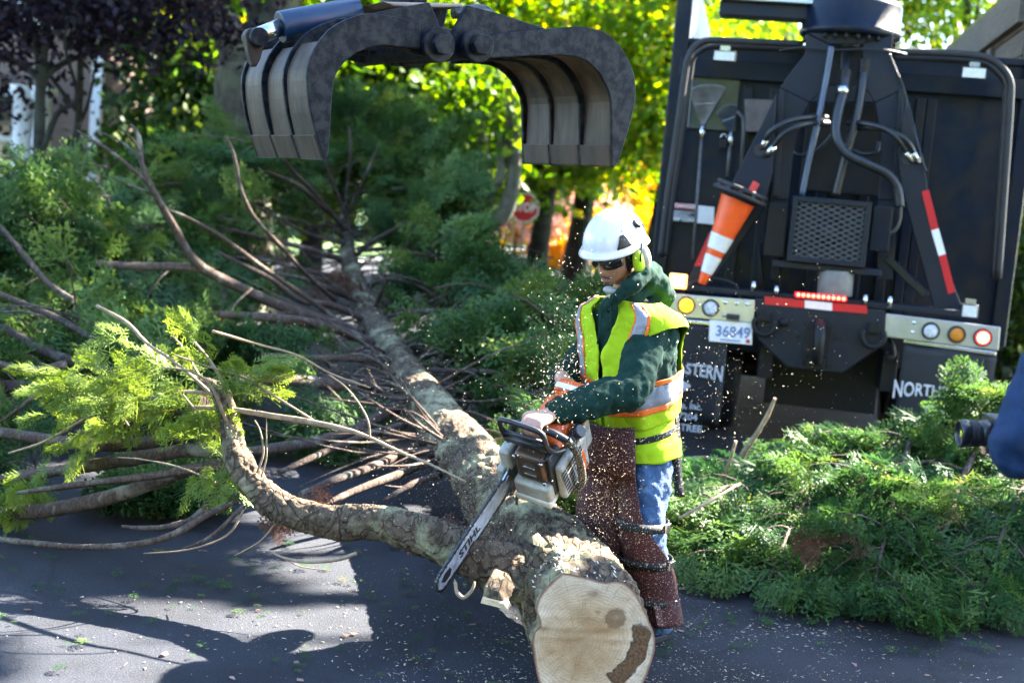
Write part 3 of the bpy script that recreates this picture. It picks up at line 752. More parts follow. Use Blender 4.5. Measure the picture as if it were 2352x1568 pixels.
    # small dark fleck near the left and at the heart
    for fx, fy, r_ in ((.13,.36,.035), (-.56,.12,.06), (.06,.62,.11)):
        fd = dist(wv2, fx, fy, 1, 1.8); fr = ramp(nt, [(0,(.8,.8,.8)), (r_,(.25,.25,.25)), (r_*1.5,(0,0,0))], fd); c = mixc(nt, fr.outputs[0], c, (.24,.15,.08))
    ra_ = N(nt, 'ShaderNodeAttribute', attribute_name='rim'); rr2 = ramp(nt, [(.955,(0,0,0)), (.985,(.9,.9,.9))], ra_.outputs['Fac']); c = mixc(nt, rr2.outputs[0], c, (.28,.13,.085))
    nt.links.new(c, b.inputs['Base Color']); b.inputs['Roughness'].default_value = .75; b.inputs['Specular IOR Level'].default_value = .25
    bp = N(nt, 'ShaderNodeBump', Strength=.5, Distance=.004); nt.links.new(n3.outputs['Fac'], bp.inputs['Height'])
    inv = N(nt, 'ShaderNodeMath', operation='MULTIPLY'); inv.inputs[1].default_value = -1; nt.links.new(f.outputs[0], inv.inputs[0])
    b2 = N(nt, 'ShaderNodeBump', Strength=1, Distance=.02); nt.links.new(inv.outputs[0], b2.inputs['Height']); nt.links.new(bp.outputs[0], b2.inputs['Normal'])
    nt.links.new(b2.outputs[0], b.inputs['Normal'])
    return mt

D_END = 4.33
FC = P(1366, 1460, D_END)
cedar = root('fallen_cedar', 'felled cedar lying on the road, pale cut end, forked limb and green boughs', 'tree', (FC.x, FC.y, 0))
TP = [(1366,1460,4.33,0),(1330,1395,4.55,.215),(1270,1300,4.95,.198),(1200,1215,5.4,.178),(1130,1120,6.0,.158),(1070,1045,6.6,.148),(1020,985,7.2,.142),(965,905,8.0,.135),(925,850,8.7,.128),(885,790,9.6,.122),(850,735,10.4,.112),(822,670,11.3,.10),(803,600,12.2,.085),(795,540,13.0,.062),(790,485,13.6,.045),(788,430,14.0,.025),(790,380,14.3,.01)]
tp = [P(a,b,d) for a,b,d,_ in TP]; tr_ = [r for *_,r in TP]; tr_[0] = .222
axis0 = (tp[2]-tp[0]).normalized()
fn = (axis0*.72+Vector((-.06,1,.02))*.28).normalized()        # normal of the saw cut (into the log)
# outline of the cut end traced on the cut plane
oz = [(770,955),(840,970),(900,985),(960,1003),(1010,1010),(1070,1003),(1110,1010),(1165,1060),(1195,1110),(1215,1150),(1250,1230),(1275,1290),(1280,1340),(1278,1385),(1262,1440),(1245,1490),(1212,1570),(1165,1640),(1080,1690),(980,1710),(880,1705),(780,1690),(700,1655),(655,1600),(632,1540),(618,1470),(610,1400),(603,1320),(612,1280),(648,1250),(640,1205),(620,1160),(628,1115),(650,1070),(690,1025),(725,990)]
def z2d(x, y): return ((1060+x/2.217)/1.08844, (1000+y/2.217)/1.08844)
ring0 = []
for x, y in oz:
    px, py = z2d(x, y); r_ = ray(px, py); t_ = (tp[0]-CAM).dot(fn)/r_.dot(fn); ring0.append(CAM+r_*t_)
zlow = min(p.z for p in ring0)
cen = sum(ring0, Vector())/len(ring0)
ex = fn.cross(Vector((0,0,1))).normalized(); ex = -ex if ex.x < 0 else ex
ey = ex.cross(fn).normalized(); ey = -ey if ey.z < 0 else ey
NS = 100
def polar(ring):
    a = [(math.atan2((p-cen).dot(ey), (p-cen).dot(ex)), (p-cen).length) for p in ring]; a.sort()
    a = [(a[-1][0]-2*math.pi, a[-1][1])]+a+[(a[0][0]+2*math.pi, a[0][1])]
    out = []
    for k in range(NS):
        an = -math.pi+2*math.pi*k/NS
        for i in range(len(a)-1):
            if a[i][0] <= an <= a[i+1][0]:
                t = (an-a[i][0])/max(1e-6,(a[i+1][0]-a[i][0])); out.append(a[i][1]*(1-t)+a[i+1][1]*t); break
    return out
pr = polar(ring0)
face_ring = [cen+(ex*math.cos(-math.pi+2*math.pi*k/NS)+ey*math.sin(-math.pi+2*math.pi*k/NS))*pr[k] for k in range(NS)]
R0 = sum(pr)/NS
# trunk: dense rings near the camera
tq, rq = catmull([cen]+tp[1:], 26, [R0]+tr_[1:])
rings = []
nrm_x = ex.copy()
for i, (p, r_) in enumerate(zip(tq, rq)):
    tdir = (tq[min(i+1,len(tq)-1)]-tq[max(i-1,0)]).normalized()
    if i == 0: tdir = fn
    else:
        bl = min(1, i/30); tdir = (fn*(1-bl)+tdir*bl).normalized()
    nrm_x = (nrm_x-tdir*nrm_x.dot(tdir)).normalized(); nrm_y = nrm_x.cross(tdir)
    if nrm_y.z < 0: nrm_y = -nrm_y
    s_along = (p-cen).length; bl = math.exp(-s_along/.35)
    ring = []
    for k in range(NS):
        an = -math.pi+2*math.pi*k/NS
        rad = pr[k]*bl + r_*(1-bl)*(1+.05*math.sin(3*an+s_along*2)+.04*math.sin(5*an-s_along*3))
        dr = nrm_x*math.cos(an)+nrm_y*math.sin(an)
        q = p+dr*rad
        if i > 0:
            # long ridged bark plates
            qq = Vector((an*6.0*max(.6,rad/.2), s_along*9, rad*4))
            rg_ = 1-abs(mn.noise(qq+Vector((mn.noise(q*7)*1.2,0,0)))*2)
            amp = .022 if s_along < 2.4 else .011
            q = q + dr*(amp*(rg_-.75)+.006*mn.noise(q*45)+.012*mn.noise(q*5))*min(1, i/4)
        ring.append(q)
    rings.append(ring)
mbt = MB().loft(rings, cap=False); trunk = mbt.build('trunk', M_bark, cedar); trunk['label'] = 'mossy grey-brown trunk with sunlit flank'
# cut face with UV in [-1,1]
mbf = MB(); nr = 14; vv = [cen-fn*.002]
for j in range(1, nr+1):
    for k in range(NS):
        f_ = j/nr; p = cen+(face_ring[k]-cen)*f_*1.0
        p = p - fn*(.002+.0025*mn.noise(p*18)+.0012*math.sin(p.dot(ey)*160))
        vv.append(p)
ff = [(0, 1+(k+1)%NS, 1+k) for k in range(NS)]
for j in range(nr-1):
    for k in range(NS):
        k2 = (k+1)%NS; a = 1+j*NS; ff.append((a+k, a+k2, a+NS+k2, a+NS+k))
mbf.add(vv, ff, True); face = mbf.build('cut_face', None, cedar)
uv = face.data.uv_layers.new(name='UVMap')
for lp in face.data.loops:
    p = Vector(vv[lp.vertex_index])-cen; uv.data[lp.index].uv = (p.dot(ex)/R0, p.dot(ey)/R0)
ra_ = face.data.attributes.new('rim','FLOAT','POINT'); ra_.data.foreach_set('value', [0.0]+[j/nr for j in range(1,nr+1) for k in range(NS)])
face.data.materials.append(wood_face_mat(cen, ex, ey, R0)); face['label'] = 'pale sawn end grain with a knot and dark bark pocket'

# forked limb
LP = [(1225,1335,4.66,.105),(1150,1305,4.66,.100),(1085,1275,4.68,.086),(1000,1240,4.72,.079),(880,1203,4.82,.070),(760,1197,4.92,.066),(660,1172,5.0,.064),(590,1118,5.1,.062),(545,1050,5.2,.054),(530,980,5.27,.045),(505,905,5.33,.034),(465,878,5.4,.024)]
lq, lr = catmull([P(a,b,d) for a,b,d,_ in LP], 22, [r for *_,r in LP])
def bark_tube(pts, rad, seg, amp=.006, fr=6.0):
    mb = MB(); rings = []; nx = None; s_ = 0
    for i, p in enumerate(pts):
        t = (pts[min(i+1,len(pts)-1)]-pts[max(i-1,0)]).normalized()
        if i: s_ += (p-pts[i-1]).length
        if nx is None: nx = t.cross(Vector((0,0,1))).normalized()
        nx = (nx-t*nx.dot(t)).normalized(); ny = t.cross(nx); ring = []
        for k in range(seg):
            an = 2*math.pi*k/seg; dr = nx*math.cos(an)+ny*math.sin(an); q = p+dr*rad[i]
            rr_ = 1-abs(mn.noise(Vector((math.cos(an)*2.2, math.sin(an)*2.2, s_*fr*2))+q*3)*2)
            ring.append(q+dr*(amp*(rr_-.7)+amp*.6*mn.noise(q*60)+amp*1.2*mn.noise(q*9)))
        rings.append(ring)
    return mb.loft(rings)
fl = bark_tube(lq, lr, 56, .009, 9.0).build('forked_limb', M_bark, cedar); fl['label'] = 'thick curved limb forking off beside the saw'
# splintered stub and shaved slab by the fork
sp = [P(1128,1322,4.30),P(1165,1350,4.22),P(1172,1395,4.22),P(1135,1392,4.26),P(1106,1385,4.3)]
MB().prism([P(1112,1345,4.38),P(1146,1358,4.34),P(1164,1396,4.32),P(1106,1383,4.37)], (.03,.14,.03)).build('stub', M_bark, cedar, bevel=.008)
MB().prism([P(1104,1384,4.365),P(1108,1372,4.365),P(1158,1386,4.315),P(1167,1400,4.31)], (.01,.03,.01)).build('stub_end', M_chipwood, cedar)
MB().prism([P(1206,1240,4.60),P(1222,1230,4.60),P(1246,1256,4.56),P(1226,1250,4.57)], (.02,.02,.01)).build('bark_flake', M_bark, cedar)
rg = np.random.default_rng(77)
# torn bark strips with white fungus/splinters on top of the butt
for k in range(46):
    px = 1165+rg.random()*175; py = 1245+rg.random()*80+(px-1165)*.18; d = 4.42+.0*px
    # put on the trunk surface near the top
    i = int(rg.integers(3, 26)); an = R(60+70*rg.random()) if rg.random() < .6 else R(105+55*rg.random())
    k_ = int((an+math.pi)/(2*math.pi)*NS) % NS
    p = rings[i][k_]; nd = (p-tq[i]).normalized(); al = (tq[i+1]-tq[i]).normalized()
    d_ = (al+Vector(rg.normal(size=3))*.5).normalized(); l = .008+.022*rg.random(); w = .002+.005*rg.random()
    if k == 0: mbs = MB()
    mbs.bar(p+nd*.003, p+nd*(.003+.004*rg.random())+(d_-nd*d_.dot(nd))*l, w, .0015, nd)
mbs.build('splinters', pm('splinter_wood', (.62,.58,.5), .8, var=.3, scale=60), cedar, kind='stuff')

# ---- branches (traced: px, py, depth; radius in px at that depth)
BR = [
 # upright dead branch and friends, left of the trunk
 ([(835,765,9.9),(740,735,9.6),(650,705,9.3),(560,665,9.0),(480,625,8.8),(440,590,8.7),(405,530,8.6),(370,470,8.5),(342,420,8.4),(325,370,8.4),(319,315,8.4),(300,285,8.4)], [13,12,12,12,12,10,9,8,7,6,5,2.5]),
 ([(480,622,8.8),(410,612,8.7),(320,612,8.6),(216,605,8.5)], [9,10,10,8]),
 ([(345,425,8.4),(300,385,8.35),(250,345,8.3),(205,318,8.3),(178,300,8.3)], [5,4.5,4,3,1.5]),
 ([(322,350,8.4),(305,322,8.3),(272,290,8.2)], [3.5,3,1.5]),
 ([(330,375,8.4),(285,330,8.5),(235,305,8.6)], [3,2.5,1.2]),
 ([(360,450,8.5),(310,430,8.4),(250,405,8.3)], [3.5,3,1.5]),
 ([(800,755,9.9),(700,680,9.5),(600,612,9.2),(510,545,9.0),(430,500,8.8),(380,480,8.7)], [6,6,5.5,5,4,2]),
 ([(770,690,10.2),(700,625,9.6),(640,560,9.0),(585,500,8.7),(555,440,8.6),(545,390,8.6),(535,350,8.6),(520,314,8.6)], [5,5,5,4.5,4.5,4,4,3.5]),
 ([(785,512,13),(735,470,12.6),(690,430,12.2),(640,405,12),(590,388,11.8),(545,378,11.6)], [6,5,5,4.5,4,2]),
 ([(795,530,13),(720,440,12.5),(680,400,12.3),(650,365,12.1)], [6,5,4,2]),
 ([(796,500,13.2),(760,410,13),(740,350,12.9),(735,300,12.9)], [5,4,3,1.5]),
 ([(792,480,13.4),(800,400,13.3),(806,330,13.2),(800,290,13.2)], [4,3.5,3,1.5]),
 ([(795,495,13.3),(828,430,13.2),(850,380,13.1),(870,330,13.1)], [4,3.5,3,1.5]),
 ([(800,560,12.6),(715,540,12.3),(640,500,12),(580,470,11.8)], [5,4.5,4,2]),
 ([(805,600,12.2),(700,570,11.8),(600,545,11.4),(500,520,11)], [7,6,5,3]),
 ([(815,640,11.6),(720,625,11.2),(620,600,10.9),(540,590,10.7)], [6,5,4,2]),
 ([(820,585,12.2),(855,555,12),(900,530,11.8),(938,506,11.6)], [6,5,4.5,2]),
 ([(822,575,12.3),(900,572,12.1),(960,580,11.9),(1030,596,11.7)], [6,5,4,2]),
 ([(845,655,11.3),(900,640,11.1),(960,655,10.9),(1020,690,10.7),(1040,700,10.7)], [5,5,4.5,4,2]),
 ([(858,715,10.6),(872,680,10.4),(882,650,10.3),(868,632,10.3)], [6,5,5,3]),
 ([(870,735,10.4),(930,718,10.2),(1000,714,10),(1062,714,9.8)], [6,5,4.5,2]),
 ([(930,850,8.8),(1020,852,8.6),(1110,852,8.4),(1180,868,8.2),(1260,900,8.0),(1310,920,7.9)], [8,7,6.5,6,5,2]),
 ([(985,905,8.0),(1050,880,8.2),(1100,850,8.4)], [5,4,2]),
 ([(905,800,9.3),(960,800,9.2),(1040,815,9.0)], [4,3.5,2]),
 # heavy limbs going left from the trunk, middle distance
 ([(880,880,8.4),(800,885,8.2),(700,876,8.0),(620,872,7.8),(540,872,7.6)], [15,15,14,13,10]),
 ([(855,790,9.4),(770,755,9.1),(690,738,8.8),(600,728,8.6),(500,722,8.4)], [13,12,12,11,8]),
 ([(865,830,8.9),(780,822,8.6),(700,822,8.4),(600,815,8.2)], [8,8,7,5]),
 ([(840,735,10.2),(760,700,9.9),(690,690,9.7),(620,640,9.5),(500,580,9.2)], [8,8,7,6,4]),
 ([(835,700,10.8),(770,670,10.4),(700,640,10),(640,630,9.8)], [6,6,5,3]),
 ([(910,935,7.9),(820,985,7.4),(720,1015,7.0),(620,1030,6.7),(540,1040,6.5)], [15,14,13,12,10]),
 ([(930,975,7.5),(840,1000,7.1),(740,1040,6.8),(640,1085,6.5)], [9,9,8,6]),
 ([(960,1025,7.0),(860,1070,6.6),(760,1105,6.3),(690,1135,6.1)], [12,11,10,7]),
 ([(985,1060,6.7),(900,1095,6.4),(820,1125,6.2),(740,1160,6.0)], [11,10,9,6]),
 ([(1010,1090,6.4),(950,1110,6.2),(880,1150,6.0)], [9,8,4]),
 # stout stems at the lower left
 ([(520,1000,5.45),(430,1000,5.6),(330,1018,5.75),(240,1022,5.85),(130,1012,6.0),(0,992,6.2),(-120,975,6.4)], [15,16,16,15,14,13,12]),
 ([(515,1040,5.4),(430,1035,5.5),(340,1048,5.6),(250,1062,5.7),(120,1082,5.8),(-60,1110,6.0)], [14,16,17,16,14,12]),
 ([(525,1065,5.35),(440,1078,5.4),(340,1112,5.45),(240,1145,5.5),(130,1168,5.6),(0,1182,5.7),(-120,1190,5.8)], [13,15,17,18,18,17,16]),
 ([(515,1075,5.3),(430,1082,5.3),(330,1095,5.35),(200,1110,5.4),(110,1122,5.45),(40,1132,5.5)], [7,9,9,8,7,4]),
 ([(545,1150,5.1),(480,1180,5.05),(400,1225,5.0),(320,1248,5.0),(200,1256,5.05),(90,1248,5.1),(0,1238,5.2),(-100,1230,5.3)], [7,8,8.5,8,7.5,7,7,6]),
 ([(520,1090,5.2),(490,1140,5.15),(445,1190,5.1),(390,1208,5.1),(330,1212,5.15),(280,1208,5.2)], [8,9,8.5,7.5,6,3]),
 ([(560,1160,5.0),(505,1215,4.95),(460,1245,4.95),(420,1258,5.0)], [5,5,4,2]),
 ([(470,925,5.45),(380,925,5.7),(280,918,6.0),(180,905,6.3),(60,890,6.6),(-80,885,6.9)], [15,16,17,17,16,15]),
 ([(500,960,5.5),(420,940,5.8),(300,950,6.1),(180,965,6.4)], [10,12,11,8]),
 ([(320,862,6.8),(240,850,7.0),(160,828,7.2),(90,800,7.4),(40,770,7.6),(-40,735,7.8)], [11,12,12,11,10,9]),
 ([(170,690,8.0),(110,650,8.1),(60,592,8.2),(0,522,8.3),(-60,470,8.4)], [7,7,7,6.5,6]),
 ([(250,800,7.4),(150,740,7.6),(60,700,7.8),(-40,660,8)], [8,8,7,7]),
 ([(150,835,6.6),(80,850,6.5),(0,838,6.5),(-60,828,6.5)], [9,9,9,8]),
 ([(120,880,6.0),(60,925,5.9),(0,970,5.9)], [6,5,3]),
]
for pts, rpx in BR:
    q, rr_ = catmull([P(*p) for p in pts], 5, [r*p[2]/FPX for p, r in zip(pts, rpx)])
    for v in q: v.z = max(v.z, .03)
    seg = 12 if max(rr_) > .018 else 8
    MB().tube(q, rr_, seg, noise_amp=.16, noise_scale=22).build('branch', M_branch, cedar)
# pale sunlit twigs in front
TW = [
 ([(1070,1106,4.75),(980,1062,4.85),(920,1038,4.9),(850,1005,4.98),(790,985,5.02),(700,966,5.1),(600,950,5.2),(520,938,5.3),(440,935,5.4)], [2.5,3.5,4,4.5,6,7,7,6,5]),
 ([(850,1005,4.98),(845,965,4.98),(820,920,5.0),(790,885,5.02),(755,860,5.05)], [2.5,2.5,2.5,2,1.5]),
 ([(720,965,5.1),(640,915,5.1),(560,868,5.15),(480,842,5.2),(400,815,5.25)], [3,3,3,3,2]),
 ([(545,985,5.3),(520,900,5.25),(490,840,5.25),(455,795,5.3),(430,770,5.3)], [5,4.5,4,3,2]),
 ([(540,960,5.3),(470,890,5.3),(400,830,5.3),(340,790,5.35),(290,740,5.4),(222,702,5.45)], [4.5,4.5,4,4,4.5,4]),
 ([(535,1000,5.28),(505,930,5.2),(480,880,5.2),(430,850,5.2),(370,845,5.25)], [4,4,3,3,2]),
 ([(850,890,6.0),(760,858,5.9),(680,815,5.8),(590,790,5.7),(488,760,5.6)], [2,2.5,3,3,3.5]),
 ([(590,1085,5.08),(605,1040,5.06),(598,990,5.06),(585,965,5.06)], [2.5,2.5,2,1.5]),
 ([(600,1095,5.06),(612,1050,5.05),(612,1000,5.05),(612,960,5.05)], [2,2,1.5,1]),
 ([(530,1010,5.28),(470,960,5.25),(440,930,5.25),(420,905,5.25)], [3,3,2.5,1.5]),
 ([(500,905,5.33),(440,900,5.4),(350,905,5.5),(270,935,5.6),(200,960,5.65),(100,1015,5.7),(20,1040,5.75)], [5,5,4.5,4,3.5,3,2]),
 ([(300,985,5.6),(260,930,5.55),(215,890,5.55),(160,860,5.6)], [3,3,2.5,2]),
 ([(500,1110,5.2),(420,1075,5.2),(330,1055,5.25),(270,1050,5.3)], [2.5,2.5,2,1.5]),
 ([(820,1270,4.75),(770,1285,4.75),(700,1290,4.8),(645,1278,4.85),(618,1262,4.9)], [5,5,4,3,2]),
 ([(1045,1335,4.45),(1050,1360,4.43),(1066,1372,4.42),(1085,1352,4.42),(1090,1335,4.43)], [4,5,5,4,3]),
 ([(640,1275,4.9),(690,1300,4.88),(760,1310,4.86)], [1.5,1.5,1]),
 ([(640,1190,5.0),(600,1240,4.98),(540,1275,5.0)], [2.5,2,1.2]),
 ([(560,1170,5.08),(520,1230,5.05),(430,1262,5.06),(330,1270,5.1)], [3,2.5,2,1.2]),
 ([(470,885,5.4),(420,800,5.35),(395,770,5.35)], [3,2.5,1.5]),
]
for pts, rpx in TW:
    q, rr_ = catmull([P(*p) for p in pts], 5, [r*p[2]/FPX for p, r in zip(pts, rpx)])
    for v in q: v.z = max(v.z, .02)
    MB().tube(q, rr_, 7, noise_amp=.18, noise_scale=40).build('twig', M_twig, cedar)
# procedural side shoots: many thin bare twigs fanning from trunk and limbs
rg = np.random.default_rng(12); mbz = MB()
for k in range(200):
    i = int(rg.integers(130, len(tq)-6)); p = tq[i]; r_ = rq[i]
    sd = -1 if rg.random() < .62 else 1
    d = Vector((sd*(.7+.5*rg.random()), -.35+.5*rg.normal(), .12+.35*rg.normal())).normalized()
    l = .25+.9*rg.random()**2
    pts = [p+d*r_*.8, p+d*(r_+l*.4)+Vector(rg.normal(size=3))*.03, p+d*(r_+l)+Vector((0,0,.08*rg.normal()))+Vector(rg.normal(size=3))*.06]
    q, rr_ = catmull(pts, 4, [.011,.007,.0025]); mbz.tube(q, rr_, 5)
mbz.build('fine_twigs', M_branch, cedar, kind='stuff')

# ---- foliage masses: (px, py, depth, rx, ry(depth), rz in m, number of plumes, length)
def trunk_dir(p):
    i = min(range(0, len(tq), 8), key=lambda j: (tq[j]-p).length); d = p-tq[i]; d.z *= .4
    return d.normalized() if d.length > 1e-3 else Vector((-1,0,0))
ZN = [
 (80,520,9.3,.62,.8,.55,20,.8), (60,680,8.4,.5,.7,.4,13,.8), (230,600,9.6,.55,.8,.5,15,.8), (330,500,10.6,.7,.8,.35,12,.8), (470,470,11.2,.6,.8,.4,13,.8),
 (520,370,12,.5,.7,.35,11,.75), (640,480,12.3,.7,.8,.55,14,.8), (700,390,13.4,.7,.8,.4,12,.8), (850,340,14,.7,.8,.42,14,.8), (830,280,14.4,.45,.6,.25,7,.7),
 (960,400,13.6,.6,.8,.5,14,.8), (1000,470,13.0,.42,.7,.5,12,.75), (930,470,12.8,.6,.8,.4,10,.8), (930,560,11.9,.5,.7,.35,9,.7),
 (960,640,11,.6,.8,.4,14,.75), (1080,620,10.6,.5,.8,.4,13,.75), (1180,640,10.2,.5,.7,.3,11,.7), (1270,680,9.6,.35,.6,.25,9,.6), (1130,750,9.4,.6,.8,.35,15,.7), (1250,780,9.0,.4,.6,.3,11,.65),
 (1060,820,8.9,.45,.6,.2,8,.6), (1180,850,8.5,.45,.6,.25,10,.6), (1270,880,8.1,.3,.5,.25,8,.55), (1150,930,8.0,.4,.5,.2,7,.55), (1290,990,7.4,.25,.5,.2,6,.5), (1240,1090,6.9,.3,.4,.14,6,.45), (1290,1170,6.4,.22,.3,.12,5,.4),
 (150,780,7.6,.5,.7,.3,10,.75), (380,700,9.3,.6,.8,.35,11,.75), (480,760,8.8,.5,.7,.25,10,.7), (560,640,10,.5,.7,.3,7,.7), (630,760,9.0,.4,.6,.2,6,.6), (300,560,10.2,.5,.7,.3,6,.7),
 (330,850,7.3,.4,.5,.2,6,.6), (700,930,7.9,.4,.5,.15,5,.5), (30,1000,6.4,.2,.35,.2,4,.5), (10,1120,6.0,.12,.3,.12,3,.35),
 (330,1100,6.6,.4,.3,.1,2,.4), (480,1160,6.4,.5,.3,.08,2,.35), (-60,850,6.8,.4,.5,.35,8,.6), (-80,600,8.8,.5,.7,.6,10,.8),
]
def clear_line(pts, r_):
    for a, b in zip(pts[:-1], pts[1:]): CLEAR.append((a[0],a[1],a[2],b[0],b[1],b[2],r_))
clear_line([t_[:3] for t_ in TP[2:14]], 62); clear_line([t_[:3] for t_ in TP[3:9]], 85)
for bi_, (pts, rpx) in enumerate(BR): clear_line(pts, 22 if bi_ < 31 else 34)
for pts, rpx in TW: clear_line(pts, 14)
clear_line([(1200,400,20),(1212,530,20)],85); clear_line([(1290,440,20),(1300,610,20)],58); clear_line([(880,900,7.5),(600,1080,6.4)], 110); clear_line([(900,980,7),(640,1150,6)], 90); clear_line([l_[:3] for l_ in LP[3:]], 60)
for zi, (px, py, d, rx, ry, rz, n, ln) in enumerate(ZN):
    c = P(px, py, d); rg = np.random.default_rng(300+zi); pls = []; mbz = MB()
    for k in range(max(2,int(n*.8))):
        u = rg.normal(size=3); u /= np.linalg.norm(u); u *= rg.random()**.45
        p = c+Vector((u[0]*rx, u[1]*ry, u[2]*rz)); p.z = max(p.z, .12)
        od = trunk_dir(p); dd = (od*.8+Vector((0,-.25,.25))+Vector(rg.normal(size=3))*.55).normalized()
        l = ln*(.6+.6*rg.random())
        p0 = p-dd*l*.5; p1 = p+dd*l*.5; p0.z = max(p0.z, .08); p1.z = max(p1.z, .06)
        pv = rg.random()
        a, tw = plume(p0, p1, .06, l*.42, 14, rg, sc_=.19, per=4, droop=.3)
        pls += [(*q, np.clip(pv*.7+.3*rg.random(), 0, 1)) for q in a]
        for pts, r_ in tw[:1]: mbz.tube(pts, [r_*(1-.7*i/(len(pts)-1)) for i in range(len(pts))], 5)
    sprays_mesh('foliage', pls, SPR_LOW if d > 7 else SPR_MID, ML_cedar, cedar, rg)
    mbz.build('fine_twigs', M_branch, cedar, kind='stuff')
# sprays on the upturned limb end, sunlight put into their lighter leaf colour
rg = np.random.default_rng(21); pls = []
for (a, b, n_) in (((470,890,5.35),(360,800,5.35),2), ((500,860,5.3),(430,770,5.28),2), ((520,880,5.28),(560,830,5.2),1), ((470,850,5.28),(595,850,5.18),1), ((430,900,5.4),(300,830,5.4),2), ((420,910,5.4),(290,920,5.4),2),
                   ((360,930,5.45),(180,880,5.5),2), ((330,900,5.5),(130,850,5.55),2), ((330,950,5.5),(90,960,5.55),2), ((300,960,5.5),(150,1020,5.55),2), ((440,930,5.4),(380,985,5.35),2), ((400,900,5.4),(310,960,5.4),1), ((250,900,5.5),(60,900,5.6),2), ((270,980,5.5),(200,1040,5.5),1),
                   ((510,1050,5.22),(505,1090,5.15),1), ((410,1060,5.4),(400,1030,5.38),1), ((120,1000,5.7),(20,1100,5.7),2), ((60,1080,5.6),(10,1160,5.6),1)):
    for k in range(1):
        j = Vector(rg.normal(size=3))*.04
        q, tw = plume(P(*a)+j, P(*b)+j*1.5, .03, .16, 7, rg, sc_=.105, per=2, droop=.12)
        pls += [(*x, .6+.34*rg.random()) for x in q]
sprays_mesh('sunlit_foliage', pls, SPR_FINE, leaf_mat('cedar_sunlit_tint', [(0,(.06,.13,.03)),(1,(.2,.27,.055))], .4, .45, .015), cedar, rg, thin=False)
# fringe sprays hugging the mid trunk and dead brown tufts
pls = []; rg = np.random.default_rng(22)
for a, b in (((790,640,11.3),(740,650,11)),((830,700,10.5),(800,640,10.4)),((630,520,11.5),(625,640,11.3)),((700,1110,6.0),(694,1140,5.95)),((985,1175,5.6),(1000,1200,5.5))):
    q, tw = plume(P(*a), P(*b), .02, .2, 8, rg, sc_=.11, per=3); pls += [(*x, rg.random()) for x in q]
sprays_mesh('dead_foliage', pls, SPR_MID, ML_dead, cedar, rg, thin=False)

# ------------------------------------------------------------------ cut cedar boughs heaped on the right
GP = 'cut cedar boughs heaped behind the worker'
def mound(px, py, d): p = P(px,py,d); p.z = max(p.z, .06); return p
BO = [ # stem from -> to (px,py,d), width, side twigs, label
 ((1700,1080,8.2),(1560,1300,6.3),.45,'cut cedar bough closest to the worker, thin and yellowish'),
 ((1780,1060,7.9),(1640,1330,6.0),.5,'cut cedar bough with drooping tips beside the maroon chaps'),
 ((1930,1040,7.7),(1760,1370,5.75),.55,'cut cedar bough whose tips spread over the sawdust'),
 ((2060,1010,7.7),(1900,1290,6.0),.6,'cut cedar bough carrying the brown dead tuft'),
 ((2100,990,7.5),(2000,1385,5.6),.55,'cut cedar bough pointing at the open road, lowest of the heap'),
 ((2250,1020,7.3),(2130,1360,5.75),.6,'cut cedar bough in the darkest part of the heap'),
 ((2380,1080,7.0),(2260,1370,5.7),.55,'cut cedar bough below the photographer'),
 ((2330,1150,7.2),(2140,1010,7.3),.35,'cut cedar bough leaning up against the mud flap'),
 ((2340,1090,7.3),(2235,945,7.1),.22,'cut cedar bough standing up in front of the lettering'),
 ((2080,1080,7.6),(1880,1020,7.4),.45,'cut cedar bough lying along the top of the heap'),
 ((2460,1180,6.6),(2330,1280,6.1),.5,'cut cedar bough running out under the photographer'),
 ((1990,1120,7.0),(1800,1180,6.5),.5,'cut cedar bough lying across the middle of the heap'),
 ((2240,1160,6.9),(2060,1210,6.3),.5,'cut cedar bough with silvery tips in the middle of the heap'),
 ((1780,1120,7.0),(1600,1190,6.4),.4,'cut cedar bough thinly leaved behind the hanging strap'),
]
for bi, (a, b, wd_, lab) in enumerate(BO):
    rg = np.random.default_rng(500+bi); p0 = mound(*a); p1 = mound(*b)
    p0.z = max(p0.z, .1)
    t = root('cedar_bough', lab, 'branch', (p0.x, p0.y, 0), group=GP)
    main, mr = catmull([p0, p0.lerp(p1,.35)+Vector((0,0,.06 if a[0] < 2000 else .10)), p0.lerp(p1,.7)+Vector((0,0,.11 if a[0] < 2000 else .14)), p1+Vector((0,0,.03))], 5, [.02,.016,.011,.004])
    MB().tube(main, mr, 8, noise_amp=.15, noise_scale=30).build('stem', M_branch, t)
    pls = []; mbz = MB(); L = (p1-p0).length; d0 = (p1-p0).normalized(); sv = d0.cross(Vector((0,0,1))).normalized()
    nsd = int(15*L/1.6)+6
    for k in range(nsd):
        tt = .05+.93*k/nsd; b0 = main[int(tt*(len(main)-1))]; sd = 1 if k % 2 else -1
        l = wd_*(1.05-.55*tt)*(.7+.6*rg.random())
        dd = (d0*(.55+.4*tt)+sv*sd*.8+Vector((0,0,.30*rg.normal()))).normalized(); e = b0+dd*l; e.z -= .25*l*rg.random(); e.z = max(e.z, .04)
        q, tw = plume(b0, e, .03, l*.5, 9, rg, sc_=.145, per=2, droop=.45); pv = rg.random()
        pls += [(*x, np.clip(pv*.6+.4*rg.random(),0,.96)) for x in q]
        mbz.tube(tw[0][0], [.006,.005,.004,.003,.002,.001], 5)
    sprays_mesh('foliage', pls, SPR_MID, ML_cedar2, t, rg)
    mbz.build('fine_twigs', M_branch, t, kind='stuff')
    if bi == 3:
        q, tw = plume(mound(1950,1200,6.0), mound(1860,1230,5.75), .02, .13, 9, rg, sc_=.1, per=3)
        sprays_mesh('dead_tuft', [(*x, rg.random()) for x in q], SPR_MID, ML_dead, t, rg)
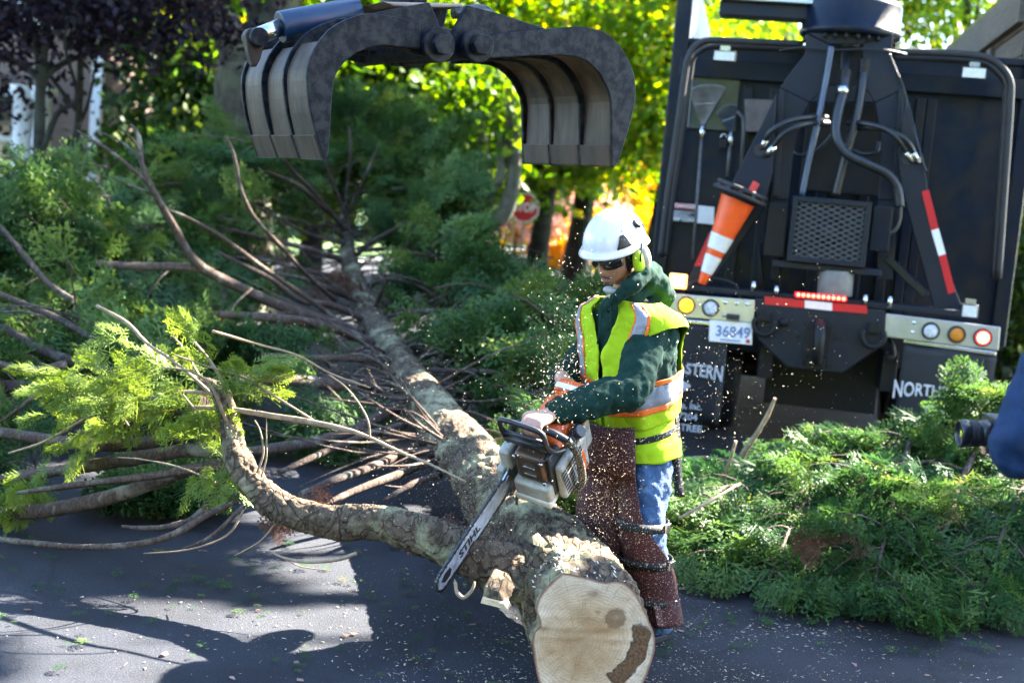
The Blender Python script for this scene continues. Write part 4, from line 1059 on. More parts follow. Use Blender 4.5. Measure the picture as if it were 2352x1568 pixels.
for pts, rpx, lab in (([(1690,1068,7.4),(1735,1000,7.3),(1762,955,7.25),(1780,914,7.2)], [8,6,5,3.5], 'bent bare stick rising from the heap against the dark truck underside'),
                 ([(1640,1132,6.9),(1668,1080,6.85),(1690,1012,6.8)], [5,4.5,3.5], 'pale straight stick rising near the hanging strap'),
                 ([(1560,1190,6.0),(1630,1150,6.1),(1700,1110,6.3)], [4,4,2.5], 'pale stick lying in thin foliage behind the chaps'),
                 ([(1530,1060,7.8),(1620,1050,7.9),(1720,1068,8.0)], [4,4,3], 'grey stick lying on the road behind the jeans')):
    q, rr_ = catmull([P(*p) for p in pts], 5, [r*p[2]/FPX for p, r in zip(pts, rpx)])
    for v in q: v.z = max(v.z, .03)
    tag(MB().tube(q, rr_, 8, noise_amp=.15, noise_scale=30).build('stick', M_twig), lab, 'stick')
# ------------------------------------------------------------------ grapple truck
YAW = R(10)
TAX = Vector((math.cos(YAW), -math.sin(YAW), 0)); TAY = Vector((math.sin(YAW), math.cos(YAW), 0))
_o = P(1915, 730, 8.85); TO = Vector((_o.x, _o.y, 0))
truck = root('grapple_truck', 'dark navy grapple truck seen from behind with steel mast, lights and mud flaps', 'truck', TO, -YAW)
TM = Matrix.Translation(TO) @ Matrix.Rotation(-YAW, 4, 'Z')
def T(px, py, v=0.0):
    """pixel -> truck-local point on the plane v (metres forward of the bumper)"""
    r_ = ray(px, py); t_ = (v-(CAM-TO).dot(TAY))/r_.dot(TAY); w = CAM+r_*t_-TO
    return Vector((w.dot(TAX), v, w.z))
def Z2(x, y, v=0.0): return T((1620+x/2.2404)/1.08844, (y/2.2404)/1.08844, v)
def Z3(x, y, v=0.0): return T((1620+x/2.5021)/1.08844, (600+y/2.5021)/1.08844, v)
def Z7(x, y, v=0.0): return T((1680+x/2.9046)/1.08844, (180+y/2.9046)/1.08844, v)
M_navy = pm('navy_steel', (.003,.008,.020), .34, spec=.22, var=.35, scale=5, bump=.05, bscale=30, rvar=.16, detail=9, stops=(.36,.56), col2=(.015,.015,.016))
M_navyd = pm('dark_steel', (.006,.007,.009), .5, spec=.25, var=.5, scale=8, bump=.12, bscale=50, rvar=.15, col2=(.014,.012,.011))
M_mast = pm('mast_paint', (.009,.014,.026), .45, spec=.25, var=.3, scale=4, bump=.08, bscale=40, rvar=.16, col2=(.017,.017,.018))
M_black = pm('black_rubber', (.012,.012,.013), .6, var=.3, scale=20, bump=.1)
M_hose = pm('hydraulic_hose', (.011,.013,.016), .38, var=.3, scale=30)
M_alu = pm('aluminium_plate', (.55,.56,.58), .32, .85, var=.12, scale=6, bump=.05, rvar=.12)
M_chrome = pm('bright_steel', (.6,.6,.6), .25, 1.0, var=.1)
M_wood = pm('weathered_wood', (.16,.12,.085), .85, var=.25, scale=4, bump=.4, stretch=(1,1,9))
M_wallin = pm('pale_liner', (.6,.6,.58), .7, var=.12, scale=3)
M_redtape = pm('red_tape', (.5,.015,.02), .35, var=.1, scale=40)
M_whitetape = pm('white_tape', (.75,.75,.74), .35, var=.06, scale=40)
M_lettering = pm('white_lettering', (.5,.52,.55), .6, var=.2, scale=30)
M_flap = pm('mud_flap_rubber', (.008,.010,.015), .62, var=.4, scale=6, bump=.1, rvar=.1)
def tpart(mb, name, mat, parent=None, bevel=.006, **kw): return mb.build(name, mat, parent or truck, local=True, bevel=bevel, **kw)
def plate(pts, dv, name, mat, parent=None, bevel=.006): return tpart(MB().prism(pts, (0,dv,0)), name, mat, parent, bevel)

# cargo box: bulkhead, side walls, posts, floor
VB = .95
bl = T(1512, 600, VB); br = T(2298, 700, VB); UL, UR = bl.x, br.x
ZT = T(1900, 118, VB).z; ZW = 3.75
tpart(MB().box2((UL,VB,1.02),(UR,VB+.05,ZT)), 'bulkhead', M_navy)
for px in (1700,1760,1890,1990,2050,2095,2120):
    u = T(px, 400, VB).x; tpart(MB().box2((u-.035,VB-.05,1.1),(u+.035,VB-.001,ZT-.3)), 'bulkhead_rib', M_navy)
tpart(MB().box2((UL+.02,VB-.07,ZT-.26),(UR-.02,VB-.002,ZT-.12)), 'bulkhead_beam', M_navy)
tpart(MB().box2((UL+.02,VB-.03,ZT-.02),(UR-.02,VB+.07,ZT+.03)), 'bulkhead_cap', M_navy)
u0 = T(1600,200,VB).x; u1 = T(1690,200,VB).x
pn = tpart(MB().box2((UL+.12,VB-.03,T(1640,300,VB).z),(T(1700,200,VB).x,VB-.001,T(1640,170,VB).z)), 'rack_window', pm('smoked_window', (.05,.06,.07), .12, var=.4, scale=3))
for u, nm in ((UL, 0), (UR, 1)):
    tpart(MB().box2((u-.05,VB-.06,.95),(u+.07,VB+.08,ZW+.05) if nm == 0 else (u+.06,VB+.08,ZW+.05)), 'corner_post', M_navy, bevel=.012)
for s_, u in ((-1, UL), (1, UR)):
    w = tpart(MB().box2((u-.03,VB+.09,1.05),(u+.0,VB+4.6,ZW)), 'side_wall', M_navy)
    ui = u+.004 if s_ < 0 else u-.034
    if s_ < 0:
        tpart(MB().box2((u+.003,VB+.095,1.1),(u+.02,VB+4.5,ZW-.03)), 'wall_liner', M_wallin, w)
    else:
        for k in range(13):
            z0 = 1.1+k*.2
            tpart(MB().box2((u-.055-.004*(k%2),VB+.095,z0),(u-.033,VB+4.5,z0+.19)), 'plank', M_wood, w, bevel=.004)
        for k in range(2):
            tpart(MB().box2((u-.10,VB+1.3+k*2.2,1.1),(u-.062,VB+1.42+k*2.2,ZW-.45)), 'stake', M_wood, w, bevel=.004)
        tpart(MB().box2((u-.115,VB+.1,ZW-.42),(u-.062-.0,VB+4.5,ZW-.2)), 'top_rail', M_wood, w, bevel=.005)
tpart(MB().box2((UL,VB+4.6,1.05),(UR,VB+4.66,3.0)), 'front_wall', M_navy)
tpart(MB().box2((UL,VB+.06,.98),(UR,VB+4.6,1.04)), 'box_floor', M_navyd)
# cab in front, chassis, axle, wheels
cab = tpart(MB().box2((UL+.1,VB+5.0,.7),(UR-.1,VB+6.9,2.9)), 'cab', M_navy, bevel=.12, bseg=4)
tpart(MB().box2((UL+.3,VB+4.995-.012,1.9),(UR-.3,VB+4.995,2.6)), 'rear_window', M_glass, cab)
for u in (-.42, .42): tpart(MB().box2((u-.05,.12,.62),(u+.05,VB+6.5,.9)), 'chassis_rail', M_navyd)
tpart(MB().box2((-.40,.5,.40),(.40,.58,.98)), 'gap_filler_plate', M_navyd)  # plate added to darken the see-through gap between the mud flaps
tpart(MB().box2((UL+.1,VB+1.5,.38),(UR-.1,VB+4.4,.97)), 'underbody_filler', M_navyd, bevel=.03)  # box added so the view under the truck goes dark
tpart(MB().box2((UL+.05,VB+.1,.70),(UR-.05,VB+1.4,.96)), 'sub_frame', M_navyd)
tpart(MB().cyl((UL+.3,VB+.75,.52),(UR-.3,VB+.75,.52),.075), 'axle', M_navyd)
tpart(MB().sphere((0,VB+.75,.52),.21,20,12,(1,.8,1)), 'differential', M_navyd)
for side in (-1, 1):
    for k in range(2):
        for vv_ in (VB+.75, VB+5.9):
            if vv_ > VB+4 and k == 1: continue
            uc = side*(abs(UL)*.0+1.02-.31*k) if side > 0 else -(1.02-.31*k)
            prof = [(-.13,.28),(-.135,.40),(-.12,.49),(-.08,.52),(.08,.52),(.12,.49),(.135,.40),(.13,.28),(.05,.26),(-.05,.26),(-.13,.28)]
            w = tpart(MB().lathe((uc,vv_,.52),(1,0,0),prof,40), 'wheel', M_black, bevel=0)
            tpart(MB().lathe((uc,vv_,.52),(1,0,0),[(-.06,0.0),(-.06,.2),(-.10,.27),(.10,.27),(.06,.2),(.06,0)],24), 'rim', M_navyd, w, bevel=0)
# black tubular guard rail round the bulkhead
for off, vv_, r_ in ((0,.50,.026),(14,.62,.02)):
    o_ = off
    pts = [Z2(70+o_*2.2,1440,vv_),Z2(110+o_*2.2,1100,vv_),Z2(165+o_*2.2,720,vv_),Z2(205+o_*2.2,430,vv_),Z2(225+o_*2,330,vv_),Z2(265+o_*2,260+o_*2,vv_),Z2(340+o_*1.5,228+o_*2.4,vv_),Z2(520,233+o_*2.4,vv_),Z2(870,250+o_*2.4,vv_)]
    tpart(MB().tube(catmull(pts,6), r_, 12), 'guard_rail', M_black, bevel=0)
    pts = [Z2(1360,290+o_*2.4,vv_),Z2(1600,296+o_*2.4,vv_),Z2(1820,310+o_*2.4,vv_),Z2(1920-o_*1.4,335+o_*2,vv_),Z2(1985-o_*1.8,385+o_*1.8,vv_),Z2(2025-o_*2.1,450+o_,vv_),Z2(2030-o_*2.1,560,vv_),Z2(2000-o_*2.1,1000,vv_),Z2(1960-o_*2.1,1560,vv_)]
    tpart(MB().tube(catmull(pts,6), r_, 12), 'guard_rail', M_black, bevel=0)

# mast plates
VM = .30
plate([Z2(885,190,VM),Z2(1015,250,VM),Z2(1015,480,VM),Z2(905,575,VM),Z2(740,490,VM),Z2(880,300,VM)], .04, 'mast_cheek', M_mast)
plate([Z2(1375,190,VM),Z2(1205,250,VM),Z2(1205,480,VM),Z2(1270,575,VM),Z2(1440,500,VM),Z2(1365,310,VM)], .04, 'mast_cheek', M_mast)
plate([Z2(890,185,VM),Z2(1372,185,VM),Z2(1205,249,VM),Z2(1015,249,VM)], .04, 'mast_crossplate', M_mast)
plate([Z2(1016,481,VM),Z2(1204,481,VM),Z2(1268,574,VM),Z2(907,574,VM)], .04, 'mast_crossplate', M_mast)
plate([Z2(742,492,VM),Z2(904,576,VM),Z2(860,660,VM),Z2(820,830,VM),Z2(785,1120,VM),Z2(690,1120,VM),Z2(715,800,VM)], .05, 'mast_leg', M_mast)
plate([Z2(1438,502,VM),Z2(1272,576,VM),Z2(1290,680,VM),Z2(1312,830,VM),Z2(1290,1120,VM),Z2(1400,1120,VM),Z2(1415,800,VM)], .05, 'mast_leg', M_mast)
plate([Z2(690,1120,VM+.01),Z2(785,1120,VM+.01),Z2(790,1568,VM+.01),Z2(690,1568,VM+.01)], .3, 'mast_leg', M_mast)
plate([Z2(1290,1120,VM+.01),Z2(1400,1120,VM+.01),Z2(1370,1568,VM+.01),Z2(1280,1568,VM+.01)], .3, 'mast_leg', M_mast)
for xa, xb in ((735,765),(1405,1432)):
    plate([Z2(xa,500,VM-.03),Z2(xb,500,VM-.03),Z2(xb-30,1100,VM-.03),Z2(xa-38,1100,VM-.03)], .029, 'leg_flange', M_mast)
tpart(MB().box2(Z2(900,560,.62),Z2(1290,1100,.62)+Vector((0,.05,0))), 'mast_back_plate', M_navyd)
c0 = Z2(1120,330,.45); tpart(MB().box2(Z2(1010,250,.5),Z2(1210,490,.5)+Vector((0,.04,0))), 'mast_recess', M_black)
tpart(MB().lathe(Z2(1128,215,.55),(0,0,1),[(0,.21),(.22,.24),(.22,.0)],32), 'mast_neck', M_mast, bevel=0)
# turret ring
tc = Z2(1138,120,.55); rt = (T(2072,55,.55)-T(1838,45,.55)).length/2
tur = tpart(MB().lathe(tc+Vector((0,0,-.13)),(0,0,1),[(0,0),(0,rt*.93),(.02,rt),(.05,rt),(.055,rt*.975),(.22,rt*.975),(.235,rt*.96),(.26,rt*.9),(.26,0)],48), 'turret_ring', M_navy, bevel=0)
for k in range(26):
    an = 2*math.pi*k/26; p = tc+Vector((math.cos(an)*rt*.88, math.sin(an)*rt*.88, -.145))
    tpart(MB().cyl(p+Vector((0,0,-.02)), p+Vector((0,0,.02)), .016, 6), 'turret_bolt', M_navyd, tur, bevel=0)
# loader post, boom and stick reaching to the grapple
pz = tc.z+.13
post = tpart(MB().box2((tc.x-.19,.40,pz),(tc.x-.09,.75,pz+1.0)), 'loader_post', M_mast, bevel=.01)
tpart(MB().box2((tc.x+.11,.40,pz),(tc.x+.21,.75,pz+1.0)), 'loader_post', M_mast, bevel=.01)
tpart(MB().cyl((tc.x-.03,.5,pz),(tc.x-.03,.5,pz+.7),.06), 'boom_cylinder', M_mast, bevel=0)
# operator platform beam to the left
tpart(MB().box2((T(1655,8,.5).x,.42,T(1700,34,.5).z-.02),(tc.x-.15,.62,T(1700,8,.5).z)), 'platform_beam', M_mast, bevel=.008)
tpart(MB().box2((T(1655,8,.5).x,.36,T(1700,8,.5).z+.002),(tc.x-.21,.72,T(1700,8,.5).z+.03)), 'operator_platform', M_alu, bevel=.004)
inv = TM.inverted()
GRAP = P(1040, -60, 5.42)                       # hanging point of the grapple
e0 = Vector((tc.x+.01,.575,pz+.85)); e1 = inv @ Vector((GRAP.x+.75, GRAP.y+1.4, 5.9)); e2 = inv @ Vector((GRAP.x, GRAP.y, GRAP.z+.55))
tpart(MB().bar(e0,e1,.2,.26), 'main_boom', M_mast, bevel=.015)
tpart(MB().bar(e1+(e1-e2).normalized()*.2,e2,.16,.2,(1,0,0)), 'stick_boom', M_mast, bevel=.015)

# stabiliser arms with reflective tape
VA = .18
armL = plate([Z2(722,520,VA),Z2(700,960,VA),Z2(640,1190,VA),Z3(345,330,VA),Z3(215,330,VA),Z2(350,1290,VA),Z2(500,965,VA),Z2(640,690,VA)], .05, 'stabiliser_arm', M_mast)
armR = plate([Z2(1445,560,VA),Z2(1480,700,VA),Z2(1540,880,VA),Z3(1800,0,VA),Z3(1960,400,VA),Z3(1965,455,VA),Z3(1795,440,VA),Z2(1420,1050,VA),Z2(1400,860,VA)], .05, 'stabiliser_arm', M_mast)
def tape(pts, mat, parent, v): plate(pts, .003, 'reflective_tape', mat, parent, bevel=0)
vt = VA-.004
tape([Z2(1533,1072,vt),Z2(1573,1062,vt),Z2(1628,1278,vt),Z2(1586,1290,vt)], M_redtape, armR, vt)
tape([Z2(1586,1291,vt),Z2(1628,1279,vt),Z2(1668,1422,vt),Z2(1628,1434,vt)], M_whitetape, armR, vt)
tape([Z2(1628,1435,vt),Z2(1668,1423,vt),Z3(1922,325,vt),Z3(1878,337,vt)], M_redtape, armR, vt)
tape([Z2(345,1300,vt),Z2(372,1300,vt),Z2(300,1490,vt),Z2(258,1490,vt)], M_redtape, armL, vt)
for x, y, sx in ((650,850,-1),(1480,900,1)):
    c = Z2(x,y,VA-.01); h_ = tpart(MB().cyl(c+Vector((-.03,-.004,.01)),c+Vector((-.03,.008,.01)),.045,16), 'arm_port', M_black, armL if sx < 0 else armR, bevel=0)
for pts in ([(655,800),(690,735),(800,675),(930,655),(1000,660)],[(690,838),(760,750),(860,700),(940,690),(1010,690)],[(1458,870),(1400,780),(1320,720),(1190,690),(1120,690)],[(1495,872),(1450,790),(1350,735),(1220,715),(1130,730)]):
    q = [Z2(pts[0][0],pts[0][1],VA-.03),Z2(*pts[1],VA-.09),Z2(*pts[2],VA-.07),Z2(*pts[3],VA+.02),Z2(*pts[4],VA+.2)]
    hz = tpart(MB().tube(catmull(q,6),.019,10), 'hydraulic_hose', M_hose, bevel=0)
    d_ = (q[0]-q[1]).normalized(); tpart(MB().cyl(q[0]-d_*.03,q[0]+d_*.06,.022,10), 'hose_fitting', M_chrome, hz, bevel=0)
for pts, r_, m_ in (([(1028,262,.24),(1000,430,.24),(960,640,.22),(905,880,.2),(862,1095,.2)], .021, pm('blue_pipe',(.05,.075,.12),.35,var=.2)),
                ([(1110,300,.4),(1105,400,.3),(1098,500,.24),(1062,640,.18),(1055,760,.14),(1110,860,.12),(1240,925,.12),(1340,975,.13),(1395,1050,.14),(1412,1160,.14)], .034, M_hose),
                ([(1225,290,.4),(1205,440,.3),(1180,600,.26),(1150,730,.24),(1100,900,.24),(1050,1100,.24)], .03, M_hose),
                ([(1412,1150,.14),(1405,1240,.14),(1370,1296,.13),(1310,1302,.12),(1255,1290,.10)], .018, M_hose),
                ([(820,850,.45),(860,870,.42),(960,830,.42),(1040,740,.42)], .014, M_hose),
                ([(1140,840,.4),(1200,862,.4),(1280,850,.4),(1290,790,.42)], .016, M_hose),
                ([(740,285,.48),(800,272,.28),(900,268,.26),(1050,280,.25),(1200,275,.25),(1345,283,.26),(1450,305,.46)], .007, M_black),
                ([(1350,300,.26),(1385,390,.27),(1440,520,.27),(1530,880,.15),(1560,960,.15)], .008, M_hose)):
    tpart(MB().tube(catmull([Z2(*p) for p in pts],6), r_, 12), 'hydraulic_hose', m_, bevel=0)
c = Z2(1092,510,.23); tpart(MB().cyl(c+Vector((0,0,-.025)),c+Vector((0,0,.03)),.042,8), 'hose_clamp', M_chrome, bevel=0)
for x, y, v in ((1103,440,.28),(1212,380,.33)):
    c = Z2(x,y,v); tpart(MB().cyl(c+Vector((0,0,-.09)),c+Vector((0,0,.06)),.045,8), 'hose_coupling', M_navyd, bevel=.004)

# oil cooler with expanded-metal guard
VC = -.02
a_, b_, c_, d_ = Z2(812,1100,VC),Z2(1255,1130,VC),Z2(1215,1500,VC),Z2(778,1460,VC)
cw = b_.x-a_.x; cu0, cu1, cz0, cz1 = (a_.x+d_.x)/2, (b_.x+c_.x)/2, (c_.z+d_.z)/2, (a_.z+b_.z)/2
cool = tpart(MB().box2((cu0,VC+.05,cz0),(cu1,VC+.26,cz1)), 'oil_cooler', M_navyd)
fw = .035
for q0, q1 in (((cu0,VC,cz0),(cu0+fw,VC+.049,cz1)),((cu1-fw,VC,cz0),(cu1,VC+.049,cz1)),((cu0+fw+.001,VC,cz1-fw),(cu1-fw-.001,VC+.049,cz1)),((cu0+fw+.001,VC,cz0),(cu1-fw-.001,VC+.049,cz0+fw))):
    tpart(MB().box2(q0,q1), 'guard_frame', M_mast, cool, bevel=.004)
tpart(MB().lathe(((cu0+cu1)/2,VC+.045,(cz0+cz1)/2),(0,-1,0),[(0,.0),(0,.10),(.004,.10),(.004,0)],28), 'fan', M_navyd, cool, bevel=0)
tpart(MB().lathe(((cu0+cu1)/2,VC+.04,(cz0+cz1)/2),(0,-1,0),[(0,.052),(.012,.05),(.016,.04),(.016,0)],24), 'fan_hub', M_mast, cool, bevel=0)
mesh_ = MB(); gu0, gu1, gz0, gz1 = cu0+fw-.005, cu1-fw+.005, cz0+fw-.005, cz1-fw+.005
st, hh = .075, .034
def clipseg(u, z, du, dz):
    t0, t1 = 0, 1
    for p, d, lo, hi in ((u,du,gu0,gu1),(z,dz,gz0,gz1)):
        if abs(d) < 1e-9: continue
        ta, tb = (lo-p)/d, (hi-p)/d
        if ta > tb: ta, tb = tb, ta
        t0 = max(t0,ta); t1 = min(t1,tb)
    return (t0,t1) if t1-t0 > .01 else None
L = gu1-gu0+gz1-gz0
for sg in (1,-1):
    u = gu0-5*L
    while u < gu1+2*L:
        du, dz = 4*L, 4*L*.5*sg; z = (gz0-L if sg > 0 else gz1+L)
        cl = clipseg(u, z, du, dz)
        if cl:
            q0 = Vector((u+du*cl[0],VC+(.018 if sg>0 else .024),z+dz*cl[0])); q1 = Vector((u+du*cl[1],q0.y,z+dz*cl[1])); mesh_.bar(q0,q1,.010,.006,(0,1,0))
        u += st
tpart(mesh_, 'expanded_metal', pm('guard_mesh',(.05,.056,.068),.45,var=.2), cool, bevel=0, kind='stuff')
pl_ = tpart(MB().box2((cu0-.09,VC+.05,cz0-.05),(cu1+.12,VC+.2,cz0-.005)), 'cooler_shelf', M_mast)
tpart(MB().box2((cu0-.16,VC+.07,cz0+.02),(cu0-.02,VC+.2,cz1-.06)), 'valve_block', M_navyd)
tpart(MB().box2((cu1+.02,VC+.07,cz0+.12),(cu1+.15,VC+.2,cz1-.02)), 'valve_block', M_navy)
tpart(MB().cyl(Z3(1180,190,.12),Z3(1165,345,.12),.12,24), 'filter_canister', pm('grey_canister',(.16,.155,.15),.5,var=.2), bevel=.006)
for x, y in ((660,290),(803,318),(1358,375),(1512,385)):
    c = Z3(x,y,.02); tpart(MB().cyl(c+Vector((0,0,-.035)),c+Vector((0,0,.035)),.016,8), 'deck_bolt', M_chrome, bevel=0)

# deck rail and bumper
zdk = Z3(680,330,.05).z
tpart(MB().box2((Z3(60,300,.06).x,.06,zdk-.03),(Z3(1965,470,.06).x,.3,zdk+.012)), 'deck_beam', M_mast)
hp = plate([Z3(672,362,0),Z3(1482,440,0),Z3(1470,660,0),Z3(1212,832,0),Z3(870,795,0),Z3(684,618,0)], .06, 'hitch_plate', M_mast, bevel=.008)
tp_ = plate([Z3(730,352,-.006),Z3(980,376,-.006),Z3(980,424,-.006),Z3(730,402,-.006)], .005, 'reflective_tape', M_redtape, hp, bevel=0)
plate([Z3(981,376,-.006),Z3(1152,392,-.006),Z3(1152,442,-.006),Z3(981,424,-.006)], .005, 'reflective_tape', M_whitetape, hp, bevel=0)
plate([Z3(1153,392,-.006),Z3(1370,410,-.006),Z3(1370,460,-.006),Z3(1153,442,-.006)], .005, 'reflective_tape', M_redtape, hp, bevel=0)
M_ledred = pm('red_led', (.6,.02,.02), .3, emit=(1,.05,.03), estr=1.8)
M_ledbody = pm('red_lens', (.35,.01,.015), .2, var=.1, emit=(1,.02,.02), estr=.06)
lb = plate([Z3(915,322,-.03),Z3(1245,350,-.03),Z3(1245,388,-.03),Z3(915,358,-.03)], .029, 'light_bar', M_ledbody, bevel=.008)
for k in range(10):
    t_ = (k+.5)/10; c = Z3(925,340,-.032).lerp(Z3(1240,369,-.032), t_)
    tpart(MB().lathe(c,(0,-1,0),[(0,.013),(.004,.011),(.006,0)],12), 'led', M_ledred, lb, bevel=0)
# pintle hook, d-rings, hooks
c = Z3(1060,640,-.02)
pk = tpart(MB().box2((c.x-.09,-.014,c.z-.16),(c.x+.09,-.001,c.z+.12)), 'pintle_mount', M_navyd)
tpart(MB().tube(catmull([c+Vector((0,-.02,.13)),c+Vector((0,-.09,.12)),c+Vector((0,-.15,.05)),c+Vector((0,-.15,-.05)),c+Vector((0,-.10,-.11)),c+Vector((0,-.02,-.10))],5),[.04]*26,12), 'pintle_hook', M_navyd, bevel=0)
tpart(MB().box2((c.x-.06,-.12,c.z-.16),(c.x+.06,-.015,c.z-.10)), 'pintle_jaw', M_navyd)
for x, y in ((728,525),(1410,600)):
    c = Z3(x,y,-.03); rr_ = .075
    dr = tpart(MB().box2((c.x-.035,-.05,c.z+.02),(c.x+.035,-.001,c.z+.09)), 'shackle_lug', M_navyd)
    q = [c+Vector((math.cos(a)*rr_,-.01,math.sin(a)*rr_)) for a in np.linspace(R(150),R(390),14)]
    tpart(MB().tube(q,.016,10), 'shackle_ring', M_navyd, dr, bevel=0)
c = Z3(848,515,-.02); tpart(MB().lathe(c,(0,-1,0),[(-.019,.03),(.01,.03),(.02,.02),(.02,0)],14), 'trailer_socket', M_navyd, bevel=0)
for x, y in ((1015,520),(1120,540),(935,600),(1190,610)):
    c = Z3(x,y,-.001); tpart(MB().cyl(c,c+Vector((0,-.012,0)),.014,6), 'bolt', M_navyd, hp, bevel=0)
tpart(MB().tube(catmull([Z3(1480,700,.1),Z3(1500,735,.05),Z3(1535,720,.05),Z3(1530,660,.05),Z3(1505,625,.1)],5),.016,10), 'chain_hook', M_navyd, bevel=0)
# aluminium light panels
lpL = plate([Z3(60,328,0),Z3(668,376,0),Z3(662,518,0),Z3(60,470,0)], .03, 'light_panel', M_alu, bevel=.004)
lpR = plate([Z3(1490,460,0),Z3(2205,545,0),Z3(2192,690,0),Z3(1480,604,0)], .03, 'light_panel', M_alu, bevel=.004)
M_ledamb = pm('amber_led_lit', (.8,.35,.02), .3, emit=(1,.33,.01), estr=.3)
M_amber = pm('amber_lens', (.55,.19,.01), .25, var=.25, scale=90, bump=.4, bscale=160)
M_clear = pm('clear_lens', (.55,.58,.62), .15, var=.4, scale=70, bump=.5, bscale=120)
M_redlit = pm('red_lens_lit', (.7,.05,.04), .3, emit=(1,.02,.015), estr=.28)
M_redcore = pm('tail_lamp_core', (.9,.6,.4), .3, emit=(1,.4,.22), estr=.55)
for x, y, r_, mm_, pp in ((240,407,56,M_ledamb,lpL),(392,424,56,M_clear,lpL),(1768,568,58,M_clear,lpR),(1930,590,58,M_amber,lpR),(2093,609,60,M_redlit,lpR)):
    c = Z3(x,y,-.002); rad = (Z3(x+r_,y,0)-Z3(x,y,0)).length
    g_ = tpart(MB().lathe(c,(0,-1,0),[(0,rad*.82),(0,rad),(.012,rad),(.022,rad*.93),(.022,rad*.80),(.012,rad*.78)],32), 'lamp_grommet', M_black, pp, bevel=0)
    tpart(MB().lathe(c,(0,-1,0),[(.002,rad*.81),(.016,rad*.79),(.02,rad*.6),(.022,0)],32), 'lamp_lens', mm_, pp, bevel=0)
    if mm_ is M_redlit:
        for k in range(19):
            ring_ = 0 if k == 0 else (1 if k < 7 else 2); kk = k if ring_ == 0 else (k-1 if ring_ == 1 else k-7)
            an = 2*math.pi*kk/max(1,6*ring_); q = c+Vector((math.cos(an)*rad*.28*ring_,-.021,math.sin(an)*rad*.28*ring_))
            tpart(MB().lathe(q,(0,-1,0),[(0,rad*.11),(.004,rad*.09),(.005,0)],8), 'led', M_redcore, pp, bevel=0)
for x, y in ((485,390),(475,470),(555,395),(1663,515),(1655,575),(620,400)):
    c = Z3(x,y,-.001); tpart(MB().lathe(c,(0,-1,0),[(0,.014),(.006,.012),(.008,0)],12), 'rivet', M_chrome, lpL if x < 1000 else lpR, bevel=0)
# flap hanger strips and mud flaps with lettering
for (pa, pb, pc, pd, nm) in (((60,482),(505,520),(500,650),(0,1170),0),((1602,618),(2178,700),(2178,720),(0,0),1)):
    q0 = Z3(*pa,.02); q1 = Z3(*pb,.02)
    tpart(MB().bar(q0+Vector((0,0,-.012)),q1+Vector((0,0,-.012)),.02,.03), 'flap_hanger', M_chrome)
zb = Z3(450,1165,.02).z
flL = (Z3(-120,520,.02).x, Z3(478,840,.02).x); flR = (Z3(1572,900,.02).x, Z3(2160,900,.02).x)
ztL = Z3(300,505,.02).z; ztR = Z3(1900,670,.02).z
FL = []
for (ua, ub), zt in ((flL,ztL),(flR,ztR)):
    fm = MB(); vv_ = []; nx, nz = 10, 10
    for i in range(nz+1):
        for j in range(nx+1):
            u = ua+(ub-ua)*j/nx; z = zt+(zb-zt)*i/nz
            vv_.append((u,.03+.02*(i/nz)**2+.008*math.sin(j*.9+i*.3),z))
    fm.add(vv_, [(i*(nx+1)+j,i*(nx+1)+j+1,(i+1)*(nx+1)+j+1,(i+1)*(nx+1)+j) for i in range(nz) for j in range(nx)], True)
    f = tpart(fm,'mud_flap',M_flap,bevel=0); sm_ = f.modifiers.new('thickness','SOLIDIFY'); sm_.thickness = .012; sm_.offset = 0
    FL.append((f,ua,ub,zt))
def flap_text(f, ua, ub, ztop, zc):
    w = ub-ua; uc = (ua+ub)/2; X = (1,0,0); Zv = (0,0,1); v = .012
    def arch(c):      # tall serif-like letters that grow towards both ends
        t = c.x/(w*.5); k = 1+.55*t*t
        return Vector((c.x, (c.y+.03)*k-.02-.045*(t*t)*.0-.03*t*t, c.z))
    place_text('lettering','NORTHEASTERN',.098,M_lettering,f,(uc,v,zc),X,Zv,sx=.92,offset=.0022,warp=arch,space=1.0)
    # oval tree emblem
    m_ = MB(); n = 40; poly = []
    for k in range(n):
        a = 2*math.pi*k/n; rr_ = 1+.07*math.sin(3*a+1)+.04*math.sin(7*a); poly.append(Vector((uc-.01+math.cos(a)*.125*rr_,v,zc-.115+math.sin(a)*.052*rr_)))
    m_.prism(poly,(0,.002,0)); tpart(m_,'emblem',M_lettering,f,bevel=0)
    tpart(MB().prism([Vector((uc-.02,v,zc-.165)),Vector((uc+.012,v,zc-.165)),Vector((uc+.02,v,zc-.215)),Vector((uc-.03,v,zc-.215))],(0,.002,0)),'emblem_trunk',M_lettering,f,bevel=0)
    place_text('lettering','Tree Service, Inc.',.066,M_lettering,f,(uc,v+.003,zc-.25),X,Zv,sx=.95,offset=.0016)
    place_text('lettering','401-941-7204',.066,M_lettering,f,(uc,v+.006,zc-.33),X,Zv,sx=1.05,offset=.0018)
    place_text('lettering','7-TREE',.066,M_lettering,f,(uc+.13,v+.009,zc-.41),X,Zv,sx=1.05,offset=.0018)
flap_text(*FL[0], Z3(300,820,.02).z); flap_text(*FL[1], Z3(1850,960,.02).z)
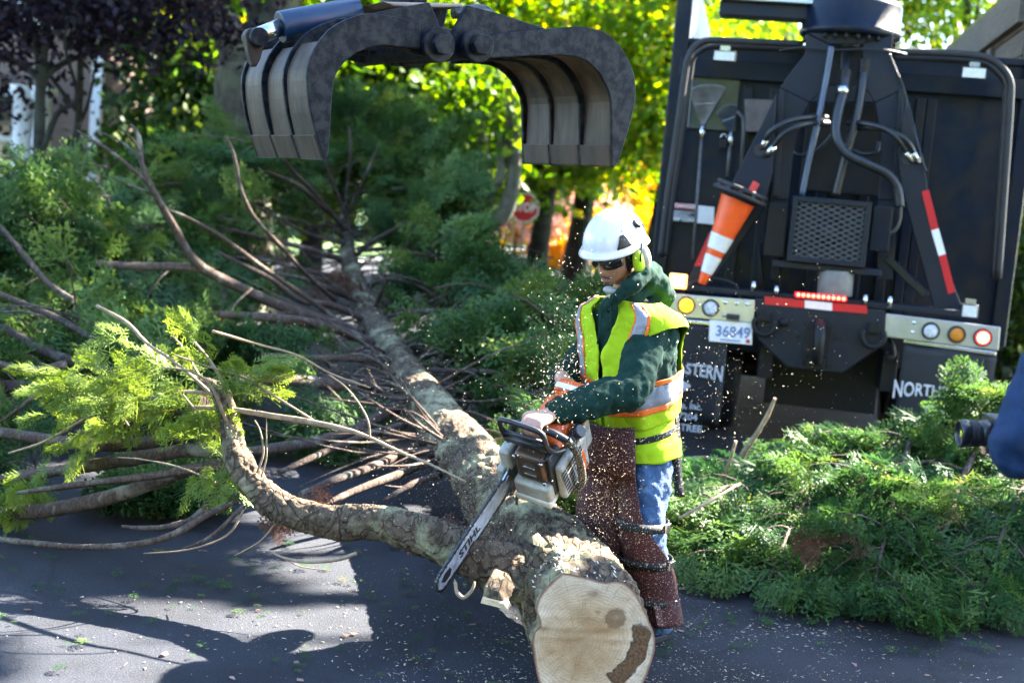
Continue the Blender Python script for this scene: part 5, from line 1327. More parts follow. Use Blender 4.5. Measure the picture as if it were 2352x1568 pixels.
# licence plate
lp = plate([Z3(385,498,-.02),Z3(655,520,-.02),Z3(650,655,-.02),Z3(380,632,-.02)], .004, 'licence_plate', M_whitetape, bevel=.002)
c = (Z3(385,498,-.022)+Z3(650,655,-.022))/2; X = (Z3(655,520,0)-Z3(385,498,0)).normalized(); Zv = Vector((0,1,0)).cross(X)*-1
M_plateblue = pm('plate_blue', (.1,.19,.42), .5, var=.1)
place_text('lettering','36849',.105,M_plateblue,lp,c+Vector((.015,0,0)),X,Zv,sx=.92,offset=.002)
tpart(MB().bar(c-X*.07-Zv*.056+Vector((0,-.001,0)),c+X*.07-Zv*.056+Vector((0,-.001,0)),.002,.008,Zv),'plate_caption',M_plateblue,lp,bevel=0)
tpart(MB().lathe(Z3(625,632,-.022),(0,-1,0),[(0,.014),(.003,.014),(.003,0)],12),'plate_sticker',M_redtape,lp,bevel=0)
tpart(MB().box2(Z3(492,462,-.06),Z3(570,500,-.002)), 'plate_lamp', M_black, bevel=.006)
# work lights
M_ledoff = pm('white_led_panel', (.62,.64,.6), .3, var=.25, scale=120)
M_amblit = pm('amber_marker_lit', (.9,.6,.25), .3, emit=(1,.42,.08), estr=.45)
for x0, y0, x1, y1, v, zf in ((368,280,488,350,.46,Z2),(1760,372,1892,447,.46,Z2),(1965,397,2062,492,.1,Z3)):
    q0 = zf(x0,y0,v); q1 = zf(x1,y1,v); h_ = tpart(MB().box2(q0,q1+Vector((0,.05,0))), 'work_light', M_black, bevel=.005)
    tpart(MB().box2(q0+Vector((.008,-.004,-.008)),Vector((q1.x-.008,v-.001,q1.z+.008))), 'work_light_lens', M_ledoff, h_, bevel=0)
    cx_ = (q0.x+q1.x)/2; tpart(MB().box2((cx_-.035,v+.01,q0.z),(cx_+.035,v+.03,q0.z+.035)), 'light_bracket', M_chrome, h_, bevel=0)
q0 = Z3(138,207,.03); q1 = Z3(238,308,.03); h_ = tpart(MB().box2(q0,q1+Vector((0,.03,0))), 'marker_light', M_amblit, bevel=.01)
tpart(MB().box2(q0+Vector((.028,-.004,-.028)),Vector((q1.x-.028,.029,q1.z+.028))), 'marker_lens', pm('marker_core',(.75,.62,.5),.4,emit=(1,.8,.62),estr=.08), h_, bevel=0)
# danger sign and paper notice
sg = plate([Z2(137,1133,VB-.06),Z2(265,1143,VB-.06),Z2(258,1250,VB-.06),Z2(130,1238,VB-.06)], .004, 'danger_sign', pm('sign_black',(.02,.02,.022),.4), bevel=0)
plate([Z2(139,1135,VB-.063),Z2(264,1145,VB-.063),Z2(262,1174,VB-.063),Z2(137,1164,VB-.063)], .002, 'sign_header', M_redtape, sg, bevel=0)
X = (Z2(265,1143,VB)-Z2(137,1133,VB)).normalized(); Zv = Vector((0,1,0)).cross(X)*-1
place_text('lettering','DANGER',.042,M_whitetape,sg,Z2(212,1155,VB-.066),X,Zv,offset=.001)
for k in range(5): 
    tpart(MB().bar(Z2(142,1182+k*9,VB-.062),Z2(256-(k%3)*16,1191+k*9,VB-.062),.001,.006,Zv),'print_line',M_lettering,sg,bevel=0)
place_text('lettering','KEEP CLEAR',.034,M_whitetape,sg,Z2(195,1230,VB-.063),X,Zv,offset=.0008)
plate([Z2(276,1150,VB-.06),Z2(372,1160,VB-.06),Z2(368,1258,VB-.06),Z2(272,1248,VB-.06)], .003, 'paper_notice', M_whitetape, bevel=0)
for q in ([T(1745,560,.3),T(1752,700,.3)],[T(1790,580,.3),T(1788,700,.3)]):
    tpart(MB().tube(q,.014,8), 'vertical_pipe', M_navyd, bevel=0)
tpart(MB().tube(catmull([T(1560,700,.1),T(1580,655,.1),T(1640,640,.1),T(1690,655,.1),T(1700,690,.1)],5),.01,8),'cable', M_black, bevel=0)
tpart(MB().bar(Z3(1495,110,.35),Z3(1745,350,.28),.09,.05),'blue_strut', M_navy)
tpart(MB().lathe(T(2360,240,VB+.1),(1,0,0),[(-.02,.03),(.02,.03),(.03,.02),(.03,0)],14),'side_marker', M_ledbody, bevel=0)

# ------------------------------------------------------------------ tools carried on the bulkhead (things of their own)
M_handle = pm('tool_handle', (.05,.05,.055), .5, var=.5, scale=30, col2=(.14,.13,.12))
M_steelgrey = pm('tool_steel', (.34,.35,.37), .45, .3, var=.3)
def world(p): return TM @ p
def rake(label, apex, tipL, tipR, foot, n, col, crossf=None):
    a, l, r_, f = [world(q) for q in (apex, tipL, tipR, foot)]
    t = root('leaf_rake', label, 'rake', (f.x,f.y,f.z), group='leaf rakes carried on the truck bulkhead')
    MB().tube([f, f.lerp(a,.5), a], .012, 10).build('handle', M_handle, t)
    MB().cyl(a-(a-f).normalized()*.09, a+(a-f).normalized()*.02, .02, 12).build('ferrule', M_chrome, t)
    for k in range(n):
        e = l.lerp(r_, k/(n-1)); bow = (k/(n-1)-.5)
        e = e+(e-a).normalized()*(.03*(1-4*bow*bow))
        bend = e-TAY*.05
        MB().tube([a, a.lerp(e,.93), bend], .0042, 5).build('tine', col, t)
    m1, m2 = a.lerp(l,.62), a.lerp(r_,.62); MB().bar(m1,m2,.006,.012,-TAY).build('tine_brace', M_steelgrey, t)
vr = VB-.11
rake('wide leaf rake with fanned wire tines at the bulkhead corner', Z7(222,400,vr), Z7(125,135,vr), Z7(385,120,vr), Z7(150,1360,vr-.25), 20, M_steelgrey)
rake('smaller blue-grey leaf rake hanging beside the padlock', Z7(428,455,vr), Z7(330,300,vr), Z7(470,250,vr), Z7(400,760,vr-.05), 11, pm('blue_tines',(.1,.14,.2),.5,.3))
f = world(Z7(500,690,vr-.02)); t = root('scoop_shovel', 'flat brown-grey scoop shovel hanging behind the left mast leg', 'shovel', (f.x,f.y,f.z))
MB().tube([f, world(Z7(520,420,vr)), world(Z7(515,330,vr)), world(Z7(472,285,vr))], .013, 10).build('handle', M_handle, t)
MB().prism([world(Z7(525,195,vr)),world(Z7(735,203,vr)),world(Z7(722,440,vr)),world(Z7(530,436,vr))], TAY*.02).build('blade', pm('shovel_blade',(.13,.105,.095),.55,.2,var=.3,scale=12), t, bevel=.01)
c = world(Z7(370,525,vr-.02)); t = root('padlock', 'small dark padlock hanging between the two rakes', 'padlock', (c.x,c.y,c.z-.04))
MB().box(c,(.06,.03,.075),Matrix.Rotation(-YAW,3,'Z')).build('lock_body', M_navyd, t, bevel=.01)
MB().tube([c+Vector((math.cos(a)*.022,0,.035+.03*math.sin(a)+.01)) for a in np.linspace(0,math.pi,9)],.006,8).build('shackle', M_chrome, t)
# upside-down traffic cone
M_orange = pm('cone_orange', (.85,.10,.012), .45, var=.12, scale=8, bump=.05)
M_coll = pm('cone_collar', (.72,.72,.70), .4, var=.1, scale=30)
ct = world(Z7(478,930,.02)); cb = world(Z7(215,1540,.02)); ax = (cb-ct); Lc = ax.length; ax.normalize()
cone = root('traffic_cone', 'orange traffic cone with two white bands hung upside down on the truck', 'cone', (cb.x,cb.y,cb.z))
R1 = 125/2.9046/1.08844*8.85/FPX*1.02; R2 = 28/2.9046/1.08844*8.85/FPX
def rc(t): return R1+(R2-R1)*t
def band(t0, t1, off=0): return [(Lc*t0,rc(t0)+off),(Lc*t1,rc(t1)+off)]
MB().lathe(ct,ax,[(0,R1*1.02)]+[(Lc*t,rc(t)) for t in np.linspace(0.02,.985,20)]+[(Lc,R2*.75),(Lc,R2*.5),(Lc*.9,R2*.4)],36).build('cone_body', M_orange, cone)
for t0, t1 in ((.42,.59),(.66,.865)): MB().lathe(ct,ax,band(t0,t1,.003),36).build('reflective_band', M_coll, cone)
xs = ax.cross(TAY).normalized(); ys = ax.cross(xs).normalized()
for k, (o_, s_) in enumerate(((-.075,1.42),(-.035,1.50))):
    ring_ = [ct+ax*o_+(xs*math.cos(a)+ys*math.sin(a))*R1*s_ for a in np.linspace(0,2*math.pi,33)]
    MB().tube(ring_,.018,8).build('base_ring', M_black, cone)
for k in range(12):
    a = 2*math.pi*k/12; d_ = xs*math.cos(a)+ys*math.sin(a); MB().bar(ct+ax*-.085+d_*R1*1.43,ct+ax*-.025+d_*R1*1.5,.03,.018,d_).build('base_rib', M_black, cone)
MB().lathe(ct+ax*-.07,ax,[(0,R1*.98),(.0,R1*1.36),(.015,R1*1.36),(.03,R1*1.05)],28).build('base_plate', pm('cone_red',(.6,.04,.04),.5), cone)
MB().bar(ct+ax*-.07+xs*.06-ys*.02,ct+ax*-.16+xs*.07-ys*.02,.05,.02,ys).build('base_tab', pm('cone_tab',(.7,.06,.05),.5), cone)

# ------------------------------------------------------------------ grapple
GAX = Vector((-.515,.857,0)).normalized(); GO = P(1045,120,5.1)
def Gp(x, y, s=0.0):
    """zoom pixel on the grapple's front plate plane, shifted s metres back along its axis"""
    r_ = ray((560+x/2.1778)/1.08844, (y/2.1778)/1.08844); t_ = (GO-CAM).dot(GAX)/r_.dot(GAX); return CAM+r_*t_+GAX*s
gr = root('log_grapple', 'open steel log grapple with worn curved jaws hanging above the felled cedar', 'grapple', Gp(1240,280))
M_grap = pm('grapple_paint', (.004,.006,.011), .5, spec=.12, var=.6, scale=24, detail=9, bump=.15, bscale=45, rvar=.2, stops=(.40,.58), col2=(.026,.027,.03))
M_worn = pm('worn_steel', (.095,.066,.046), .55, .0, spec=.25, var=.35, scale=12, detail=8, bump=.15, bscale=60, rvar=.15, stretch=(1,1,.22), col2=(.028,.022,.018))
jr_out = [(1440,190),(1560,178),(1700,165),(1830,150),(1950,145),(2060,170),(2110,200),(2150,240),(2190,300),(2215,350),(2235,410),(2242,470),(2240,560),(2222,640),(2200,720),(2175,800),(2150,880),(2125,915)]
jr_in = [(2115,905),(2112,800),(2112,700),(2110,560),(2100,505),(2080,460),(2055,412),(2020,370),(1980,335),(1930,312),(1830,300),(1690,303),(1560,310),(1440,317)]
jl_out = [(1075,125),(1000,105),(900,86),(800,72),(760,76),(720,88),(670,105),(620,130),(570,165),(530,210),(495,262),(470,320),(455,370),(450,420),(456,510),(470,600),(500,720),(545,872)]
jl_in = [(568,860),(577,740),(583,640),(587,560),(592,500),(600,440),(615,400),(640,360),(675,322),(720,290),(765,270),(810,255),(870,245),(960,257),(1070,268)]
SS = (0.0,.243,.487,.73); TH = .019
jawR = MB().prism([Gp(*p) for p in jr_out+jr_in], GAX*TH).build('jaw_plate', M_grap, gr, bevel=.004)
for s_ in SS[1:]: MB().prism([Gp(*p,s_) for p in jr_out[2:]+jr_in[:-2]], GAX*TH).build('jaw_plate', M_grap, gr, bevel=.004)
MB().prism([Gp(*p) for p in jl_out+jl_in], GAX*TH).build('jaw_plate', M_grap, gr, bevel=.004)
for s_ in SS[1:]: MB().prism([Gp(*p,s_) for p in jl_out+jl_in], GAX*TH).build('jaw_plate', M_grap, gr, bevel=.004)
def skin(curve, s0, s1, off_to, f, name, mat, th=.016):
    """curved sheet between two plates, following curve pulled a fraction f towards off_to"""
    ps = []
    for (x, y), (x2, y2) in zip(curve, off_to): ps.append((x+(x2-x)*f, y+(y2-y)*f))
    rings_ = [[Gp(x,y,s0), Gp(x,y,s1)] for x, y in ps]
    mb = MB(); n = len(rings_)
    nrm = []
    for i in range(n):
        a = rings_[min(i+1,n-1)][0]-rings_[max(i-1,0)][0]; nn = a.cross(GAX).normalized(); nrm.append(nn)
    vv_ = []
    for i in range(n): vv_ += [rings_[i][0], rings_[i][1], rings_[i][1]+nrm[i]*th, rings_[i][0]+nrm[i]*th]
    ff_ = []
    for i in range(n-1):
        a = i*4; b = a+4
        for k in range(4): ff_.append((a+k, a+(k+1)%4, b+(k+1)%4, b+k))
    ff_ += [(0,1,2,3),(4*n-1,4*n-2,4*n-3,4*n-4)]
    mb.add(vv_, ff_, False); return mb.build(name, mat, gr, bevel=.002)
def resamp(c, n):
    c = [Vector((x,y,0)) for x, y in c]; L_ = [0]
    for i in range(1,len(c)): L_.append(L_[-1]+(c[i]-c[i-1]).length)
    out = []
    for k in range(n):
        t = L_[-1]*k/(n-1); i = max(j for j in range(len(L_)) if L_[j] <= t+1e-9); i = min(i,len(c)-2)
        f = (t-L_[i])/max(1e-9,L_[i+1]-L_[i]); p = c[i].lerp(c[i+1],f); out.append((p.x,p.y))
    return out
RO = resamp(jr_out[4:], 24); RI = resamp(jr_in[::-1][2:], 24)
LO = resamp(jl_out[9:], 24); LI = resamp(jl_in[::-1][5:], 24)
for k in range(3):
    s0, s1 = SS[k]+TH+.001, SS[k+1]-.001
    skin(RI, s0, s1, RO, .22 if k != 1 else .16, 'jaw_skin', M_worn)
    MB().prism([Gp(*p,s0) for p in ((2108,790),(2160,800),(2126,914),(2114,905))], GAX*(s1-s0)).build('cutting_edge', M_worn, gr, bevel=.003)
    skin(LO, s0, s1, LI, .12 if k != 1 else .22, 'jaw_skin', M_worn)
    MB().prism([Gp(*p,s0) for p in ((500,735),(560,740),(568,858),(545,870))], GAX*(s1-s0)).build('cutting_edge', M_worn, gr, bevel=.003)
for s_ in (.03,.60):
    MB().prism([Gp(*p,s_) for p in ((1345,25),(1500,65),(1780,155),(1700,172),(1560,190),(1440,330),(1290,322),(1258,290),(1250,245),(1280,150))], GAX*.03).build('jaw_lever', M_grap, gr, bevel=.006)
    MB().prism([Gp(*p,s_) for p in ((790,78),(960,42),(1140,8),(1165,60),(1200,150),(1230,230),(1235,282),(1192,316),(1080,300),(960,262),(860,250))], GAX*.03).build('jaw_lever', M_grap, gr, bevel=.006)
for x, y in ((1150,248),(1362,250)):
    c = Gp(x,y); MB().cyl(c-GAX*.015,c+GAX*.7,.05,20).build('pivot_pin', M_grap, gr, bevel=.004)
    MB().cyl(c-GAX*.04,c-GAX*.012,.068,24).build('pin_collar', M_grap, gr, bevel=.006)
    MB().cyl(c-GAX*.075,c-GAX*.041,.043,6).build('pin_nut', M_grap, gr, bevel=.004)
MB().prism([Gp(*p,.2) for p in ((1140,15),(1360,15),(1300,240),(1260,300),(1210,300),(1170,230))], GAX*.3).build('centre_frame', M_grap, gr, bevel=.01)
MB().prism([Gp(*p,.12) for p in ((940,-6),(1380,6),(1385,26),(1170,28),(1000,20))], GAX*.42).build('head_block', pm('dusty_block',(.3,.24,.2),.7,var=.25,scale=10), gr, bevel=.01)
MB().prism([Gp(*p,.22) for p in ((1090,-8),(1260,-4),(1250,-190),(1110,-190))], GAX*.2).build('rotator', M_grap, gr, bevel=.02)
MB().bar(Gp(1180,-190,.32), Gp(1180,-190,.32)+Vector((0,0,.45)),.14,.14,(1,0,0)).build('hanger_link', M_grap, gr, bevel=.01)
# hydraulic cylinder on the left jaw
s_ = .36; c1, c2, c3 = Gp(940,28,s_), Gp(495,112,s_), Gp(350,172,s_)
MB().cyl(c1,c2,.062,24).build('cylinder_barrel', pm('blue_cylinder',(.008,.028,.07),.35,var=.2,rvar=.1), gr, bevel=.004)
MB().cyl(c2,c3,.034,20).build('cylinder_rod', M_chrome, gr)
MB().prism([Gp(*p,.335) for p in ((282,150),(300,122),(345,112),(392,125),(412,165),(395,205),(370,300),(345,345),(325,335),(300,260))], GAX*.045).build('cylinder_lug', M_worn, gr, bevel=.006)
MB().cyl(Gp(350,172,.30),Gp(350,172,.42),.036,20).build('lug_pin', M_grap, gr, bevel=.004)
hq = catmull([Gp(1440,40,.3),Gp(1500,32,.3),Gp(1580,18,.32),Gp(1650,25,.34),Gp(1700,65,.36),Gp(1718,110,.38),Gp(1712,150,.4)],6)
MB().tube(hq,.024,12,noise_amp=.08,noise_scale=60).build('grapple_hose', M_hose, gr)
# ------------------------------------------------------------------ chainsaw
SB = P(1180,1085,4.82); ST = P(1003,1352,4.45)
sf = (ST-SB).normalized(); su = Vector((-.15,-.5,.83)); su = (su-sf*su.dot(sf)).normalized(); sl_ = su.cross(sf)
LB = (ST-SB).length
def S(x, y, z): return SB+sf*x+sl_*y+su*z
saw = root('chainsaw', 'orange and white chainsaw biting into the forked limb, held by the worker', 'chainsaw', SB)
M_sawwhite = pm('saw_white', (.5,.48,.43), .45, var=.15, scale=20, bump=.05, col2=(.28,.245,.19))
M_saworange = pm('saw_orange', (.72,.11,.012), .38, var=.15, scale=12)
M_sawblack = pm('saw_black', (.016,.018,.022), .42, var=.4, scale=30, bump=.08, bscale=120)
M_sawdusty = pm('saw_dusty_black', (.02,.02,.02), .8, scale=130, detail=2, col2=(.02,.02,.02)); 
def dusty(name, col, dust=(.62,.5,.33), lo=.60, hi=.64, scale=140, rough=.7, grad=None, bump=.25, base2=None):
    mt, nt, b = nodes(name); tc = N(nt,'ShaderNodeTexCoord')
    n1 = N(nt,'ShaderNodeTexNoise',Scale=scale,Detail=2,Roughness=.6); nt.links.new(tc.outputs['Object'],n1.inputs['Vector'])
    n2 = N(nt,'ShaderNodeTexNoise',Scale=5,Detail=4); nt.links.new(tc.outputs['Object'],n2.inputs['Vector'])
    r1 = ramp(nt,[(lo,(0,0,0)),(hi,(1,1,1))],n1.outputs['Fac'])
    base = ramp(nt,[(.3,base2 or tuple(c*.7 for c in col)),(.7,col)],n2.outputs['Fac'])
    c = mixc(nt,r1.outputs[0],base.outputs[0],dust)
    nt.links.new(c,b.inputs['Base Color']); b.inputs['Roughness'].default_value = rough; b.inputs['Specular IOR Level'].default_value = .3
    bn = N(nt,'ShaderNodeTexNoise',Scale=9,Detail=5); nt.links.new(tc.outputs['Object'],bn.inputs['Vector'])
    bp = N(nt,'ShaderNodeBump',Strength=bump,Distance=.02); nt.links.new(bn.outputs['Fac'],bp.inputs['Height']); nt.links.new(bp.outputs[0],b.inputs['Normal'])
    return mt
M_tubedust = dusty('handle_dusty', (.015,.015,.016), lo=.55, hi=.62, scale=260, rough=.6)
M_muff = pm('muffler_steel', (.10,.062,.042), .38, .55, var=.35, scale=14, rvar=.12)
def barmat():
    return pm('guide_bar', (.50,.54,.60), .4, .15, var=.35, scale=22, rvar=.12, col2=(.2,.21,.23))
M_bar = barmat()
def sbox(x0,x1,y0,y1,z0,z1, name, mat, bevel=.008, parent=None, taper=0, bseg=3):
    vv_ = [S(x,y+(taper if z == z1 else 0)*(1 if y == y0 else -1),z) for x in (x0,x1) for y in (y0,y1) for z in (z0,z1)]
    return MB().add(vv_, [(0,1,3,2),(4,6,7,5),(0,4,5,1),(2,3,7,6),(0,2,6,4),(1,5,7,3)]).build(name, mat, parent or saw, bevel=bevel, bseg=bseg)
# guide bar (flat, rounded nose) with chain
def barpts(w, n=14, x0=-.06):
    up_ = []; Lx = LB-w*.85
    for k in range(n+1):
        x = x0+(Lx-x0)*k/n; up_.append((x, w*(.88+.12*math.sin(math.pi*min(1,max(0,(x+.06)/(Lx+.06)))))))
    nose = [(Lx+w*.88*math.sin(a), w*.88*math.cos(a)) for a in np.linspace(.2,math.pi-.2,9)]
    return up_+nose+[(x,-z) for x, z in up_[::-1]]
bp_ = barpts(.040)
gb = MB().prism([S(x,-.003,z) for x, z in bp_], sl_*.006).build('guide_bar', M_bar, saw, bevel=.001)
cp = barpts(.046)
ch = MB()
pts_ = resamp([(x,z) for x, z in cp]+[cp[0]], 130)
for k in range(0,129):
    (x0,z0),(x1,z1) = pts_[k],pts_[k+1]; a, b_ = S(x0,0,z0), S(x1,0,z1)
    hgt = .012 if k % 3 else .017
    ch.bar(a+(b_-a)*.04, b_-(b_-a)*.04, .009 if k % 2 else .0065, hgt, sl_.cross(b_-a))
ch.build('saw_chain', pm('chain_steel',(.10,.095,.09),.4,.8,var=.4,scale=60), saw, kind='stuff')
place_text('lettering','STIHL',.046,M_sawblack,gb,S(LB*.60,.0037,-.002),-sf,su,local=False,offset=.0012,sx=1.25)
MB().prism([S(x,.0036,z) for x, z in ((LB*.84,.014),(LB*.90,.018),(LB*.95,.005),(LB*.92,-.016),(LB*.86,-.02),(LB*.83,-.004))], sl_*.0012).build('bar_tip_print', M_sawblack, gb)
# body
sbox(-.30,.00,.015,.185,-.06,.10,'crankcase',M_sawwhite,.015)
sbox(-.02,.055,.03,.185,-.066,.035,'front_housing',M_sawwhite,.014)
sbox(.0,.062,.032,.186,-.066,-.035,'front_sill',pm('saw_cream',(.6,.56,.47),.5,var=.15,scale=20),.008)
mf = sbox(-.05,.04,.045,.172,.04,.178,'muffler',M_muff,.02,bseg=4)
for zz in (.085,.125): sbox(.041,.045,.085,.135,zz-.004,zz+.004,'muffler_rib',M_chrome,.001,mf)
for yy, zz in ((.052,.165),(.165,.165),(.165,.055)):
    MB().cyl(S(.036,yy,zz),S(.046,yy,zz),.007,8).build('muffler_bolt',M_chrome,mf)
sbox(-.06,.02,.172,.19,-.03,.18,'side_shroud',M_sawblack,.006)
# starter cover with louvres
stc = sbox(-.20,.0,.186,.222,-.064,.115,'starter_cover',M_sawwhite,.014)
for i in range(7):
    for j in range(4):
        x = -.175+j*.042+.004*i; z = -.04+i*.02
        sbox(x,x+.034,.2225,.2235,z,z+.011,'louvre',M_sawblack,0,stc)
sbox(-.165,-.12,.2236,.226,-.05,.05,'cover_badge',M_saworange,.002,stc)
# top cover, filter cover
tcv = MB().loft([[S(x,y,z) for y, z in ((.02,.085),(.022,.15),(.04,.185+dz),(.10,.20+dz),(.16,.185+dz),(.182,.15),(.185,.085))] for x, dz in ((-.06,-.03),(-.075,-.008),(-.16,0),(-.25,-.005),(-.285,-.02),(-.295,-.05))], closed=True).build('top_cover', M_saworange, saw)
for y in (.07,.11): MB().tube([S(-.07,y,.172),S(-.12,y,.196),S(-.2,y,.2),S(-.27,y,.193)],.003,6).build('cover_rib',M_saworange,tcv)
sbox(-.36,-.295,.04,.165,.04,.2,'filter_cover',M_saworange,.02)
sbox(-.325,-.3,.05,.155,.2005,.204,'badge',M_whitetape,.001)
MB().cyl(S(-.15,.205,.15),S(-.155,.235,.175),.026,16).build('filler_cap',M_sawblack,saw,bevel=.004)
sbox(-.20,-.11,.19,.222,.116,.165,'choke_block',M_sawblack,.008)
# rear handle loop
MB().tube(catmull([S(-.33,.07,.12),S(-.37,.055,.06),S(-.42,.05,.02),S(-.47,.05,-.02),S(-.46,.055,-.06),S(-.38,.07,-.065),S(-.29,.09,-.04)],6),.019,12).build('rear_handle',M_sawblack,saw)
# front handle tube
HT = [S(-.055,.012,.02),S(-.055,-.005,.10),S(-.055,.0,.19),S(-.06,.03,.232),S(-.06,.10,.238),S(-.06,.17,.236),S(-.065,.225,.21),S(-.075,.25,.15),S(-.085,.252,.05),S(-.075,.25,-.03),S(-.055,.225,-.062),S(-.035,.16,-.066)]
MB().tube(catmull(HT[:7],6),.0145,14).build('front_handle',M_sawblack,saw)
MB().tube(catmull(HT[6:],6),.0155,14).build('front_handle_grip',M_tubedust,saw)
# chain brake hand guard: frame with window
GQ = [S(-.005,.012,.185),S(.0,.0,.22),S(.012,.002,.30),S(.015,.02,.325),S(.016,.10,.327),S(.015,.165,.32),S(.012,.182,.295),S(-.002,.178,.22),S(-.03,.185,.165),S(-.09,.19,.12)]
MB().tube(catmull(GQ,5),.0105,10).build('hand_guard',M_sawblack,saw)
MB().tube([S(-.004,.004,.205),S(-.002,.09,.21),S(-.006,.178,.205)],.017,10).build('guard_crossbar',M_sawblack,saw)
MB().tube([S(.004,.002,.245),S(.006,.09,.25),S(.002,.178,.245)],.009,8).build('guard_crossbar',M_sawblack,saw)
# sprocket cover on the far side and bumper spikes
sbox(-.16,.05,-.045,-.006,-.055,.06,'sprocket_cover',M_sawwhite,.012)
sbox(-.05,.03,-.03,.02,.05,.15,'oil_tank_edge',M_sawwhite,.012)
for z in (-.045,-.02,.03,.055):
    MB().prism([S(.045,.006,z-.010),S(.045,.006,z+.010),S(.085,.006,z+.002)], sl_*.006).build('bumper_spike',M_chrome,saw)
MB().prism([S(.02,.006,-.07),S(.05,.006,-.07),S(.05,.006,.07),S(.02,.006,.07)], sl_*.005).build('bumper_plate',M_chrome,saw)
MB().prism([S(.03,.02,-.068),S(.045,.02,-.068),S(.06,.02,-.115),S(.055,.02,-.118)], sl_*.008).build('chain_catcher',M_chrome,saw)
# ------------------------------------------------------------------ people
def ering(c, a, b, xa, ya, n=40, sup=2.0, tilt=0.0):
    out = []
    for k in range(n):
        t = 2*math.pi*k/n; cs, sn = math.cos(t), math.sin(t)
        x = math.copysign(abs(cs)**(2/sup), cs)*b; y = math.copysign(abs(sn)**(2/sup), sn)*a
        out.append(Vector(c)+xa*x+ya*y+Vector((0,0,-tilt*x)))
    return out
def limb(mb, pts, rad, seg=18, na=0, ns=14):
    q, r_ = catmull(pts, 5, rad); mb.tube(q, r_, seg, noise_amp=na, noise_scale=ns)
    mb.sphere(q[0], r_[0]*.99, 14, 8); mb.sphere(q[-1], r_[-1]*.99, 14, 8); return mb
def fuse(o, vox, smooth=3, fac=.5):
    m_ = o.modifiers.new('fuse','REMESH'); m_.mode = 'VOXEL'; m_.voxel_size = vox; m_.use_smooth_shade = True
    if smooth: s_ = o.modifiers.new('smooth','SMOOTH'); s_.iterations = smooth; s_.factor = fac
    return o
def wrinkle(o, strength, size, seed=0):
    t_ = bpy.data.textures.new('cloth_folds','CLOUDS'); t_.noise_scale = size; t_.noise_depth = 3
    d_ = o.modifiers.new('folds','DISPLACE'); d_.texture = t_; d_.strength = strength; d_.mid_level = .5; d_.texture_coords = 'LOCAL'
    return o
M_skin = pm('skin', (.56,.32,.23), .5, var=.12, scale=40, bump=.08, bscale=200, col2=(.47,.25,.175))
M_hair = pm('dark_hair', (.018,.013,.011), .6, var=.4, scale=120, bump=.4, bscale=300)
M_hood = pm('green_fleece', (.009,.032,.024), .95, var=.25, scale=30, bump=.35, bscale=90, spec=.15)
M_vest = pm('hi_vis_yellow', (.36,.53,.010), .8, var=.06, scale=20, bump=.35, bscale=14, spec=.2)
M_mesh = pm('hi_vis_mesh', (.3,.5,.02), .85, var=.25, scale=260, bump=.5, bscale=260, spec=.2)
M_retro = pm('reflective_grey', (.26,.27,.31), .5, var=.12, scale=20, bump=.3, bscale=22)
M_orangetape = pm('orange_tape', (.85,.16,.015), .7, var=.08)
M_chaps = dusty('maroon_chaps', (.075,.019,.019), lo=.62, hi=.67, scale=210, rough=.72, bump=.5, base2=(.045,.011,.012))
def denim():
    mt, nt, b = nodes('blue_denim'); tc = N(nt,'ShaderNodeTexCoord')
    n1 = N(nt,'ShaderNodeTexNoise',Scale=9,Detail=6,Roughness=.65); nt.links.new(tc.outputs['Object'],n1.inputs['Vector'])
    r1 = ramp(nt,[(.35,(.015,.04,.10)),(.55,(.04,.095,.2)),(.72,(.16,.26,.4))],n1.outputs['Fac']); nt.links.new(r1.outputs[0],b.inputs['Base Color'])
    b.inputs['Roughness'].default_value = .85; bp = N(nt,'ShaderNodeBump',Strength=.7,Distance=.03); nt.links.new(n1.outputs['Fac'],bp.inputs['Height']); nt.links.new(bp.outputs[0],b.inputs['Normal'])
    return mt
M_denim = denim()
M_strap = dusty('black_webbing', (.012,.012,.013), lo=.62, hi=.66, scale=150, rough=.7)
M_helmet = pm('white_helmet', (.78,.78,.80), .28, var=.03, scale=10, coat=.4)
M_lens = pm('dark_lens', (.010,.011,.010), .05, var=.3, spec=.9)
M_blackp = pm('black_plastic', (.012,.012,.014), .4, var=.2)
M_lime = pm('lime_plastic', (.5,.75,.02), .4, var=.05)
M_greyp = pm('grey_plastic', (.38,.38,.39), .5, var=.1)
M_boot = pm('dark_boot', (.02,.022,.028), .6, var=.3, bump=.3)

PW = lambda x, y, d: P(x, y, d+.10)
fd = Vector((-.75,-.66,0)).normalized(); lv = Vector((-fd.y, fd.x, 0))
worker = root('person', 'worker in white helmet, hi-vis vest, green hoodie and maroon chaps bending over the saw', 'person', PW(1465,1490,5.02)*1.0)
worker.location.z = 0; ROOTINV[worker.name] = Matrix.Translation(worker.location).inverted()
J = dict(nk=PW(1442,686,5.03), hc=PW(1416,584,4.97), lsh=PW(1488,772,4.93), lel=P(1450,892,4.86), lwr=P(1268,948,4.735), rsh=PW(1385,765,5.18), rel=PW(1313,865,5.36),
         lhip=PW(1490,1010,5.0), lkn=PW(1484,1215,4.88), lan=PW(1512,1440,4.97), rhip=PW(1412,1010,5.12), rkn=PW(1388,1225,5.03), ran=PW(1425,1415,5.13))
TS = [(PW(1455,1045,5.06),.155,.115,.10),(PW(1455,1000,5.06),.165,.125,.25),(PW(1452,935,5.06),.162,.126,.33),(PW(1450,860,5.06),.172,.132,.30),(PW(1450,795,5.06),.185,.138,.22),(PW(1450,745,5.06),.192,.13,.12),(PW(1447,712,5.05),.165,.112,.05),(PW(1444,690,5.04),.10,.085,.0),(PW(1440,672,5.02),.066,.07,.0)]
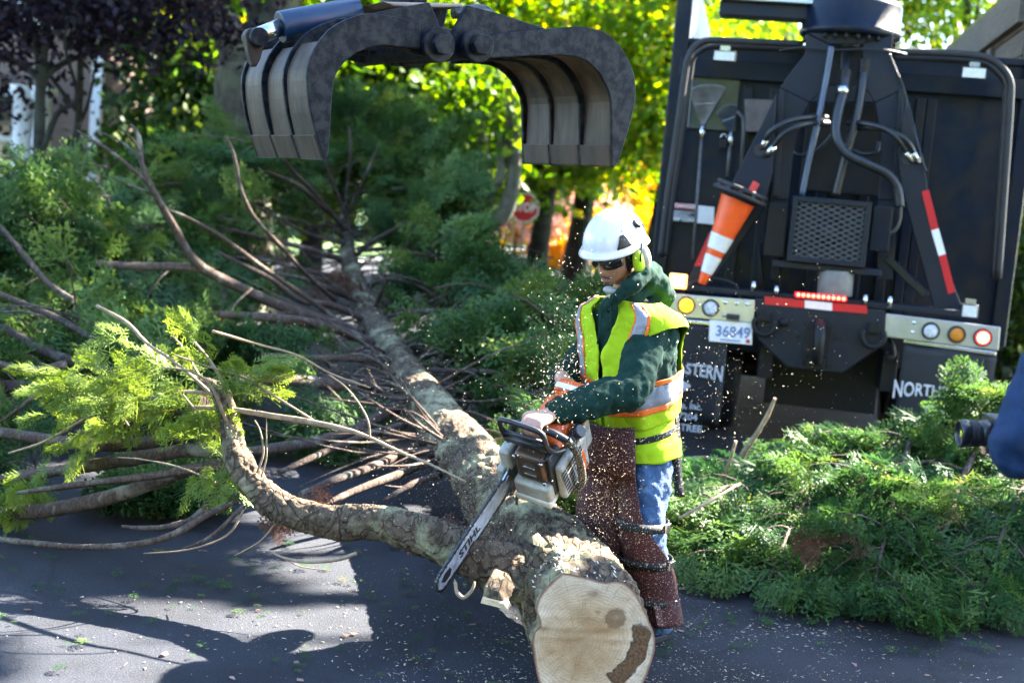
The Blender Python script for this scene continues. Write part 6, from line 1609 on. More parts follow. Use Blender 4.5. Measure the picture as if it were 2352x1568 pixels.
def torso(ts, off, n=48, sub=5):
    cs, aa = catmull([t[0] for t in ts], sub, [t[1] for t in ts]); _, bb = catmull([t[0] for t in ts], sub, [t[2] for t in ts]); _, tt = catmull([t[0] for t in ts], sub, [t[3] for t in ts])
    return [ering(c, a+off, b+off, fd, lv, n, 2.3, t) for c, a, b, t in zip(cs, aa, bb, tt)]
# --- head frame
hd = Vector((-.64,-.70,-.46)).normalized(); hu = Vector((-.10,-.16,1)); hu = (hu-hd*hu.dot(hd)).normalized(); hl = hu.cross(hd)
HC = J['hc']
def Hd(x, y, z): return HC+hl*x+hd*y+hu*z       # x = his left, y = forward, z = up
def head(mb):
    seg, rn = 56, 44; vv_ = []; ff_ = []
    def g(u, c, s): return math.exp(-((u[0]-c[0])**2+(u[1]-c[1])**2+(u[2]-c[2])**2)/(2*s*s))
    for i in range(rn+1):
        ph = math.pi*i/rn
        for k in range(seg):
            th = 2*math.pi*k/seg; u = Vector((math.sin(ph)*math.sin(th), math.sin(ph)*math.cos(th), math.cos(ph)))
            x, y, z = u.x*.076, u.y*.096, u.z*.116
            lo = max(0,-u.z)
            x *= 1-.26*lo**1.3*(.6+.4*max(0,u.y)); 
            if u.y > 0 and u.z < 0: y += .012*lo*u.y
            if u.y < 0: y *= .96-.12*lo
            nose = g(u,(0,.97,-.18),.105); y += .026*nose; z -= .008*nose
            y += .013*g(u,(0,.98,.05),.09)
            y += .008*g(u,(0,.93,.25),.22)
            for sx in (-1,1):
                y -= .014*g(u,(sx*.36,.92,.07),.14)          # eye sockets
                x += sx*.005*g(u,(sx*.62,.72,-.18),.2)       # cheekbones
                x -= sx*.006*g(u,(sx*.5,.7,-.5),.18)
                y += .004*g(u,(sx*.13,.97,-.22),.05)
            y += .010*g(u,(0,.86,-.48),.13)                  # lips
            y -= .006*g(u,(0,.84,-.60),.07)
            y += .014*g(u,(0,.68,-.78),.2); z -= .004*g(u,(0,.6,-.8),.25)
            vv_.append(Hd(x,y,z))
    for i in range(rn):
        for k in range(seg):
            k2 = (k+1)%seg; ff_.append((i*seg+k,(i+1)*seg+k,(i+1)*seg+k2,i*seg+k2))
    mb.add(vv_, ff_, True)
# --- hands: fingers close round a bar
def grip_hand(mb, wrist, barc, baxis, front, up, left=True, thumb_side=1):
    """barc: centre of the gripped bar; baxis: along bar; front: direction the fingers go over; up: from bar to back of hand"""
    wrist = Vector(wrist); kn = barc+up*.040+front*.006; r_ = []
    offs = (-.034,-.011,.012,.034)
    pw = [wrist, wrist.lerp(kn,.5)+up*.006, kn-front*.022]
    # palm as loft of flattened rings
    rings_ = []
    d_ = (kn-wrist).normalized(); sd = (baxis-d_*baxis.dot(d_)).normalized(); nn = d_.cross(sd)
    for t, a, b_ in ((-.1,.029,.022),(.1,.030,.022),(.35,.040,.020),(.7,.046,.019),(.95,.046,.017),(1.08,.043,.013)):
        rings_.append(ering(wrist.lerp(kn,t), a, b_, nn, sd, 20, 2.4))
    mb.loft(rings_)
    lens = (.92,1.04,1.0,.80) if thumb_side < 0 else (.80,1.0,1.04,.92)
    for o_, l in zip(offs, lens):
        b0 = kn+baxis*o_; 
        pts = [b0-front*.01, b0+front*(.024*l)+up*.0, b0+front*(.036*l)-up*.026, b0+front*(.024*l)-up*.056, b0-front*.002-up*.066]
        limb(mb, pts, [.0105,.0105,.0095,.009,.0075], 12)
    tb = wrist.lerp(kn,.45)+baxis*thumb_side*.040
    limb(mb, [tb, barc+baxis*thumb_side*.060-front*.030+up*.012, barc+baxis*thumb_side*.054-front*.018-up*.020, barc+baxis*thumb_side*.040+front*.010-up*.034], [.014,.0125,.0105,.0085], 12)
hb = MB()
head(hb)
hb.tube([HC-hu*.07-hd*.03, J['nk']+Vector((0,0,.03)), J['nk']-Vector((0,0,.06))],[.055,.058,.07],18)
hb.loft(torso(TS, -.012))
for s_, e_, w_ in (('lsh','lel','lwr'),('rsh','rel',None)):
    if w_: limb(hb,[J[s_],J[e_],J[w_]],[.06,.045,.029])
rwr = S(-.45,-.015,.075)
limb(hb,[J['rsh'],J['rel'],rwr],[.06,.045,.03])
grip_hand(hb, J['lwr'], S(-.06,.105,.238), sl_, sf, su, True, -1)
grip_hand(hb, rwr, S(-.41,.05,.03), (sf*-.8-su*.6).normalized(), sl_, su, False, 1)
for a_, k_, n_ in (('lhip','lkn','lan'),('rhip','rkn','ran')): limb(hb,[J[a_],J[k_],J[n_]],[.085,.055,.042])
body = fuse(hb.build('body', M_skin, worker), .0048, 2, .4)
# face details
MB().tube(catmull([Hd(-.028,.083,-.062),Hd(-.012,.098,-.053),Hd(0,.1015,-.051),Hd(.012,.098,-.053),Hd(.028,.083,-.062)],5),[.002]+[.0042]*19+[.002],8).build('moustache', pm('moustache_hair',(.075,.052,.042),.8,var=.4,scale=300), body)
MB().sphere(Hd(0,.0925,-.083),.01,12,8,(1.0,.35,.7),Matrix((hl,hd,hu)).transposed()).build('goatee', pm('goatee_hair',(.13,.085,.068),.8,var=.4,scale=300), body)
lipm = pm('lip',(.36,.15,.12),.5,var=.1)
for z, r_ in ((-.0645,.0042),(-.0715,.0045)):
    MB().tube(catmull([Hd(-.022,.085,z),Hd(0,.0985,z),Hd(.022,.085,z)],5),[.0015]+[r_]*9+[.0015],8).build('lip', lipm, body)
# short hair at temple and nape
hr = MB(); 
for (x0, y0, z0, sc3) in ((.062,-.01,.0,(.32,1.1,1.0)),(-.062,-.01,.0,(.32,1.1,1.0)),(0,-.07,-.02,(1.2,.5,1.1))):
    pass
hm = MB(); rs = []
for z in np.linspace(.06,-.045,9):
    k_ = math.sqrt(max(.05,1-(z/.118)**2)); ring_ = []
    for th in np.linspace(R(68),R(292),30):
        ring_.append(Hd(math.sin(th)*.0795*k_, math.cos(th)*.099*k_*.97, z))
    rs.append(ring_)
hm.loft(rs, closed=False, cap=False); ho = hm.build('hair', M_hair, body); sm_ = ho.modifiers.new('t','SOLIDIFY'); sm_.thickness = .004
# sunglasses: two wrap lenses, bridge, temples
def gl(th, z, r_=1.0): return Hd(math.sin(th)*.083*r_, .022+math.cos(th)*.089*r_, z)
for sx in (-1,1):
    rows = []
    for f_ in np.linspace(0,1,7):
        row = []
        for t in np.linspace(.07,1.0,14):
            th = t*R(66)*sx; top = .026-.004*t; bot = -.016+.012*abs(t-.45)**1.5*1.5+(.012 if t < .15 else 0)
            row.append(gl(th, top+(bot-top)*f_, 1.0+.03*math.sin(f_*math.pi)))
        rows.append(row)
    m_ = MB(); m_.loft(rows, closed=False, cap=False); o_ = m_.build('sunglass_lens', M_lens, body); s_ = o_.modifiers.new('t','SOLIDIFY'); s_.thickness = .003
    MB().tube(catmull([gl(R(6)*sx,.027),gl(R(35)*sx,.027,1.02),gl(R(66)*sx,.023),Hd(.080*sx,.02,.022),Hd(.083*sx,-.05,.016)],5),.0038,8).build('sunglass_frame', M_blackp, body)
MB().tube([gl(R(-7),.020),gl(0,.022,1.03),gl(R(7),.020)],.004,8).build('sunglass_bridge', M_blackp, body)

# --- hoodie
hm = MB(); hm.loft(torso(TS[1:-1], .012))
def sleeve(mb, a, b, c, ra, rb, rc_):
    A, B_, C_2 = Vector(a), Vector(b), Vector(c)
    pts = [A+(A-B_).normalized()*.02, A.lerp(B_,.5), B_, B_.lerp(C_2,.3), B_.lerp(C_2,.65), C_2]
    q, r_ = catmull(pts, 8, [ra*1.02, ra, rb*1.04, rb, (rb+rc_)/2*1.05, rc_])
    # soft bunched folds towards elbow and cuff
    L_ = len(q); r2 = [r*(1+.05*math.sin(i*1.15)*math.exp(-((i/L_-.45)/.14)**2)+.075*math.sin(i*1.5)*math.exp(-((i/L_-.86)/.13)**2)) for i, r in enumerate(r_)]
    mb.tube(q, r2, 26, noise_amp=.07, noise_scale=11); mb.sphere(q[0], r2[0]*1.0, 18, 10)
    d_ = (C_2-B_).normalized(); mb.tube([C_2-d_*.01, C_2+d_*.035],[rc_*.93,rc_*.86],22)
sleeve(hm, J['lsh'], J['lel']+Vector((.0,0,-.005)), J['lwr'].lerp(J['lel'],.06), .078,.072,.050)
sleeve(hm, J['rsh'], J['rel'], rwr.lerp(J['rel'],.12), .076,.068,.05)
# rolled hood and collar behind the neck
for pl, rl in (([PW(1490,664,5.06),PW(1488,700,5.1)],[.05,.066]),([PW(1398,706,4.9),PW(1420,682,4.87),PW(1452,655,4.88),PW(1482,628,4.95),PW(1500,622,5.05)],[.02,.026,.034,.038,.038]),
               ([PW(1492,640,4.98),PW(1512,650,5.06),PW(1505,660,5.16),PW(1470,668,5.2)],[.04,.046,.046,.036]),
               ([PW(1470,672,4.98),PW(1500,656,5.02),PW(1525,668,5.08),PW(1525,685,5.15)],[.028,.038,.042,.04]),
               ([PW(1425,692,4.95),PW(1460,678,4.96)],[.03,.035]),
               ([PW(1395,705,5.0),PW(1410,690,5.1),PW(1440,668,5.18)],[.025,.035,.045])): limb(hm, pl, rl, 16)
hoodie = fuse(hm.build('hoodie', M_hood, worker), .0085, 3, .5); wrinkle(hoodie, .026, .045)
for a, b in ((PW(1378,700,4.86),PW(1372,790,4.84)),(PW(1402,705,4.86),PW(1398,760,4.85))):
    MB().tube([a,a.lerp(b,.5)+Vector((.004,0,0)),b],.0035,6).build('hood_cord', M_hood, hoodie)

# --- vest: parametric shell, columns follow the front opening
VT = TS[2:8]
def lerp_ts(t):
    x = t*(len(VT)-1); i = min(int(x), len(VT)-2); f_ = x-i
    a, b = VT[i], VT[i+1]; return a[0].lerp(b[0],f_), a[1]+(b[1]-a[1])*f_, a[2]+(b[2]-a[2])*f_, a[3]+(b[3]-a[3])*f_
def smooth01(x): x = max(0,min(1,x)); return x*x*(3-2*x)
NR, NC = 72, 130
def vest_pt(t, w, off):
    c, a, b, tl = lerp_ts(t)
    th0 = R(2)+R(19)*smooth01((t-.38)/.5)
    th = th0+w*(2*math.pi-2*th0)
    o_ = off+.004*(1-t)+.034*math.exp(-((t-.72)/.2)**2)*abs(math.sin(th))**2
    o_ += .006*mn.noise(Vector((math.cos(th)*2.2,math.sin(th)*2.2,t*2.6)))+.004*math.sin(th*9+t*4)*(1-t)
    cs, sn = math.cos(th), math.sin(th); e = 2/2.3
    x = math.copysign(abs(cs)**e,cs)*(b+o_); y = math.copysign(abs(sn)**e,sn)*(a+o_)
    return c+fd*x+lv*y+Vector((0,0,-tl*x)), th
T0 = -.04     # hem hangs a little below the first station
def tt_(i): return T0+(1.0-T0)*i/NR
def vp(t, w, off):
    if t >= 0: return vest_pt(t,w,off)
    p0, th = vest_pt(0,w,off); p1, _ = vest_pt(.06,w,off); return p0+(p0-p1)*(-t/.06)*.9, th
AH = [(R(90),.40,R(47),.26),(R(270),.40,R(44),.26)]
def in_arm(th, t):
    for c, tc_, a, b in AH:
        if ((th-c)/a)**2+((t-tc_)/b)**2 < 1: return True
    return False
def vest_piece(name, mat, w0, w1, t0, t1, off, nr, nc, parent, holes=True):
    vv_ = []; inside = []; par = []
    for i in range(nr+1):
        for j in range(nc+1):
            t = t0+(t1-t0)*i/nr; w = w0+(w1-w0)*j/nc; p, th = vp(t,w,off)
            vv_.append(p); par.append((th,t)); inside.append(in_arm(th,t) if holes else False)
    ff_ = []
    for i in range(nr):
        for j in range(nc):
            a = i*(nc+1)+j; q = (a,a+1,a+nc+2,a+nc+1)
            if all(inside[x] for x in q): continue
            ff_.append(q)
    used = sorted({x for q in ff_ for x in q}); mp_ = {x:i for i,x in enumerate(used)}
    for x in used:                      # pull the border onto the rim of the armhole
        if inside[x]:
            th, t = par[x]
            for c, tc_, a, b in AH:
                dx, dy = (th-c)/a, (t-tc_)/b; q = math.hypot(dx,dy)
                if q < 1:
                    th2 = c+dx/q*a; t2 = tc_+dy/q*b; c0 = R(2)+R(19)*smooth01((t2-.38)/.5)
                    vv_[x] = vp(t2,(th2-c0)/(2*math.pi-2*c0),off)[0]
    m_ = MB(); m_.add([vv_[x] for x in used], [tuple(mp_[x] for x in q) for q in ff_], True)
    o_ = m_.build(name, mat, parent); s_ = o_.modifiers.new('t','SOLIDIFY'); s_.thickness = .0025; s_.offset = 1
    wrinkle(o_, .022, .075); return o_
vest = vest_piece('safety_vest', M_vest, 0, 1, T0, 1.0, .027, NR, NC, worker)
for wa, wb, m_, nm in ((.068,.074,M_orangetape,'orange_trim'),(.0745,.116,M_retro,'reflective_stripe'),(.1165,.130,M_orangetape,'orange_trim')):
    vest_piece(nm, m_, wa, wb, .10, .995, .0315, 60, 3, vest, holes=False)
    vest_piece(nm, m_, 1-wb, 1-wa, .10, .995, .0315, 60, 3, vest, holes=False)
for ta, tb, m_, nm in ((.05,.085,M_orangetape,'orange_trim'),(.086,.205,M_retro,'reflective_stripe'),(.206,.241,M_orangetape,'orange_trim')):
    vest_piece(nm, m_, .004, .996, ta, tb, .0335, 3, 110, vest, holes=False)
# green-yellow T-shirt tail under the vest at the hip
ts2 = [(PW(1458,1034,5.05),.186,.145,.15),(PW(1456,1005,5.05),.184,.146,.22),(PW(1453,968,5.05),.166,.132,.28),(PW(1452,930,5.05),.160,.128,.3)]
st = MB(); st.loft(torso(ts2,.012),cap=False); so_ = st.build('shirt_tail', M_vest, worker); s_ = so_.modifiers.new('t','SOLIDIFY'); s_.thickness = .003; wrinkle(so_,.02,.08)
bt = MB(); bt.loft(torso([(PW(1454,984,5.05),.166,.136,.28),(PW(1454,970,5.05),.166,.136,.28)],.020),cap=False); bo = bt.build('belt', M_strap, worker); s_ = bo.modifiers.new('t','SOLIDIFY'); s_.thickness = .004
# leather apron panel joining the chaps at the waist
rows = []
for c, a, b, tl in ((PW(1453,940,5.05),.172,.146,.26),(PW(1454,985,5.05),.182,.15,.26),(PW(1454,1030,5.05),.182,.152,.14),(PW(1452,1075,5.05),.176,.15,.05)):
    rows.append([c+fd*math.cos(R(t))*(b+.056)+lv*math.sin(R(t))*(a+.05)+Vector((0,0,-tl*math.cos(R(t))*(b+.056))) for t in np.linspace(-105,44,30)])
m_ = MB(); m_.loft(rows,closed=False,cap=False); ap = m_.build('apron', M_chaps, worker); s_ = ap.modifiers.new('t','SOLIDIFY'); s_.thickness = .006; wrinkle(ap,.012,.09)
# --- jeans
jm = MB(); jm.loft(torso([(PW(1455,1060,5.06),.16,.12,.05),(PW(1455,1010,5.06),.158,.116,.2),(PW(1453,965,5.06),.155,.112,.3)],.004))
for a_, k_, n_ in (('lhip','lkn','lan'),('rhip','rkn','ran')):
    A, K, Nn = J[a_],J[k_],J[n_]
    q, r_ = catmull([A+Vector((0,0,.03)),A.lerp(K,.5),K,K.lerp(Nn,.5),Nn],7,[.105,.092,.075,.072,.066])
    r_ = [r*(1+.05*math.sin(i*1.3)*math.exp(-((i/len(r_)-.52)/.12)**2)+.05*math.sin(i*1.4)*math.exp(-((i/len(r_)-.95)/.1)**2)) for i, r in enumerate(r_)]
    jm.tube(q, r_, 24, noise_amp=.07, noise_scale=12)
jeans = fuse(jm.build('jeans', M_denim, worker), .0085, 2, .5); wrinkle(jeans, .03, .05)
# --- chaps: open shells over the front of each leg
def chap(A, K, Nn, stations, name):
    rows = []
    for t, r_, a0, a1, sh in stations:
        c = A.lerp(K, t) if t <= 1 else K.lerp(Nn, t-1); row = []
        for k in range(27):
            th = R(a0+(a1-a0)*k/26); rr_ = r_*(1+.07*mn.noise(Vector((math.cos(th)*2,math.sin(th)*2,t*3+7))))
            row.append(c+fd*math.cos(th)*rr_+lv*math.sin(th)*rr_*1.0+Vector((0,0,sh*math.cos(th))))
        rows.append(row)
    n = len(rows); fine = []
    for k in range(27):
        fine.append(catmull([rows[i][k] for i in range(n)], 5))
    m_ = MB(); m_.loft([[fine[k][i] for k in range(27)] for i in range(len(fine[0]))], closed=False, cap=False)
    o_ = m_.build(name, M_chaps, worker); s_ = o_.modifiers.new('t','SOLIDIFY'); s_.thickness = .007; s_.offset = 1; wrinkle(o_, .014, .09); return o_
chap(J['rhip'],J['rkn'],J['ran'],[(-.22,.150,-95,72,-.03),(0,.138,-100,66,-.02),(.4,.127,-105,72,0),(.8,.124,-110,80,0),(1.1,.122,-115,90,0),(1.4,.118,-115,95,0),(1.75,.118,-115,100,0),(1.95,.125,-115,105,0)],'chap')
chap(J['lhip'],J['lkn'],J['lan'],[(-.15,.140,-95,10,-.02),(0,.128,-100,14,-.01),(.5,.115,-105,22,0),(.9,.108,-110,40,0),(1.1,.108,-112,70,0),(1.3,.110,-115,95,0),(1.6,.112,-115,104,0),(1.9,.122,-115,108,0)],'chap')
def band(A, K, t, r_, w, name, mat, buck=None):
    c = A.lerp(K,t); ax_ = (K-A).normalized(); m_ = MB()
    m_.loft([ering(c+fd*.02+ax_*(s*w/2), r_*.86, r_*.93, fd, lv, 32) for s in (-1,1)], cap=False); o_ = m_.build(name, mat, worker); s_ = o_.modifiers.new('t','SOLIDIFY'); s_.thickness = .004
    if buck is not None:
        th = R(buck); p = c+fd*.02+fd*math.cos(th)*(r_*.93+.006)+lv*math.sin(th)*(r_*.86+.006); n_ = (fd*math.cos(th)+lv*math.sin(th)); s2 = n_.cross(Vector((0,0,1)))
        MB().bar(p-s2*.022,p+s2*.022,.012,w*1.05,Vector((0,0,1))).build('buckle', M_chrome, o_, bevel=.003)
band(J['lhip'],J['lkn'],.93,.112,.036,'leg_strap',M_strap,112); band(J['lkn'],J['lan'],.30,.118,.036,'leg_strap',M_strap,108); band(J['lkn'],J['lan'],.68,.122,.036,'leg_strap',M_strap,105)
band(J['rkn'],J['ran'],.42,.124,.034,'leg_strap',M_strap,60)
# hanging strap ends
for pts, w in (([(1545,938,4.98),(1550,985,4.97),(1553,1040,4.96),(1556,1095,4.96),(1562,1140,4.97)],.040),([(1500,1165,4.85),(1510,1200,4.84),(1516,1240,4.85),(1520,1268,4.86)],.03)):
    q = catmull([PW(*p) for p in pts],4); m_ = MB(); rows = [[p-Vector((w/2,.004,0)),p+Vector((w/2,.006,0))] for p in q]; m_.loft(rows,closed=False,cap=False)
    o_ = m_.build('hanging_strap', M_strap, worker); s_ = o_.modifiers.new('t','SOLIDIFY'); s_.thickness = .003
# flap pocket on the lower left chap
MB().prism([PW(1500,1392,4.80),PW(1530,1385,4.84),PW(1548,1425,4.86),PW(1536,1445,4.85),PW(1510,1440,4.80)], (.0,.05,0)).build('chap_flap', M_chaps, worker, bevel=.01)
# boots
for n_ in ('lan','ran'):
    A = J[n_]; g_ = Vector((A.x,A.y,0)); m_ = MB()
    m_.tube([A+Vector((0,0,.10)),A,g_+Vector((0,0,.06))],[.058,.056,.055],18)
    for t, r_, z in ((-.04,.042,.045),(.04,.048,.05),(.12,.048,.045),(.19,.042,.04)): m_.sphere(g_+fd*t+Vector((0,0,z)), r_, 16, 10, (1,1,.95))
    bo = fuse(m_.build('boot', M_boot, worker), .008, 3)
    so2 = MB(); so2.prism([g_+fd*(.08+.155*math.cos(a)+.0)+lv*(.05*math.sin(a))+Vector((0,0,.002)) for a in np.linspace(0,2*math.pi,24,endpoint=False)],(0,0,.028)); so2.build('boot_sole', M_black, bo, bevel=.004)

# --- helmet
hm = MB(); rows = []
for i in range(27):
    f_ = i/26; row = []
    for k in range(64):
        th = 2*math.pi*k/64; cy, sx = math.cos(th), math.sin(th)
        rim = .048-.030*max(0,-cy)-.006*abs(sx)            # lower at the back
        ph = f_*math.pi/2; zz = rim+(.182-rim)*math.sin(ph)**1.0; rr_ = math.cos(ph)**.78
        ax_, by = .112, (.148 if cy > 0 else .140)
        lip = .012*math.exp(-(f_/.06)**2)*(1.6 if cy > .2 else 1)
        rid = .0035*math.exp(-((abs(sx)-.55)/.10)**2)*math.sin(ph*2)
        row.append(Hd(sx*(ax_*rr_+lip+rid), cy*(by*rr_+lip+rid)-.004, zz+.006*math.exp(-((sx)/.3)**2)*math.sin(ph)))
    rows.append(row)
hm.loft(rows); helmet = hm.build('helmet', M_helmet, worker); 
def on_helmet(th, f_, out=.002):
    cy, sx = math.cos(th), math.sin(th); rim = .048-.030*max(0,-cy)-.006*abs(sx); ph = f_*math.pi/2; zz = rim+(.182-rim)*math.sin(ph); rr_ = math.cos(ph)**.78
    by = .148 if cy > 0 else .140; return Hd(sx*(.112*rr_+out), cy*(by*rr_+out)-.004, zz)
def patch(name, mat, corners, out, parent=helmet, n=7):
    rows_ = []
    for i in range(n+1):
        u = i/n; row = []
        for j in range(n+1):
            v = j/n
            th = (corners[0][0]*(1-v)+corners[1][0]*v)*(1-u)+(corners[3][0]*(1-v)+corners[2][0]*v)*u
            f_ = (corners[0][1]*(1-v)+corners[1][1]*v)*(1-u)+(corners[3][1]*(1-v)+corners[2][1]*v)*u
            row.append(on_helmet(R(th), f_, out))
        rows_.append(row)
    m_ = MB(); m_.loft(rows_,closed=False,cap=False); o_ = m_.build(name,mat,parent); s_ = o_.modifiers.new('t','SOLIDIFY'); s_.thickness = .003; s_.offset = 0
    return o_
patch('helmet_vent', M_blackp, ((50,.12),(78,.12),(69,.36),(60,.36)), .004)
patch('helmet_vent', M_blackp, ((-50,.12),(-78,.12),(-69,.36),(-60,.36)), .004)
patch('helmet_vent', M_blackp, ((132,.22),(148,.22),(146,.52),(136,.48)), .004)
c = on_helmet(R(108),.42,.004); n_ = (c-HC).normalized(); MB().lathe(c,n_,[(-.004,.021),(.006,.020),(.009,.012),(.009,0)],18).build('helmet_clip', M_blackp, helmet)
MB().tube([on_helmet(R(106),.33,.006),on_helmet(R(105),.25,.008),on_helmet(R(109),.22,.008)],.003,6).build('helmet_clip_loop', M_blackp, helmet)
MB().tube([on_helmet(R(t),f_,.001) for t, f_ in ((66,.40),(74,.55),(86,.66),(100,.72))],.0022,6).build('helmet_ridge', M_helmet, helmet)
MB().tube([on_helmet(R(t),f_,.001) for t, f_ in ((80,.13),(95,.17),(112,.22))],.0022,6).build('helmet_ridge', M_helmet, helmet)
# ear defenders
for sx in (1,-1):
    c = Hd(.100*sx,-.020,-.020); rot = Matrix((hl,hd,hu)).transposed()
    cu_ = MB().sphere(c,.056,24,16,(.42,.80,1.15),rot).build('ear_cup', M_blackp, helmet)
    MB().sphere(c+hl*.009*sx-hd*.014,.055,24,16,(.42,.55,1.08),rot).build('ear_cup_shell', M_sawwhite, cu_)
    MB().sphere(c+hl*.005*sx+hd*.019,.053,24,16,(.42,.55,1.05),rot).build('ear_cup_lime', M_lime, cu_)
    MB().tube(catmull([Hd(.112*sx,.0,-.02),Hd(.128*sx,.012,.0),Hd(.126*sx,0,.03),on_helmet(R(100*sx),.12,.008)],5),.0035,8).build('ear_cup_arm', M_blackp, cu_)
# chin strap
for sx in (1,-1):
    MB().tube(catmull([Hd(.082*sx,.03,.03),Hd(.078*sx,.022,-.04),Hd(.062*sx,.035,-.085),Hd(.03*sx,.062,-.120),Hd(0,.072,-.127)],5),.0052,8).build('chin_strap', M_strap, helmet)
    MB().tube(catmull([Hd(.088*sx,-.05,.02),Hd(.082*sx,-.015,-.05),Hd(.064*sx,.03,-.085)],5),.0045,8).build('chin_strap', M_strap, helmet)
MB().sphere(Hd(0,.073,-.123),.026,16,10,(1.35,.62,.62),Matrix((hl,hd,hu)).transposed()).build('chin_cup', M_greyp, helmet)
MB().bar(Hd(.066,.034,-.088),Hd(.052,.046,-.104),.014,.018,hl).build('strap_buckle', M_orangetape, helmet, bevel=.003)

# ------------------------------------------------------------------ photographer at the right edge
pf = Vector((-1,.12,0)).normalized(); plv = Vector((-pf.y,pf.x,0))
px0 = P(2560,1000,3.55); bx = Vector((px0.x+.02,3.62,0))
phot = root('person', 'photographer in a blue jacket holding a camera low, only an elbow in view', 'person', bx)
pb = MB(); pj = MB(); pt_ = MB()
def PP(f_, l_, z): return bx+pf*f_+plv*l_+Vector((0,0,z))
tsP = [(PP(0,0,.86),.16,.12,0),(PP(0,0,.98),.17,.125,0),(PP(.01,0,1.12),.165,.12,0),(PP(.02,0,1.28),.19,.13,0),(PP(.02,0,1.40),.19,.115,0),(PP(.01,0,1.47),.11,.08,0)]
def torso2(ts, off, n=40):
    return [ering(c, a+off, b+off, pf, plv, n, 2.2) for c, a, b, _ in ts]
pb.loft(torso2(tsP,-.012)); pb.tube([PP(.01,0,1.42),PP(.04,0,1.54)],[.068,.062],16); pb.sphere(PP(.06,0,1.60),.1,24,18,(.98,.78,1.12)); pb.sphere(PP(.085,0,1.545),.062,18,12,(1.05,.85,.9))
limb(pb,[PP(.15,0,1.625),PP(.165,0,1.60),PP(.172,0,1.585)],[.008,.012,.015],10); pb.sphere(PP(.10,0,1.50),.03,12,8)
for sgn in (1,-1): pb.sphere(PP(.05,.078*sgn,1.59),.028,12,8,(.7,.3,1.1))
elb = P(2338,1035,3.46); shn = P(2436,800,3.46)
CAMP = P(2300,1000,3.72)
for sgn in (1,-1):
    sh_ = shn if sgn > 0 else PP(.02,-.19,1.40)
    el_ = elb if sgn > 0 else PP(.05,-.27,1.14)
    wr = CAMP+Vector((.06,-.07*sgn,-.03))
    limb(pb,[sh_,el_,wr],[.05,.042,.028]); limb(pj,[sh_+Vector((.02,.02,0)),sh_.lerp(el_,.5),el_,el_.lerp(wr,.6),wr.lerp(el_,.08)],[.084,.080,.074,.062,.050],22,.05,9)
    pj.sphere(sh_+Vector((.03,.03,-.01)),.09,18,12)
    # hand on the camera
    pb.sphere(wr+Vector((-.03,.0,0)),.036,14,10,(1.2,.7,1))
    for k in range(4): limb(pb,[wr+Vector((-.035,-.01*sgn,.025-.018*k)),wr+Vector((-.075,0,.025-.018*k)),wr+Vector((-.085,.03*sgn,.022-.018*k))],[.010,.0095,.008],10)
    limb(pb,[wr+Vector((-.01,.01*sgn,.03)),wr+Vector((-.04,.03*sgn,.05)),wr+Vector((-.06,.045*sgn,.045))],[.012,.011,.009],10)
for sgn in (1,-1):
    hp_ = PP(0,.09*sgn,.9); kn_ = PP(.02,.10*sgn,.5); an_ = PP(-.01,.11*sgn,.09)
    limb(pb,[hp_,kn_,an_],[.08,.055,.042]); limb(pt_,[hp_,kn_,an_],[.10,.082,.07],20,.04,9)
    m_ = MB(); g_ = PP(-.01,.11*sgn,0)
    for t, r_ in ((-.04,.042),(.05,.046),(.13,.044),(.2,.036)): m_.sphere(g_+pf*t+Vector((0,0,r_*.98)), r_,14,10)
    m_.tube([g_+Vector((0,0,.04)),g_+Vector((0,0,.14))],[.05,.048],14)
    fuse(m_.build('shoe', M_boot, phot), .009)
pbo = fuse(pb.build('body', M_skin, phot), .007, 2)
M_blue = pm('blue_jacket', (.006,.025,.075), .75, var=.15, scale=10, bump=.3, bscale=30, spec=.3)
pj.loft(torso2(tsP,.022)); limb(pj,[PP(-.05,.07,1.47),PP(-.07,0,1.49),PP(-.05,-.07,1.47)],[.03,.035,.03]); pj.tube([PP(.01,0,1.44),PP(.02,0,1.49)],[.088,.080],20); pjo = fuse(pj.build('jacket', M_blue, phot), .01, 4); wrinkle(pjo,.035,.07)
pt_.loft(torso2(tsP[:2],.008)); fuse(pt_.build('trousers', M_navyd, phot), .01, 3)
m_ = MB(); m_.sphere(PP(.035,0,1.63),.106,40,28,(.98,.80,1.02)); hh_ = m_.build('hair', M_hair, pbo); wrinkle(hh_, .03, .03)
# eyes, mouth for the (off-frame) face
for sgn in (1,-1): MB().sphere(PP(.140,.032*sgn,1.615),.011,10,8).build('eye', M_whitetape, pbo)
MB().tube([PP(.142,-.022,1.545),PP(.152,0,1.542),PP(.142,.022,1.545)],.005,6).build('mouth', lipm, pbo)
cam_t = root('camera_with_lens', 'black photo camera with a short zoom lens pointed at the worker', 'camera', CAMP-Vector((0,0,.06)))
la = Vector((-1,-.05,.02)).normalized(); l0 = P(2272,995,3.70); l1 = P(2202,995,3.70); Ll = (l1-l0).length; rl = 32/FPX*3.7
M_lensb = pm('lens_black', (.012,.013,.016), .32, var=.2, coat=.3)
MB().box((l0+Vector((.05,.02,0))),(.10,.14,.10)).build('camera_body', M_blackp, cam_t, bevel=.012)
ax_ = (l1-l0).normalized()
MB().lathe(l0,ax_,[(-.03,rl*.86),(0,rl*.88),(.004,rl*.95),(Ll*.28,rl*.95),(Ll*.3,rl*.9),(Ll*.34,rl*.9),(Ll*.36,rl*.96),(Ll*.66,rl*.96),(Ll*.68,rl*.92),(Ll*.7,rl),(Ll*.96,rl),(Ll,rl*.97),(Ll,rl*.86),(Ll*.9,rl*.8)],36).build('lens_barrel', M_lensb, cam_t)
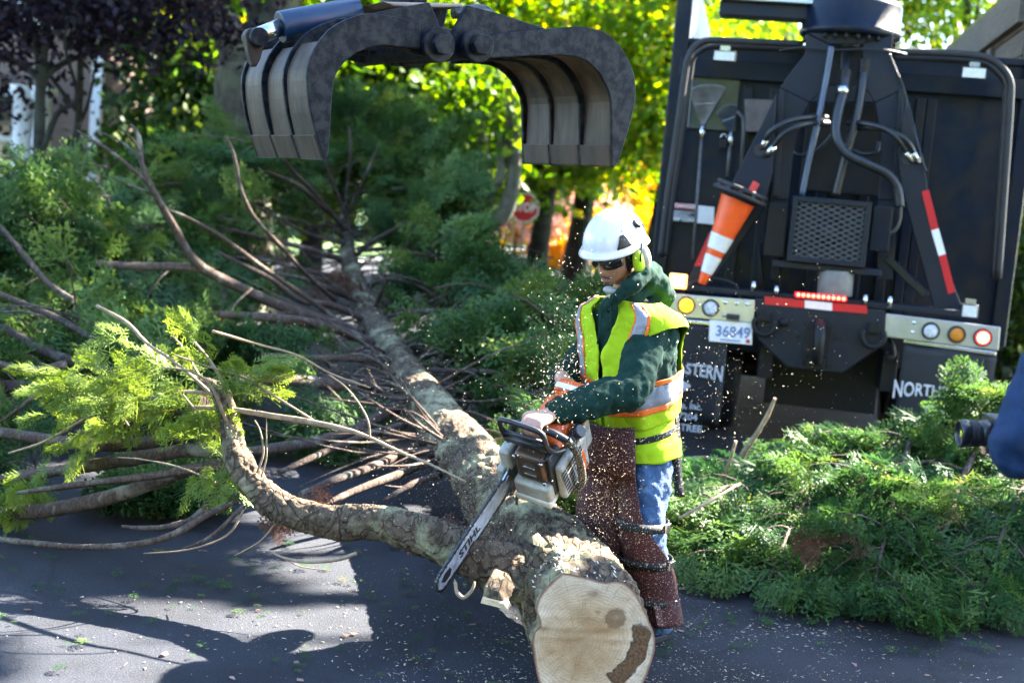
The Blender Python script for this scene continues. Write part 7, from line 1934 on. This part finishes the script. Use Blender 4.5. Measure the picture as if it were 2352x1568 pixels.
MB().lathe(l0,ax_,[(Ll*.88,0),(Ll*.9,rl*.5),(Ll*.9,rl*.8)],30).build('front_element', M_glass, cam_t)
for t in (.38,.52): MB().lathe(l0,ax_,[(Ll*t,rl*.965),(Ll*t+.002,rl*.985),(Ll*t+.012,rl*.985),(Ll*t+.014,rl*.965)],36).build('grip_ring', M_black, cam_t)
# ------------------------------------------------------------------ sawdust: flying chips and what has settled on the road
M_dust = pm('sawdust', (.74,.6,.40), .85, var=.2, scale=40)
M_dustroad = pm('sawdust_on_road', (.5,.43,.33), .9, var=.25, scale=9)
def flakes(name, pos, size, rg, mat, label, flat=False, stretch=1.8):
    n = len(pos); Rm = rand_rot(n, rg)
    if flat:
        a = rg.random(n)*6.28; tl = rg.normal(size=n)*.25; c, s_ = np.cos(a), np.sin(a)
        Rm = np.stack([np.stack([c,-s_,tl*0],1),np.stack([s_,c,tl*0],1),np.stack([tl,tl*.5,np.ones(n)],1)],1)
    q = np.array([[-.5,-.25,0],[.0,-.32,.1],[.5,-.1,0],[.35,.3,-.08],[-.3,.26,.06],[0,0,.22]])*np.array([stretch,1,1])
    V = np.einsum('nij,mj->nmi',Rm,q)*size[:,None,None]+pos[:,None,:]
    if flat: V[...,2] = np.maximum(V[...,2], .003)
    F_ = np.array([[0,1,5],[1,2,5],[2,3,5],[3,4,5],[4,0,5],[0,2,1],[0,3,2],[0,4,3]])[None]+(np.arange(n)*6)[:,None,None]
    o = np_mesh(name, V.reshape(-1,3), F_.reshape(-1,3), mat)
    return tag(o, label, 'sawdust', kind='stuff')
rg = np.random.default_rng(99); pos = []; sz = []
def cloud(n, px, py, d, sx, sy, sd, s0, s1):
    for _ in range(n):
        p = P(px+rg.normal()*sx, py+rg.normal()*sy, d+rg.normal()*sd)
        if p.z > .02: pos.append(tuple(p)); sz.append(s0*(s1/s0)**(rg.random()**2))
cut = P(1062,1285,4.45)
cloud(900,1285,850,4.75,40,110,.1,.0016,.008)     # fountain rising behind the saw
cloud(450,1235,950,4.75,45,60,.1,.0016,.007)
cloud(120,1330,640,4.8,60,90,.15,.0016,.006)
cloud(750,1395,1130,4.66,45,90,.05,.0014,.0045)   # in front of the chaps
cloud(420,1620,900,4.8,70,130,.3,.0016,.007)      # drifting right past the truck
cloud(260,1780,850,5.6,140,150,.6,.0018,.007)
cloud(800,960,960,5.0,150,90,.3,.0012,.004)       # jet to the left along the trunk
cloud(600,1010,1090,4.8,90,60,.15,.0012,.0045)
cloud(200,820,830,5.2,150,110,.3,.0012,.004)
cloud(160,1120,1180,4.6,40,60,.06,.0015,.006)
cloud(160,1560,1240,4.8,50,120,.2,.0015,.006)
cloud(120,1850,1150,5.4,200,130,.3,.0015,.006)
cloud(900,1130,1190,4.62,50,70,.06,.0008,.0022)   # fine haze at the cut
cloud(900,1060,1100,4.75,110,90,.12,.0008,.002)
cloud(500,1290,900,4.75,35,120,.06,.0008,.002)
pos = np.array(pos); sz = np.array(sz)
ok = ~((np.abs(pos[:,1]-4.9) < .01))
flakes('flying_sawdust', pos, sz, rg, M_dust, 'cloud of pale wood chips flying from the saw cut')
gp = []; gs = []
for cx, cy, sx, sy, n in ((1450,1560,260,70,2200),(1750,1470,170,45,1300),(1150,1530,220,50,1300),(1950,1500,220,60,700),(850,1480,260,80,700),(1560,1440,70,30,500),(400,1420,300,90,250),(2200,1480,150,60,200),(950,1330,180,50,250)):
    for _ in range(n):
        y = cy+rg.normal()*sy
        if y > 1200:
            q = G(cx+rg.normal()*sx, y)
            if mn.noise(q*3.1)+.6*mn.noise(q*9) > rg.normal()*.28-.08: gp.append(tuple(q)); gs.append(.0022*(5.5**(rg.random()**2.6)))
gp = np.array(gp); gs = np.array(gs); gp[:,2] = .004
flakes('settled_sawdust', gp, gs, rg, M_dustroad, 'pale sawdust and chips scattered on the asphalt round the log', flat=True)

# broken cedar tips, needles and fallen leaves lying on the road
rg = np.random.default_rng(123); pls = []
for cx, cy, sx, sy, n in ((500,1330,380,50,70),(300,1430,260,60,26),(1000,1420,200,60,30),(1750,1430,260,40,60),(2200,1450,120,30,20),(900,1540,300,40,14)):
    for _ in range(n):
        y = cy+rg.normal()*sy
        if y < 1230: continue
        p = np.array(G(cx+rg.normal()*sx, y)); a = rg.random()*6.28; p[2] = .012
        pls.append((p, np.array([math.cos(a),math.sin(a),.04]), np.array([.1*rg.normal(),.1*rg.normal(),1]), .025+.05*rg.random()**2, rg.random()))
o = sprays_mesh('cedar_litter', pls, SPR_MID, ML_cedar2, None, rg, thin=False); tag(o, 'scattered green cedar tips lying on the asphalt round the log', 'litter', kind='stuff')
cs = []
for cx, cy, sx, sy, n in ((300,1420,300,70,10),(1000,1480,300,60,6),(1900,1480,260,50,8)):
    for _ in range(n):
        y = cy+rg.normal()*sy
        if y > 1230: q = G(cx+rg.normal()*sx, y); cs.append((q.x,q.y,.014))
V, F_, va = leaf_cloud(np.array(cs), 1, .0, .045, rg); V[:,2] = .006+np.abs(V[:,2]-.014)*.35
o = np_mesh('fallen_leaves', V, F_, ML_rust, None, va); tag(o, 'dry tan leaves lying here and there on the road', 'leaves', kind='stuff')
